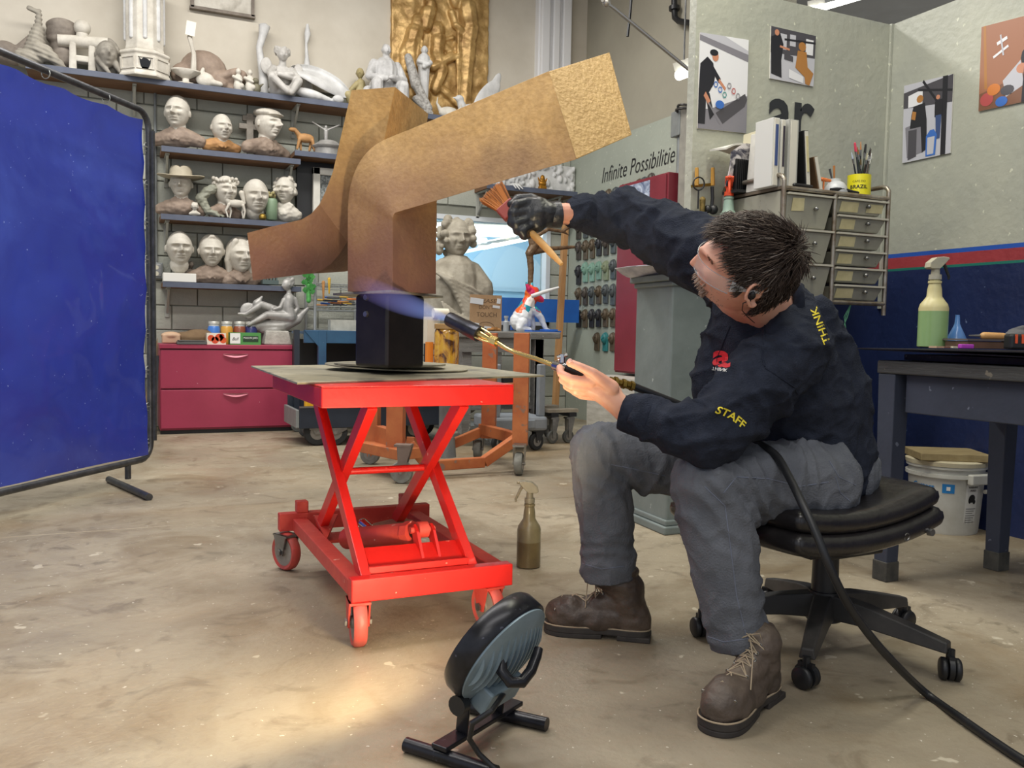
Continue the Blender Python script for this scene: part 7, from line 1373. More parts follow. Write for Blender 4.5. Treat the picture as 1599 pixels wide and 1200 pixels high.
for x, y in ((bx0 + .04, by1 - .04), (bx1 - .05, by1 - .09), (bx0 + .04, by0 + .05), (bx1 - .05, by0 + .05)):
    q = MB(); q.prism2([(x - .027, y - .027, 0), (x + .027, y - .027, 0), (x + .027, y + .027, 0), (x - .027, y + .027, 0)], [(x - .036, y - .036, zBt - .045), (x + .036, y - .036, zBt - .045), (x + .036, y + .036, zBt - .045), (x - .036, y + .036, zBt - .045)]); lg = q.obj('leg', m_bn, e, bevel=.003)
    q = MB(); q.box((x, y, .035), (.062, .062, .07)); q.obj('foot_block', mat('scuffed_foot', '5A5850', '3A3A38', .7, sc=14), lg, bevel=.003)
zb4 = zBt
q = MB(); q.box((bx0 + .30, by1 - .42, zb4 + .014), (.5, .70, .020)); tag(q.obj('black_plank', m_blkm), 'thick black slab lying on the work bench under the sheet metal', 'board')
for i in range(2):
    q = MB(); q.box((bx0 + .28 - .02 * i, by1 - .34 + .01 * i, zb4 + .033 + .010 * i), (.60, .80, .004), Matrix.Rotation(.012 - .02 * i, 3, 'X')); tag(q.obj('black_steel_sheet', mat('dull_black_sheet', '24252A', '36363A', .4, .5, sc=6)), ('lower of the two thin black steel sheets overhanging the bench end', 'upper thin black steel sheet under the green spray bottle')[i], 'sheet')
zS = zb4 + .048
def bt(px, py, d): p = V(px, py, d); p.z = zS; return p
b = bt(1455, 545, 3.0); spray('spray_bottle', 'large translucent spray bottle half full of green liquid on the work bench', b, .315, .048, mat('yellowed_plastic_bottle', 'C4BC8A', 'B4AA7C', .4, sc=6), mat('cream_grey_trigger', 'B4AE92', '98968C', .5, sc=10), (.9, -.3, 0), mat('green_liquid', '8BAA72', '7E9E68', .35, sc=3, coat=.3), .40, m_blk)
b = bt(1493, 543, 3.02); q = MB(); q.lathe([(.045, 0), (.046, .003), (.014, .072), (.009, .085), (.007, .115), (.005, .115), (.006, .08), (.042, .004)], b, n=28); tag(q.obj('blue_funnel', mat('translucent_blue_plastic', '5E8CC8', '4A78B8', .25, sc=4, coat=.4), smooth=True, sharp=60), 'translucent blue funnel standing upside down beside the green spray bottle', 'funnel')
b = bt(1540, 545, 2.9); e = thing('wooden_tray', 'flat brown wooden block with a thin lid on the work bench', 'tray', b); Rb = RZ(-.3)
q = MB(); q.box(b + up * .013, (.22, .12, .024), Rb); q.obj('block', mat('brown_varnished_wood', '6E4F40', '57402F', .6, sc=9), e, bevel=.002); q = MB(); q.box(b + up * .030, (.23, .13, .006), Rb); q.obj('lid', mat('grey_brown_lid', '5C5350', rough=.6), e)
q = MB(); a = V(1536, 524, 2.9); a.z = zS + .044; c = a + HR * .065; q.cap(a, c, .012, .011, 10); e = thing('carving_tool', 'small carving tool with a fat wooden handle lying on the wooden tray', 'tool', a); q.obj('handle', mat('honey_wood', 'C89C64', 'B88A54', .5, sc=9), e, smooth=True); q = MB(); q.cone(a - HR * .012, a - HR * .05, .004, .002, 8); q.obj('blade', m_steel, e)
b = bt(1590, 546, 2.72); e = thing('tape_measure', 'black tape measure with orange stripes at the right edge of the bench', 'tape measure', b); q = MB(); q.box(b + up * .026, (.075, .045, .05), RZ(-.45)); q.obj('case', m_blk, e, bevel=.008)
for k in (-1, 0, 1): q = MB(); q.box(b + up * .030 + (RZ(-.45) @ Vector((.02 * k, -.023, .005))), (.007, .004, .028), RZ(-.45)); q.obj('orange_stripe', mat('signal_orange', 'E0562A', rough=.4), e)
b = bt(1590, 530, 2.95); fig('grey_glove', 'grey work glove lying behind the tape measure on the bench', b, .10, [('e', (0, 0, .35), (.7, .4, .33)), ('c', (-.4, 0, .3), (-.9, 0, .1), .2, .1), ('c', (0, .2, .5), (.5, .2, .7), .22, .14)], mat('grey_leather', '5E5E62', '48484C', .7, sc=10), .004)
b = bt(1508, 547, 2.78); q = MB(); q.box(b + up * .008, (.045, .02, .014), RZ(-.3)); tag(q.obj('purple_eraser', mat('violet_rubber', 'A83AB0', rough=.5), bevel=.003), 'small violet block in front of the wooden tray on the bench', 'block')
for i, (px_, c, lb) in enumerate(((1462, 'B89A80', 'pinkish torn scrap nearest the green spray bottle'), (1476, '6A4638', 'rust brown scrap lying before the blue funnel'), (1488, 'C8C0AC', 'cream scrap lying between funnel and wooden tray'))):
    b = bt(px_, 547, 2.82 + .02 * i); q = MB(); q.box(b + up * .004, (.035, .03, .006), RZ(i * .7)); tag(q.obj('colour_scrap', mat('scrap_' + c, c, rough=.7)), lb, 'scrap', 'colour scraps on the bench')
# ================================================================== BUCKET and box
b = PZ(1473, 826); b.z = 0; e = thing('plastic_bucket', 'white plastic bucket with a wooden board on its lid under the bench', 'bucket', b); m_bk = mat('dirty_white_plastic', 'C9C9C2', 'B9B8AE', .5, sc=9, spk=(30, .72), spkc='8A887C'); r0_, r1_ = .135, .155; hb = .30
q = MB(); q.lathe([(r0_, 0), (r0_ + .003, .01), (r1_, hb - .05), (r1_ + .012, hb - .05), (r1_ + .012, hb - .035), (r1_, hb - .035), (r1_, hb - .012), (r1_ + .010, hb - .012), (r1_ + .010, hb)], b, n=44); q.obj('pail', m_bk, e, smooth=True, sharp=35)
q = MB(); q.lathe([(r1_ + .013, hb), (r1_ + .015, hb + .018), (r1_ + .002, hb + .024), (.001, hb + .018)], b, n=44); q.obj('lid', mat('yellowed_lid', 'C8C0A4', 'B8AE92', .6, sc=9), e, smooth=True, sharp=35)
vb = (CAM - b); a0_ = math.atan2(vb.y, vb.x)
def onb(a, z, o=.0015): rr = r0_ + (r1_ - r0_) * z / (hb - .05) + o; return b + Vector((math.cos(a0_ + a) * rr, math.sin(a0_ + a) * rr, z))
def bpatch(name, m, a0, a1, z0, z1, par, o=.0015, n=8): q = MB(); q.grid([[onb(a0 + (a1 - a0) * i / n, z, o) for i in range(n + 1)] for z in (z0, z1)]); return q.obj(name, m, par, fixn=False)
def btext(s, a0, a1, z0, z1, m, par, **k):
    vs, fs = textmesh(s, **k); x0 = min(v.x for v in vs); x1 = max(v.x for v in vs); y0 = min(v.y for v in vs); y1 = max(v.y for v in vs); q = MB(); q.add([onb(a0 + (a1 - a0) * (v.x - x0) / (x1 - x0), z0 + (z1 - z0) * (v.y - y0) / (y1 - y0), .003) for v in vs], fs); q.obj('lettering', m, par, fixn=False)
m_bpr = mat('bright_blue_print', '1E7CC0', rough=.5)
bpatch('blue_label', m_bpr, -.08, .24, .185, .225, e); bpatch('blue_label_mark', mat('white_print', 'E8E8E4'), .03, .13, .197, .214, e, .003)
btext('Gutters', -.95, -.28, .196, .222, m_bpr, e, bold=.02); btext('MALLEABLE', -.95, -.30, .160, .182, mat('dark_print', '1A1A1A'), e, bold=.02)
bpatch('warning_label', mat('pale_label', 'D4D4CE', rough=.6), .56, .98, .045, .225, e); btext('WARNING', .62, .94, .210, .219, mat('dark_print', '1A1A1A'), e, bold=.02); btext('AVISO', .68, .88, .196, .204, mat('dark_print', '1A1A1A'), e, bold=.02)
q = MB(); 
for (aa, z, ra, rz_) in ((.77, .165, .11, .018), (.70, .158, .05, .015), (.86, .150, .05, .010)): q.add([onb(aa + ra * math.cos(t), z + rz_ * math.sin(t), .003) for t in np.linspace(0, 2 * math.pi, 14, endpoint=False)], [tuple(range(14))])
q.obj('warning_pictogram', mat('dark_print', '1A1A1A'), e, fixn=False)
for k in range(7): bpatch('small_print_line', mat('grey_print', '6A6A68'), .60, .94 - .05 * (k % 3), .118 - .010 * k, .121 - .010 * k, e, .003, 6)
q = MB(); a = onb(.95, hb - .045, .01); c = onb(1.75, hb - .06, .01); q.tube([a, a.lerp(c, .3) + (a - b).normalized() * .02 - up * .02, c - up * .03, c], .0025, 6); q.obj('wire_handle', m_blk, e); q = MB(); m1 = onb(1.25, hb - .105, .03); q.cone(m1 - up * .0 - NX * .03, m1 + NX * .03, .009, .009, 10); q.obj('handle_grip', m_bk, e)
q = MB(); q.box(onb(.85, hb - .05, .012), (.10, .03, .045), RZ(a0_ + .85 - math.pi / 2)); q.obj('handle_boss', m_bk, e, bevel=.006)
q = MB(); q.box(b + Vector((-.02, -.01, hb + .040)), (.29, .24, .032), RZ(-.55)); tag(q.obj('wooden_board', mat('raw_pine_board', 'A08F68', '8C7B56', .75, sc=5, stretch=(1, 10, 10)), bevel=.003), 'thick square raw pine board lying on the white bucket', 'board')
b = PZ(1362, 772); b = Vector((b.x, b.y + .1, 0)); e = thing('cardboard_box', 'open cardboard box with a wooden strip on top beside the bucket', 'box', b); zt4 = V(1360, 690, dep(b)).z
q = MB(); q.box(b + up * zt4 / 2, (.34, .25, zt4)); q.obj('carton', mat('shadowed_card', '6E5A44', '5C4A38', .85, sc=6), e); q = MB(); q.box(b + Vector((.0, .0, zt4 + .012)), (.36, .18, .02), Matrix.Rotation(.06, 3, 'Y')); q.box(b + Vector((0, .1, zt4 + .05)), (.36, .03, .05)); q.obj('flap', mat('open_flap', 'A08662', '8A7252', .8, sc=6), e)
# ================================================================== STOOL
m_lea = mat('black_leather', '1B191A', '262324', .32, sc=10, bump=.12, bsc=40, coat=.2); m_sb = mat('dusty_black_nylon', '2C2B2A', '4A4743', .55, sc=7, lo=.45, hi=.75)
sc0 = Vector((1.77, 1.77, 0)); ST = thing('office_stool', 'black leather office chair base and seat without a backrest under the man', 'stool', sc0)
for k in range(5):
    a = math.radians(219 + 72 * k); d = Vector((math.cos(a), math.sin(a), 0)); s_ = Vector((-d.y, d.x, 0)); q = MB(); Rg = []
    for t, w_, z0, z1 in ((.03, .032, .085, .150), (.12, .028, .085, .140), (.24, .024, .075, .115), (.325, .020, .068, .095)): Rg.append([sc0 + d * t + s_ * w_ + up * z0, sc0 + d * t - s_ * w_ + up * z0, sc0 + d * t - s_ * w_ * .75 + up * z1, sc0 + d * t + s_ * w_ * .75 + up * z1])
    q.rings(Rg); q.obj('star_leg', m_sb, ST, bevel=.004)
    cw_ = sc0 + d * .33 + up * .028; ya = a + 1.1 + k; f_ = Vector((math.cos(ya), math.sin(ya), 0)); s2 = Vector((-f_.y, f_.x, 0)); q = MB()
    for kk in (-1, 1): q.lathe([(.002, -.008), (.024, -.008), (.028, -.004), (.028, .004), (.024, .008), (.002, .008)], cw_ + s2 * kk * .016, s2, n=22)
    w__ = q.obj('caster', m_blk, ST, smooth=True, sharp=50); q = MB(); q.lathe([(.031, -.006), (.031, .006)], cw_ + up * .004, s2, n=18); q.cone(cw_ + up * .01, cw_ + up * .05, .010, .010, 8); q.box(cw_ + up * .028, (.04, .014, .014), basis(f_, s2, up)); q.obj('caster_hood', m_blk, w__, smooth=True, sharp=40)
q = MB(); q.cone(sc0 + up * .075, sc0 + up * .155, .048, .042, 24); q.cone(sc0 + up * .155, sc0 + up * .27, .036, .034, 24); q.obj('gas_column_sleeve', m_blk, ST, smooth=True); q = MB(); q.cone(sc0 + up * .25, sc0 + up * .33, .022, .022, 16); q.obj('gas_column', m_blkm, ST, smooth=True)
s1p, s2p = PZ(1285, 868, .335), PZ(1470, 842, .335); a1 = (s2p - s1p).normalized(); a2 = Vector((-a1.y, a1.x, 0)); scn = s2p - a1 * .255 + a2 * .235; scn.z = 0
q = MB(); q.box(sc0 + up * .305 + (scn - sc0) * .3, (.20, .26, .05), basis(a1, a2, up)); q.box(sc0 + up * .29 - a1 * .05, (.12, .1, .06), basis(a1, a2, up)); q.obj('seat_mechanism', m_blk, ST, bevel=.006)
def cushion(name, z0, z1, W_, D_, sag, bow, off=0):
    q = MB(); n1, n2 = 22, 18; T_, B_ = [], []
    def S_(x, y, top):
        r_ = min((1 - min(1, abs(x) ** 14)) ** .4, (1 - min(1, abs(y) ** 14)) ** .4); x, y = x * (1 - .05 * y ** 4), y * (1 - .05 * x ** 4); zc = (z0 + z1) / 2; h_ = (z1 - z0) / 2
        b_ = bow * (x + .25) ** 2 - sag * math.exp(-((x + .2) ** 2 + y * y) * 2.5); return scn + a1 * (x * W_ / 2 * (1 - .04 * y * y) + off) + a2 * y * D_ / 2 + up * (zc + (h_ if top else -h_ * .8) * r_ + b_)
    for j in range(n2 + 1):
        y = math.sin((j / n2 * 2 - 1) * math.pi / 2); T_.append([S_(math.sin((i / n1 * 2 - 1) * math.pi / 2), y, True) for i in range(n1 + 1)]); B_.append([S_(math.sin((i / n1 * 2 - 1) * math.pi / 2), y, False) for i in range(n1 + 1)])
    q.grid(T_); q.grid([list(reversed(r)) for r in B_]); o = q.obj(name, m_lea, ST, smooth=True, sharp=180)
    import bmesh
    bm = bmesh.new(); bm.from_mesh(o.data); bmesh.ops.remove_doubles(bm, verts=bm.verts, dist=.0015); bmesh.ops.recalc_face_normals(bm, faces=bm.faces); bm.to_mesh(o.data); bm.free(); o.data.polygons.foreach_set('use_smooth', [True] * len(o.data.polygons)); return o
cushion('lower_cushion', .315, .385, .55, .51, .01, .030); cushion('upper_cushion', .368, .436, .53, .49, .02, .030)
for t_, nm in ((.30, 'ring_bolt'), (.235, 'slotted_bolt')):
    pass
p = scn + a1 * .10 - a2 * .252 + up * .358; q = MB(); q.torus(p, a2, .009, .0025, 14, 6); q.obj('ring_bolt', m_steel, ST); p = scn + a1 * .19 - a2 * .246 + up * .362; q = MB(); q.cone(p, p - a2 * .012, .010, .009, 12); q.obj('slotted_bolt', m_steel, ST)
# ================================================================== THE SEATED MAN
def cv(x, y, z): return RT * x + UP * y - FW * z
m_skin = mat('skin', 'DCAA90', 'CC927A', .5, sc=9, bump=.05, bsc=160, c3='D8A088', sub=.2)
m_swt = mat('navy_black_sweatshirt', '20242F', '292E3B', .9, sc=30, bump=.35, bsc=260, spec=.2)
m_trs = mat('slate_grey_workwear', '585B62', '6A6D74', .85, sc=5, bump=.3, bsc=220, c3='606369', spec=.25)
MAN = thing('person', 'person in a navy sweatshirt and grey work trousers sitting on the stool, torch in hand', 'person', PZ(1150, 1050))
J = dict(NH=V(1272, 752, 2.22), FH=V(1228, 738, 2.42), NK=V(1108, 756, 2.03), NA=V(1150, 990, 2.03), FK=V(935, 708, 2.38), FA=V(950, 890, 2.42), PV=V(1270, 735, 2.34),
         WA=V(1245, 655, 2.30), CH=V(1205, 565, 2.24), UC=V(1190, 505, 2.22), NB=V(1222, 488, 2.16), NS=V(1232, 548, 2.08), NE=V(1105, 682, 1.98), NW=V(985, 648, 2.03), FS=V(1112, 402, 2.34), FE=V(985, 338, 2.55), FWr=V(880, 334, 2.47))
HCn = V(1166, 418, 2.02); HF_ = cv(-.96, .22, -.02).normalized(); HU_ = (cv(.24, .69, .66)); HU_ = (HU_ - HF_ * HU_.dot(HF_)).normalized(); HL_ = HU_.cross(HF_); HH = .238
HM = basis(HF_, HL_, HU_) * HH
def hl(x, y, z): return HCn + HM @ Vector((x, y, z))
# ---- body: one continuous skin surface
q = MB()
head(q, HCn, HH, HF_, HU_, ears=False, nu=96, nv=72, amp=1.15, nose=.72, jaw=1.25, fat=.35, brow=1.2)
for sd in (1, -1):
    ec = hl(-.05, sd * .365, -.035); ex = (HF_ * .25 + HL_ * sd * -.0 + HU_ * .95).normalized(); en = (HL_ * sd - HF_ * .35).normalized(); ey = en.cross(ex).normalized()
    pts = [ec + en * (.012 + .004 * math.cos(t)) + ex * .032 * math.sin(t) * (1.0 if math.sin(t) > 0 else .9) + ey * .019 * math.cos(t) * sd * (1.1 if math.sin(t) > 0 else .75) for t in np.linspace(-2.2, 3.6, 22)]
    q.tube(pts, .0046, 8); q.ell(ec + en * .002, (.026, .015, .006), basis(ex, ey, en), 14, 8); q.ell(ec - ex * .027 + en * .007 + ey * 0, (.009, .008, .006), basis(ex, ey, en), 10, 6)
q.cap(hl(-.14, 0, -.28), J['NB'].lerp(J['CH'], .15), .056, .066, 18); q.cap(hl(.02, 0, -.36), J['NB'].lerp(J['UC'], .5), .045, .055, 14)
q.chain([J['UC'], J['CH'], J['WA'], J['PV']], [.10, .13, .12, .13], 18); q.cap(J['UC'], J['NS'], .07, .05); q.cap(J['UC'], J['FS'], .07, .05)
q.chain([J['NS'], J['NE'], J['NW'], V(972, 640, 2.03)], [.050, .038, .029, .027], 14); q.chain([J['FS'], J['FE'], J['FWr'], V(860, 336, 2.465)], [.050, .040, .031, .030], 14)
for a, k, n_ in (('FH', 'FK', 'FA'), ('NH', 'NK', 'NA')): q.cap(J['PV'], J[a], .10, .085); q.chain([J[a], J[k], J[n_]], [.085, .055, .042], 14)
# left hand: palm, thumb, four fingers closed under the torch handle
hd_ = (V(905, 598, 2.02) - V(972, 634, 2.03)).normalized(); q.ell(V(945, 612, 2.03), (.046, .020, .032), basis(hd_, FW, hd_.cross(FW).normalized()), 16, 10)
q.cap(V(974, 640, 2.03), V(945, 614, 2.03), .027, .029, 14); q.cap(V(945, 612, 2.03), V(918, 603, 2.03), .028, .023, 12)
q.chain([V(955, 606, 2.01), V(926, 583, 1.995), V(905, 573, 1.995), V(890, 567, 2.005)], [.019, .0125, .0105, .0095], 12)
for a in (((925, 597, 2.005), (893, 592, 2.0), (876, 584, 2.02), (874, 574, 2.05), .0102), ((925, 607, 2.02), (893, 603, 2.01), (878, 594, 2.035), (882, 582, 2.06), .0102), ((926, 615, 2.035), (899, 612, 2.03), (884, 604, 2.05), (888, 592, 2.07), .0095), ((930, 621, 2.05), (908, 619, 2.05), (895, 612, 2.07), (898, 601, 2.085), .0085)):
    q.chain([V(*a[0]), V(*a[1]), V(*a[2]), V(*a[3])], [a[4] * 1.08, a[4], a[4] * .93, a[4] * .85], 10)
bobj('body', q, .0034, m_skin, MAN, 2)
nail = MB(); nail.ell(V(890, 563.5, 1.992), (.006, .0016, .005), basis(RT, FW, UP), 10, 6); nail.obj('thumb_nail', mat('nail', 'D8A8A0', rough=.3), MAN, smooth=True)
# ---- trousers
def foldfn(A, sc_, off, anis):
    def f(P, N):
        d1 = pn(P, (sc_ * anis[0], sc_ * anis[1], sc_ * anis[2]), off); d2 = pn(P, (sc_ * 2.3, sc_ * 2.3, sc_ * 2.3), off + 7)
        r_ = 1 - np.abs(d1) * 2.2; r_ = np.clip(r_, 0, 1) ** 3
        return N * ((r_ * .9 + d1 * .7 + d2 * .3)[:, None] * A)
    return f
q = MB()
q.chain([J['FH'], J['FK'].lerp(J['FH'], .12), J['FK']], [.112, .088, .084], 20); q.chain([J['FK'], J['FK'].lerp(J['FA'], .55), J['FA']], [.084, .077, .073], 20)
q.chain([J['NH'], J['NK'].lerp(J['NH'], .3), J['NK']], [.118, .096, .084], 20); q.chain([J['NK'], J['NK'].lerp(J['NA'], .5), J['NA']], [.084, .078, .066], 20); q.cap(J['NK'].lerp(J['NH'], .25) - up * .02, J['NK'].lerp(J['NA'], .2) + cv(.03, 0, 0), .08, .07)
q.cap(J['NH'], J['FH'], .12, .12, 18); q.cap(J['PV'], J['PV'] + cv(.05, -.0, 0), .135, .12, 18)
me = remesh(q, .0055, 3)
def kneefold(P, N):
    d = np.zeros(len(P))
    for c, ax, R1, fr, am in ((J['NK'] + cv(.06, -.03, -.02), cv(.7, .7, 0), .17, 150, .009), (J['FK'] + cv(.055, -.03, -.02), cv(.7, .7, 0), .16, 150, .009), (J['NH'] + cv(-.04, .02, .08), cv(1, .2, 0), .16, 130, .008), (J['NA'] + cv(0, .06, 0), cv(0, 1, 0), .12, 110, .007), (J['FA'] + cv(0, .05, 0), cv(0, 1, 0), .12, 110, .006), (J['NK'].lerp(J['NH'], .45) - up * .05, cv(.95, .3, 0), .15, 170, .006)):
        A_ = np.array(c); r = np.linalg.norm(P - A_, axis=1); w_ = np.clip(1 - (r / R1) ** 2, 0, 1); t = (P - A_) @ np.array(ax); ph = pn(P, (8, 8, 8), 11) * 3.5; d += w_ * am * (1 - np.abs(np.sin(t * fr * .5 + ph)) * 1.7)
    return N * d[:, None]
displace(me, kneefold); displace(me, foldfn(.0095, 7, 0, (1.2, 1.2, .35))); displace(me, foldfn(.0040, 22, 5, (1, 1, .6)))
def cuthem(me, keys):
    import bmesh
    bm = bmesh.new(); bm.from_mesh(me)
    for a, k, z_off in keys:
        n_ = (J[a] - J[k]).normalized(); p0 = J[a] + n_ * z_off
        sel = set(v for v in bm.verts if (v.co - J[a]).length < .17)
        geom = list(sel) + [e_ for e_ in bm.edges if e_.verts[0] in sel and e_.verts[1] in sel] + [f for f in bm.faces if all(v in sel for v in f.verts)]
        bmesh.ops.bisect_plane(bm, geom=geom, plane_co=p0, plane_no=n_, clear_outer=True)
    bm.to_mesh(me); bm.free(); return me
cuthem(me, (('NA', 'NK', .03), ('FA', 'FK', .02)))
tro = mobj('trousers', me, m_trs, MAN, smooth=True, fixn=False, sharp=180); sol = tro.modifiers.new('solid', 'SOLIDIFY'); sol.thickness = .003; sol.offset = -1
def bvh_of(o):
    me = o.data; off = WL[MAN.name]; vs = [v.co + off for v in me.vertices]; return BVHTree.FromPolygons(vs, [tuple(p.vertices) for p in me.polygons])
bt_ = bvh_of(tro)
def on_(b_, px, py):
    r = ray(px, py).normalized(); h = b_.ray_cast(CAM, r); return (h[0], h[1]) if h[0] is not None else (None, None)
def seam(b_, pts, par, m, rr=.0011, name='seam', lift=.0002):
    out = []
    for i in range(len(pts) - 1):
        for k in range(8):
            t = k / 8; p, n_ = on_(b_, pts[i][0] + (pts[i + 1][0] - pts[i][0]) * t, pts[i][1] + (pts[i + 1][1] - pts[i][1]) * t)
            if p is not None and (not out or (p - out[-1]).length < .06): out.append(p + n_ * lift)
    if len(out) > 2: q = MB(); q.tube(out, rr, 5); return q.obj(name, m, par, smooth=True)
m_sm = mat('pale_stitching', '6E7484', rough=.9)
for pts in ([(1100, 760), (1132, 790), (1140, 850), (1150, 930), (1168, 1005)], [(1130, 770), (1150, 745), (1200, 748), (1250, 760), (1300, 752)], [(1305, 745), (1312, 770), (1330, 785)], [(950, 725), (1000, 735), (1045, 745)], [(1098, 992), (1130, 1003), (1182, 996)], [(900, 878), (940, 889), (980, 884)], [(1295, 720), (1310, 745), (1340, 760)]): seam(bt_, pts, MAN, m_sm)
# ---- sweatshirt
q = MB()
q.chain([J['UC'], J['CH'], J['WA'], J['PV'] + up * .03], [.135, .158, .152, .155], 24); q.cap(J['CH'] + cv(.03, 0, -.02), J['WA'] + cv(.06, 0, -.02), .13, .135, 20)
q.cap(V(1160, 500, 2.28), V(1132, 600, 2.26), .085, .085, 16); q.cap(V(1270, 500, 2.24), V(1300, 620, 2.30), .06, .10, 16)
q.cap(J['NB'] + cv(.01, -.02, -.01), J['NS'], .075, .088, 18); q.chain([J['NS'], J['NS'].lerp(J['NE'], .5), J['NE']], [.090, .086, .072], 20); q.chain([J['NE'], J['NE'].lerp(J['NW'], .5), J['NW'] + cv(.008, 0, 0)], [.070, .056, .040], 18)
q.cap(J['NB'] + cv(-.03, -.01, -.04), J['FS'], .075, .095, 18); q.chain([J['FS'], J['FS'].lerp(J['FE'], .5), J['FE']], [.104, .092, .080], 20); q.chain([J['FE'], V(930, 338, 2.52), V(902, 332, 2.485)], [.070, .060, .042], 18)
q.cap(V(1175, 478, 2.2), J['UC'], .07, .10, 14)
me = remesh(q, .0055, 4)
def armfold(P, N):
    d = np.zeros(len(P))
    for a, b_, fr, am in ((J['NS'], J['NE'], 62, .010), (J['NE'], J['NW'], 80, .006), (J['FS'], J['FE'], 60, .012), (J['FE'], J['FWr'], 75, .008)):
        A_ = np.array(a); ax = np.array((b_ - a).normalized()); L_ = (b_ - a).length; t = (P - A_) @ ax; rad = np.linalg.norm((P - A_) - t[:, None] * ax, axis=1)
        w_ = np.clip(1 - (rad / .12) ** 4, 0, 1) * np.clip((t + .02) / .05, 0, 1) * np.clip((L_ + .02 - t) / .05, 0, 1)
        sl = pn(P, (9, 9, 9), 3) * 2.6; d += w_ * am * (1 - np.abs(np.sin(t * fr * .5 + sl)) * 1.6)
    return N * d[:, None]
displace(me, armfold); lg = np.array(V(1126, 560, 2.12)); calm = lambda f: (lambda P, N: f(P, N) * (1 - np.exp(-(np.linalg.norm(P - lg, axis=1) / .09) ** 4))[:, None]); displace(me, calm(foldfn(.012, 6, 20, (1.0, 1.0, 1.6)))); displace(me, calm(foldfn(.005, 16, 30, (1, 1, 1.5))))
swt = mobj('sweatshirt', me, m_swt, MAN, smooth=True, fixn=False, sharp=180); bs_ = bvh_of(swt)
m_rib = mat('ribbed_cuff', '1A1D28', '242936', .95, sc=90, spec=.2)
q = MB(); d = (J['NW'] - J['NE']).normalized(); p = J['NW'] + cv(.0, 0, 0); q.lathe([(.030, .020), (.041, .022), (.044, .012), (.046, -.01), (.048, -.045), (.040, -.05)], p, d, n=30, sy=1.0); q.obj('cuff', m_rib, swt, smooth=True)
q = MB(); d = (V(880, 334, 2.47) - V(930, 337, 2.52)).normalized(); p = V(904, 333, 2.49); q.lathe([(.034, .022), (.043, .020), (.046, .0), (.049, -.03), (.04, -.05)], p, d, n=30); q.obj('cuff', m_rib, swt, smooth=True)
nd = (hl(-.14, 0, -.28) - J['NB']).normalized(); q = MB(); q.torus(J['NB'] + nd * .030 + cv(-.014, .004, .0), nd, .076, .014, 34, 10); q.obj('collar', m_rib, swt, smooth=True)
q = MB(); hemc = J['PV'] + up * .0; 
# printed lettering laid on the cloth
def cloth_text(s, p0, p1, h_px, m, bvh, name='printed_lettering', k=None, **kw):
    vs, fs = textmesh(s, **kw); import bmesh
    bm = bmesh.new(); bvv = [bm.verts.new(v) for v in vs]
    for f in fs:
        try: bm.faces.new([bvv[i] for i in f])
        except ValueError: pass
    bmesh.ops.triangulate(bm, faces=bm.faces)
    for _ in range(2): bmesh.ops.subdivide_edges(bm, edges=[e_ for e_ in bm.edges if e_.calc_length() > .15], cuts=1)
    bmesh.ops.triangulate(bm, faces=bm.faces); bm.verts.ensure_lookup_table(); bm.verts.index_update()
    x0 = min(v.co.x for v in bm.verts); x1 = max(v.co.x for v in bm.verts); y0 = 0; y1 = max(v.co.y for v in bm.verts); dx, dy = p1[0] - p0[0], p1[1] - p0[1]; l_ = math.hypot(dx, dy); ux, uy = dx / l_, dy / l_; nx_, ny_ = uy, -ux
    pts, ok = [], []
    for v in bm.verts:
        a = (v.co.x - x0) / (x1 - x0); c = v.co.y / y1 * h_px; bend = (k or 0) * a * (1 - a) * 4; p, n_ = on_(bvh, p0[0] + dx * a + nx_ * (c + bend), p0[1] + dy * a + ny_ * (c + bend)); ok.append(p is not None); pts.append(p - ray(p0[0], p0[1]).normalized() * .0022 if p is not None else Vector())
    fs2 = [tuple(v.index for v in f.verts) for f in bm.faces if all(ok[v.index] for v in f.verts)]; bm.free(); q = MB(); q.add(pts, fs2); return q.obj(name, m, swt, fixn=False)
m_yel = mat('yellow_print', 'E0CC34', rough=.7); m_rpr = mat('red_print', 'C8202C', rough=.6)
cloth_text('STAFF', (1116, 645), (1160, 671), 12, m_yel, bs_, bold=.02, k=4)
cloth_text('THINK', (1297, 535), (1275, 478), 11, m_yel, bs_, bold=.015)
cloth_text('a', (1112, 571), (1140, 573), 24, m_rpr, bs_, bold=.03)
cloth_text('THINK', (1112, 573), (1136, 576), -5, mat('white_print', 'E8E8E4'), bs_)
for pts in ([(1195, 575), (1240, 605), (1262, 650), (1255, 680)], [(1195, 500), (1190, 560), (1195, 575)], [(1140, 510), (1120, 560), (1118, 620)]): seam(bs_, pts, swt, m_rib, .002)
# ---- hair: cap and strands
def hmask(X, Y, Z):
    if X > .22: zl_ = .325 + .05 * (X - .22)
    elif X > .10: zl_ = -.02 + (X - .10) / .12 * .345
    elif X > -.14: zl_ = .10 if X < .02 else -.06 + (.10 - X) * 0
    else: zl_ = -.31
    if -.14 < X <= .02: zl_ = .075
    return Z - zl_
R0 = headverts(nu=96, nv=72, amp=1.15, nose=.72, jaw=1.25, fat=.35, brow=1.2)
q = MB(); nvv, nuu = len(R0), len(R0[0]); idx = {}; vs, fs = [], []; sc2 = lambda p: p * (1.045 + .03 * max(0, min(1, hmask(*p) * 6))) 
for i in range(nvv):
    for j in range(nuu): idx[i, j] = len(vs); vs.append(HCn + HM @ sc2(R0[i][j]))
for i in range(nvv - 1):
    for j in range(nuu):
        c4 = [(i, j), (i, (j + 1) % nuu), (i + 1, (j + 1) % nuu), (i + 1, j)]
        if all(hmask(*R0[a][b_]) > 0 for a, b_ in c4): fs.append(tuple(idx[c] for c in c4))
q.add(vs, fs); tpf = HCn + HM @ Vector((0, 0, .54))
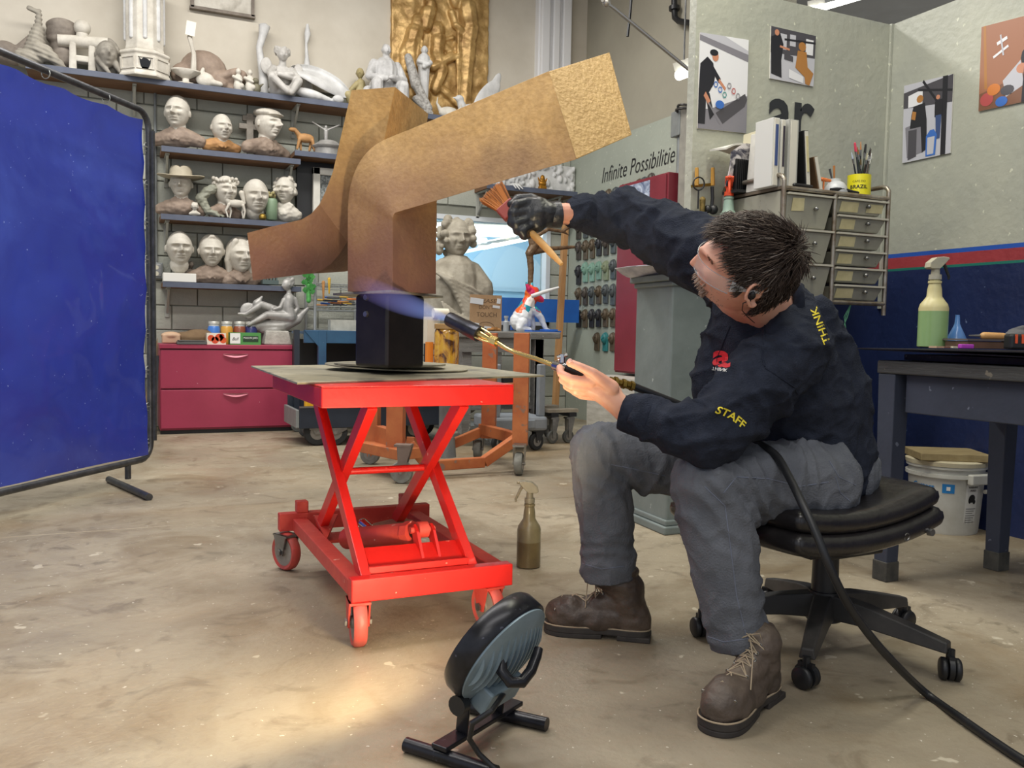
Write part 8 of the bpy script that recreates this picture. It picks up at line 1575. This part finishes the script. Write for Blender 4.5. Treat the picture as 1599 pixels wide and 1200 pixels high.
q.mi = 0; Wp = Vector((-.34, .06, .34)); rnd = random.Random(5); cand = [R0[i][j] for i in range(nvv) for j in range(nuu) if hmask(*R0[i][j]) > -.01]
wts = [math.sqrt(max(.02, 1 - (p.z / .52) ** 2)) for p in cand]
for k in range(7500):
    p = rnd.choices(cand, wts)[0] + Vector((rnd.uniform(-.012, .012), rnd.uniform(-.012, .012), rnd.uniform(-.012, .012)))
    nrm = Vector((p.x / .2, p.y / .13, p.z / .25)).normalized(); d = (p - Wp); d = d - nrm * d.dot(nrm)
    if d.length < .02: d = Vector((rnd.uniform(-1, 1), rnd.uniform(-1, 1), 0))
    d.normalize(); 
    if p.x < -.2: d = (d + Vector((0, 0, -.5))).normalized()
    d = (d + Vector((rnd.uniform(-.25, .25), rnd.uniform(-.25, .25), rnd.uniform(-.25, .25)))); d = (d - nrm * d.dot(nrm) * .8).normalized()
    near_w = max(0, 1 - (p - Wp).length / .22); Ls = rnd.uniform(.10, .20) * (1.15 if p.z > .2 else .6); lift = rnd.uniform(.02, .06) + near_w * .12 + (.05 if (p.x > .2 and p.z > .3) else 0)
    a = p * 1.045; pts = [a, a + d * Ls * .45 + nrm * lift * .8, a + d * Ls + nrm * lift * (1.0 if rnd.random() < .8 else 1.5) - nrm * Ls * .25]
    q.mi = 0 if rnd.random() < .74 else (1 if rnd.random() < .82 else 2); w_ = rnd.uniform(.0009, .0017)
    W3 = [HCn + HM @ x for x in pts]; q.tube(W3, [w_, w_ * .9, w_ * .25], 3, cap=False)
hm = [mat('dark_brown_hair', '382D27', rough=.6, spec=.3), mat('mid_brown_hair', '54463C', rough=.6, spec=.3), mat('greying_hair', '7A7068', rough=.6, spec=.3)]
q.obj('hair', hm, MAN, fixn=False, smooth=True, sharp=180)
# beard and brow
q = MB()
cb2 = [R0[i][j] for i in range(nvv) for j in range(nuu) if (R0[i][j].x > .12 and R0[i][j].z < -.19) and abs(R0[i][j].z + .235) > .02]
for k in range(1700):
    p = rnd.choice(cb2); wgt = 1 if (p.x > .3 and abs(p.y) < .16) else .12
    if rnd.random() > wgt: continue
    nrm = Vector((p.x, p.y, p.z * .6)).normalized(); t_ = nrm * .5 + Vector((.1, 0, -.6)) + Vector((rnd.uniform(-.3, .3), rnd.uniform(-.3, .3), 0)); t_.normalize(); Lb = rnd.uniform(.02, .05) * (1.3 if wgt == 1 else .3); q.mi = 0 if rnd.random() < .6 else 1
    q.tube([HCn + HM @ p, HCn + HM @ (p + t_ * Lb)], [.0008, .0003], 3, cap=False)
for s_ in (-1, 1):
    for k in range(110):
        y = rnd.uniform(.05, .22); p = Vector((.43 - y * y * 1.3, s_ * y, .10 + rnd.uniform(-.012, .012))); q.tube([HCn + HM @ p, HCn + HM @ (p + Vector((.01, s_ * .04, .008)))], [.0008, .0003], 3, cap=False)
q.obj('beard', [mat('brown_beard', '80604A', rough=.6), mat('grey_beard', 'A8988A', rough=.6)], MAN, fixn=False)
# safety glasses, earbud
q = MB(); m_gl = mat('clear_lens', 'E8EEF2', rough=.04, alpha=.09, spec=1.0)
P_ = [[hl(.485 * math.cos(a) + .02, .40 * math.sin(a), z - .01) for a in np.linspace(-1.25, 1.25, 25)] for z in np.linspace(-.085, .065, 6)]; q.sheet(P_, .0018, HF_ * -1); g_ = q.obj('safety_glasses', m_gl, MAN, smooth=True, sharp=60)
q = MB(); q.tube([hl(.487 * math.cos(a) + .02, .402 * math.sin(a), -.095) for a in np.linspace(-1.25, 1.25, 25)], .0009, 6); q.tube([hl(.487 * math.cos(a) + .02, .402 * math.sin(a), .055) for a in np.linspace(-1.25, 1.25, 25)], .0007, 6); q.obj('lens_rim', mat('pale_lens_rim', '9CA4AA', rough=.15, alpha=.7), g_, smooth=True)
m_ta = mat('frosted_clear_plastic', 'C8CCD0', rough=.2, alpha=.55, spec=.8)
for s_ in (-1, 1):
    q = MB(); q.prism([hl(.17, s_ * .388, .06), hl(.17, s_ * .388, -.06), hl(.05, s_ * .400, -.015), hl(-.10, s_ * .405, .0), hl(-.10, s_ * .405, .025), hl(.05, s_ * .400, .025)], HL_ * s_ * .003); q.obj('temple_arm', m_ta, g_)
q = MB(); text(q, 'WELL', hl(.14, .416, -.006), HF_ * -1, HU_, width=.022, lift=.001, shear=.3); q.obj('lettering', m_blk, g_, fixn=False)
q = MB(); ec = hl(-.045, .40, -.045); q.ell(ec, (.010, .008, .011), basis(HF_, HL_, HU_), 14, 10); q.ell(ec + HL_ * .006 + HU_ * .006, (.007, .005, .009), basis(HF_, HL_, HU_), 12, 8); q.cap(ec, ec - HU_ * .016, .005, .004)
q.tube([ec - HU_ * .015, hl(.0, .40, -.15), hl(-.03, .36, -.26), hl(-.12, .30, -.36), hl(-.22, .26, -.44)], .0011, 6); q.obj('earbud', m_blk, MAN, smooth=True)
# ---- glove
m_glv = mat('black_nitrile', '1C1E22', '24272C', .38, sc=14, bump=.2, bsc=50, spec=.6); G = lambda a, b_, d=2.45: V(a, b_, d)
q = MB(); q.cap(G(868, 335, 2.468), G(838, 334, 2.45), .035, .042, 16); q.cap(G(838, 328), G(822, 334), .040, .036, 14); q.cap(G(838, 345), G(822, 348), .034, .030, 14)
for a, b_, c, d, r in (((826, 316), (806, 320), (799, 334), (806, 344), .0135), ((824, 328), (802, 334), (799, 348), (809, 356), .014), ((824, 342), (806, 348), (806, 360), (818, 364), .0135), ((828, 354), (814, 360), (818, 369), (830, 368), .012)):
    q.chain([G(*a, 2.43), G(*b_, 2.41), G(*c, 2.42), G(*d, 2.46)], [r * 1.1, r, r * .95, r * .85], 12)
q.chain([G(850, 322, 2.47), G(828, 309, 2.48), G(808, 311, 2.475), G(798, 318, 2.46)], [.020, .015, .0135, .012], 12)
bobj('glove', q, .0042, m_glv, MAN, 1, fn=lambda P, N: N * (pn(P, (38, 38, 38))[:, None] * .003))
q = MB(); d = (G(868, 335, 2.468) - G(885, 334, 2.475)).normalized(); q.lathe([(.034, -.006), (.038, -.008), (.0385, -.004), (.037, .02), (.03, .03)], G(870, 335, 2.469), d, n=28); q.obj('glove_cuff', m_glv, MAN, smooth=True)
# ---- boots
m_bt_ = mat('worn_brown_leather', '4A4038', '74685A', .55, sc=9, bump=.3, bsc=40, c3='5A4E44', lo=.38, hi=.68); m_sole = mat('dark_rubber_sole', '2E2A28', '3E3934', .7, sc=14); m_lace = mat('tan_lace', 'A09078', rough=.8)
def boot(toe, heel, ank, m, label=None):
    toe = Vector((toe.x, toe.y, 0)); heel = Vector((heel.x, heel.y, 0)); f = (toe - heel).normalized(); s_ = Vector((-f.y, f.x, 0)); Lb = .30; heel = toe - f * Lb
    B = lambda x, y, z: heel + f * x + s_ * y + up * z
    q = MB(); q.ell(B(.055, 0, .070), (.052, .040, .060), basis(f, s_, up), 18, 10); q.cap(B(.06, 0, .06), B(.20, 0, .055), .040, .046, 18); q.ell(B(.222, 0, .052), (.078, .054, .056), basis(f, s_, up), 22, 12); q.ell(B(.16, 0, .05), (.10, .048, .05), basis(f, s_, up), 22, 12); q.ell(B(.055, 0, .05), (.058, .043, .05), basis(f, s_, up), 22, 12); q.cap(B(.10, 0, .10), B(.19, 0, .07), .038, .034, 16)
    top = ank; q.chain([B(.062, 0, .08), B(.070, 0, .14), top], [.046, .050, .055], 20); q.torus(B(.068, 0, .185).lerp(top, .5), up, .046, .013, 24, 8)
    me = remesh(q, .0045, 3); displace(me, lambda P, N: N * ((pn(P, (28, 28, 40))[:, None]) * .0045)); n = len(me.vertices); co = np.empty(n * 3); me.vertices.foreach_get('co', co); co = co.reshape(-1, 3); co[:, 2] = np.maximum(co[:, 2], .024); me.vertices.foreach_set('co', co.ravel())
    bo = mobj('boot', me, m, MAN, smooth=True, fixn=False, sharp=180)
    ol = [(.0, .0), (.004, .022), (.022, .036), (.06, .040), (.12, .037), (.17, .045), (.22, .052), (.26, .050), (.287, .036), (.298, .018), (.301, 0)]; ol = ol + [(x, -y) for x, y in ol[-2:0:-1]]; ol = [(p.x, p.y) for p in smooth_path([Vector((x, y, 0)) for x, y in ol] + [Vector((0, 0, 0))], 4)[:-1]]
    q = MB(); q.prism([B(x, y, .013) for x, y in ol], (0, 0, .018)); q.obj('outsole', m_sole, bo, bevel=.003); q = MB(); q.box(B(.045, 0, .0075), (.092, .078, .015), basis(f, s_, up)); q.prism([B(x, y * .97, 0) for x, y in ol if x > .13], (0, 0, .014)); q.obj('tread', m_sole, bo, bevel=.003)
    q = MB(); q.tube([B(x, y * .97, .032) for x, y in ol], .0022, 6, closed=True); q.obj('welt_stitch', m_lace, bo)
    off = WL[MAN.name]; bv = BVHTree.FromPolygons([v.co + off for v in bo.data.vertices], [tuple(p.vertices) for p in bo.data.polygons])
    def surf(x, y, z):
        c = B(.085, 0, .10); t_ = B(x, y, z); h = bv.ray_cast(t_ + (t_ - c).normalized() * .12, (c - t_).normalized()); return h[0] + (t_ - c).normalized() * .002 if h[0] is not None else t_
    q = MB(); ly = []
    for i in range(6):
        t = i / 5; x = .205 - .085 * t; z = .095 + .085 * t; a = surf(x, .026, z - .012); b_ = surf(x, -.026, z - .012); mid = surf(x + .006, 0, z + .008); q.tube([a, mid, b_], .0017, 6); ly.append((a, b_, mid))
        if i: q.tube([ly[i - 1][0], ly[i - 1][2].lerp(mid, .5) + f * .004 + up * .003, b_], .0017, 6); q.tube([ly[i - 1][1], ly[i - 1][2].lerp(mid, .5) + f * .004 + up * .003, a], .0017, 6)
    t_ = ly[-1][2] + f * .006; q.tube([t_, t_ + s_ * .03 + up * .012 + f * .01, t_ + s_ * .045 - up * .02 + f * .015, t_ + f * .006], .0015, 6); q.tube([t_, t_ - s_ * .03 + up * .008 + f * .01, t_ - s_ * .04 - up * .025 + f * .012, t_ + f * .006], .0015, 6); q.tube([t_, t_ + s_ * .02 - up * .04 + f * .02, surf(.18, .035, .085)], .0015, 6)
    q.obj('laces', m_lace, bo, smooth=True)
    q = MB()
    for a, b_, m_ in ly:
        for p in (a, b_): q.torus(p, (p - B(.085, 0, .10)), .0036, .0012, 10, 5)
    q.obj('eyelets', m_steel, bo)
boot(PZ(1108, 1150), PZ(1190, 1092), J['NA'] + cv(.012, .0, 0), m_bt_)
boot(PZ(850, 984), PZ(1003, 998), J['FA'] + cv(.0, 0, 0), mat('dark_brown_leather', '3A302A', '5C4E42', .45, sc=9, bump=.25, bsc=40))
# ================================================================== BRUSH IN THE GLOVED HAND
e = thing('patina_brush', 'wide orange bristled paint brush held in the gloved hand against the sculpture', 'brush', V(835, 370, 2.44))
q = MB(); q.tube([V(800, 334, 2.465), V(815, 350, 2.455), V(838, 372, 2.43), V(860, 395, 2.40), V(877, 413, 2.38)], [.012, .009, .011, .010, .006], 12); q.obj('wooden_handle', mat('yellow_wood_handle', 'D0A468', 'C09050', .5, sc=7), e, smooth=True)
a = V(801, 336, 2.465); b = V(786, 320, 2.475); ax_ = (b - a).normalized(); n_ = ax_.cross(FW).normalized(); q = MB(); q.box((a + b) / 2, (.056, .024, (b - a).length), basis(n_, n_.cross(ax_) * -1, ax_)); q.obj('ferrule', mat('dull_red_ferrule', '8A3A34', rough=.4, metal=.2), e, bevel=.004)
q = MB(); rnd = random.Random(9); 
for k in range(420):
    u_ = rnd.uniform(-1, 1); w_ = rnd.uniform(-1, 1); p0 = b + n_ * u_ * .026 + FW * w_ * .010; p1 = b + ax_ * rnd.uniform(.045, .062) + n_ * u_ * .042 + FW * w_ * .018; q.mi = rnd.choice((0, 0, 1)); q.tube([p0, p1], [.0022, .0008], 3, cap=False)
q.mi = 0; q.prism2([b + n_ * x + FW * y for x, y in ((-.027, -.010), (.027, -.010), (.027, .010), (-.027, .010))], [b + ax_ * .045 + n_ * x + FW * y for x, y in ((-.034, -.012), (.034, -.012), (.034, .012), (-.034, .012))])
tag(q.obj('bristles', [mat('orange_bristle', 'B8743C', rough=.8), mat('dark_bristle', '7A4A2A', rough=.8)], e, fixn=False), kind='stuff')
# ================================================================== TORCH, FLAME, HOSE
m_brs = mat('polished_brass', 'D0B878', rough=.2, metal=.9); m_chr = mat('chrome', 'C8C8C8', rough=.15, metal=1)
e = thing('gas_torch', 'brass and black gas torch held in the bare hand, pointing at the sculpture base', 'torch', V(800, 545, 2.2))
na, nb = V(701, 498, 2.30), V(748, 522, 2.245); ad = (nb - na).normalized(); q = MB(); q.lathe([(.014, .0), (.0185, -.000), (.0195, .008), (.0195, (nb - na).length * .55), (.021, (nb - na).length * .58), (.021, (nb - na).length), (.010, (nb - na).length)], na, ad, n=28); q.obj('burner_nozzle', mat('heat_blued_steel', '2E3138', '4A4A52', .3, .8, sc=10), e, smooth=True, sharp=40)
q = MB(); q.cone(nb, V(766, 531, 2.225), .011, .008, 16); q.cone(V(766, 531, 2.225), V(776, 535, 2.215), .013, .013, 6)
for k in range(3): an = k * 2.1; u_, v_, _ = frame(ad); o_ = (u_ * math.cos(an) + v_ * math.sin(an)) * .015; q.tube([nb + o_ * 1.1, V(760, 528, 2.23) + o_, V(770, 533, 2.22) + o_ * .6], .0028, 6)
q.obj('brass_mixer', m_brs, e, smooth=True, sharp=35)
q = MB(); q.tube([V(774, 534, 2.217), V(790, 544, 2.20), V(805, 551, 2.18), V(835, 560, 2.13), V(866, 571, 2.085)], .0058, 12); q.obj('neck_tube', m_brs, e, smooth=True)
q = MB(); c = V(878, 572, 2.06); u_ = (V(925, 590, 2.03) - V(870, 570, 2.075)).normalized(); q.cone(V(866, 571, 2.085), V(888, 577, 2.052), .012, .015, 16); q.cone(c + UP * .008, c + UP * .028, .007, .007, 10); q.cone(c + UP * .020 - RT * .012, c + UP * .026 + RT * .012, .006, .006, 8); q.ell(c - UP * .010, .010, None, 12, 8); q.cone(V(872, 582, 2.05), V(882, 586, 2.045), .008, .008, 10); q.obj('valve', m_chr, e, smooth=True, sharp=40)
q = MB(); q.tube([V(884, 574, 2.06), V(892, 576, 2.05), V(915, 586, 2.035), V(940, 596, 2.045), V(955, 600, 2.06)], [.012, .0165, .0165, .014, .010], 18); q.obj('black_grip', m_blk, e, smooth=True)
hose_pts = [V(952, 594, 2.075), V(968, 597, 2.09), V(990, 604, 2.10), V(1030, 620, 2.12), V(1075, 638, 2.13), V(1110, 655, 2.13), V(1150, 678, 2.12), V(1185, 694, 2.08), V(1212, 712, 2.035), V(1232, 745, 1.985), V(1254, 790, 1.93), V(1275, 835, 1.895), V(1295, 885, 1.88), V(1322, 940, 1.90), V(1360, 995, 1.94), V(1405, 1045, 1.99), PZ(1448, 1085, .011), PZ(1500, 1122, .011), PZ(1550, 1157, .011), PZ(1599, 1189, .011), PZ(1680, 1235, .011)]
h = thing('gas_hose', 'thick black rubber gas hose running from the torch over the thigh to the floor', 'hose', PZ(1500, 1122)); q = MB(); q.tube(smooth_path(hose_pts[2:]), .0095, 14); q.obj('rubber_hose', mat('black_rubber_hose', '17181A', '222326', .4, sc=10), h, smooth=True)
q = MB()
for i in range(6): a = hose_pts[0].lerp(hose_pts[2], i / 6); b = hose_pts[0].lerp(hose_pts[2], (i + .8) / 6); q.cone(a, b, (.009, .012, .008, .012, .010, .012)[i], None, 6 if i % 2 else 14)
q.obj('brass_fitting', mat('dull_brass', 'A88A3E', '7E6428', .3, .8, sc=20), h)
# flame
def flame_mat():
    m = bpy.data.materials.new('gas_flame'); m.use_nodes = True; nt = m.node_tree; N = nt.nodes; L_ = nt.links; N.clear(); o = N.new('ShaderNodeOutputMaterial'); em = N.new('ShaderNodeEmission'); tr = N.new('ShaderNodeBsdfTransparent'); mx = N.new('ShaderNodeMixShader')
    lw = N.new('ShaderNodeLayerWeight'); lw.inputs['Blend'].default_value = .5; inv = N.new('ShaderNodeMath'); inv.operation = 'SUBTRACT'; inv.inputs[0].default_value = 1; L_.new(lw.outputs['Facing'], inv.inputs[1])
    tc = N.new('ShaderNodeTexCoord'); gr = N.new('ShaderNodeSeparateXYZ'); L_.new(tc.outputs['UV'], gr.inputs[0]); r = N.new('ShaderNodeValToRGB'); r.color_ramp.elements[0].color = (.20, .45, 1, 1); r.color_ramp.elements[1].color = (.42, .25, .75, 1); L_.new(gr.outputs['X'], r.inputs['Fac']); L_.new(r.outputs['Color'], em.inputs['Color']); em.inputs['Strength'].default_value = 1.5
    r2 = N.new('ShaderNodeValToRGB'); r2.color_ramp.elements[0].color = (.42, .42, .42, 1); r2.color_ramp.elements[1].color = (0, 0, 0, 1); r2.color_ramp.elements[0].position = .1; L_.new(gr.outputs['X'], r2.inputs['Fac'])
    mu = N.new('ShaderNodeMath'); mu.operation = 'MULTIPLY'; pw = N.new('ShaderNodeMath'); pw.operation = 'POWER'; pw.inputs[1].default_value = 1.6; L_.new(inv.outputs[0], pw.inputs[0]); L_.new(pw.outputs[0], mu.inputs[0]); L_.new(r2.outputs['Color'], mu.inputs[1])
    L_.new(mu.outputs[0], mx.inputs[0]); L_.new(tr.outputs[0], mx.inputs[1]); L_.new(em.outputs[0], mx.inputs[2]); L_.new(mx.outputs[0], o.inputs[0]); return m
q = MB(); fp = smooth_path([na, V(680, 492, 2.35), V(655, 483, 2.42), V(620, 470, 2.50), V(585, 455, 2.58), V(560, 443, 2.62)], 5); nf_ = len(fp); rs = [.007 + .030 * math.sin(math.pi * min(1, i / nf_ * .72)) ** 1.3 for i in range(nf_)]; q.tube(fp, rs, 20, cap=False); me = q.mesh('flame')
uv = me.uv_layers.new(name='UVMap')
for p in me.polygons:
    for li, vi in zip(p.loop_indices, p.vertices): uv.data[li].uv = ((vi // 20) / (nf_ - 1), (vi % 20) / 20)
fo = mobj('torch_flame', me, flame_mat(), None, smooth=True); tag(fo, 'pale blue violet flame blowing from the torch across the black post', 'flame')
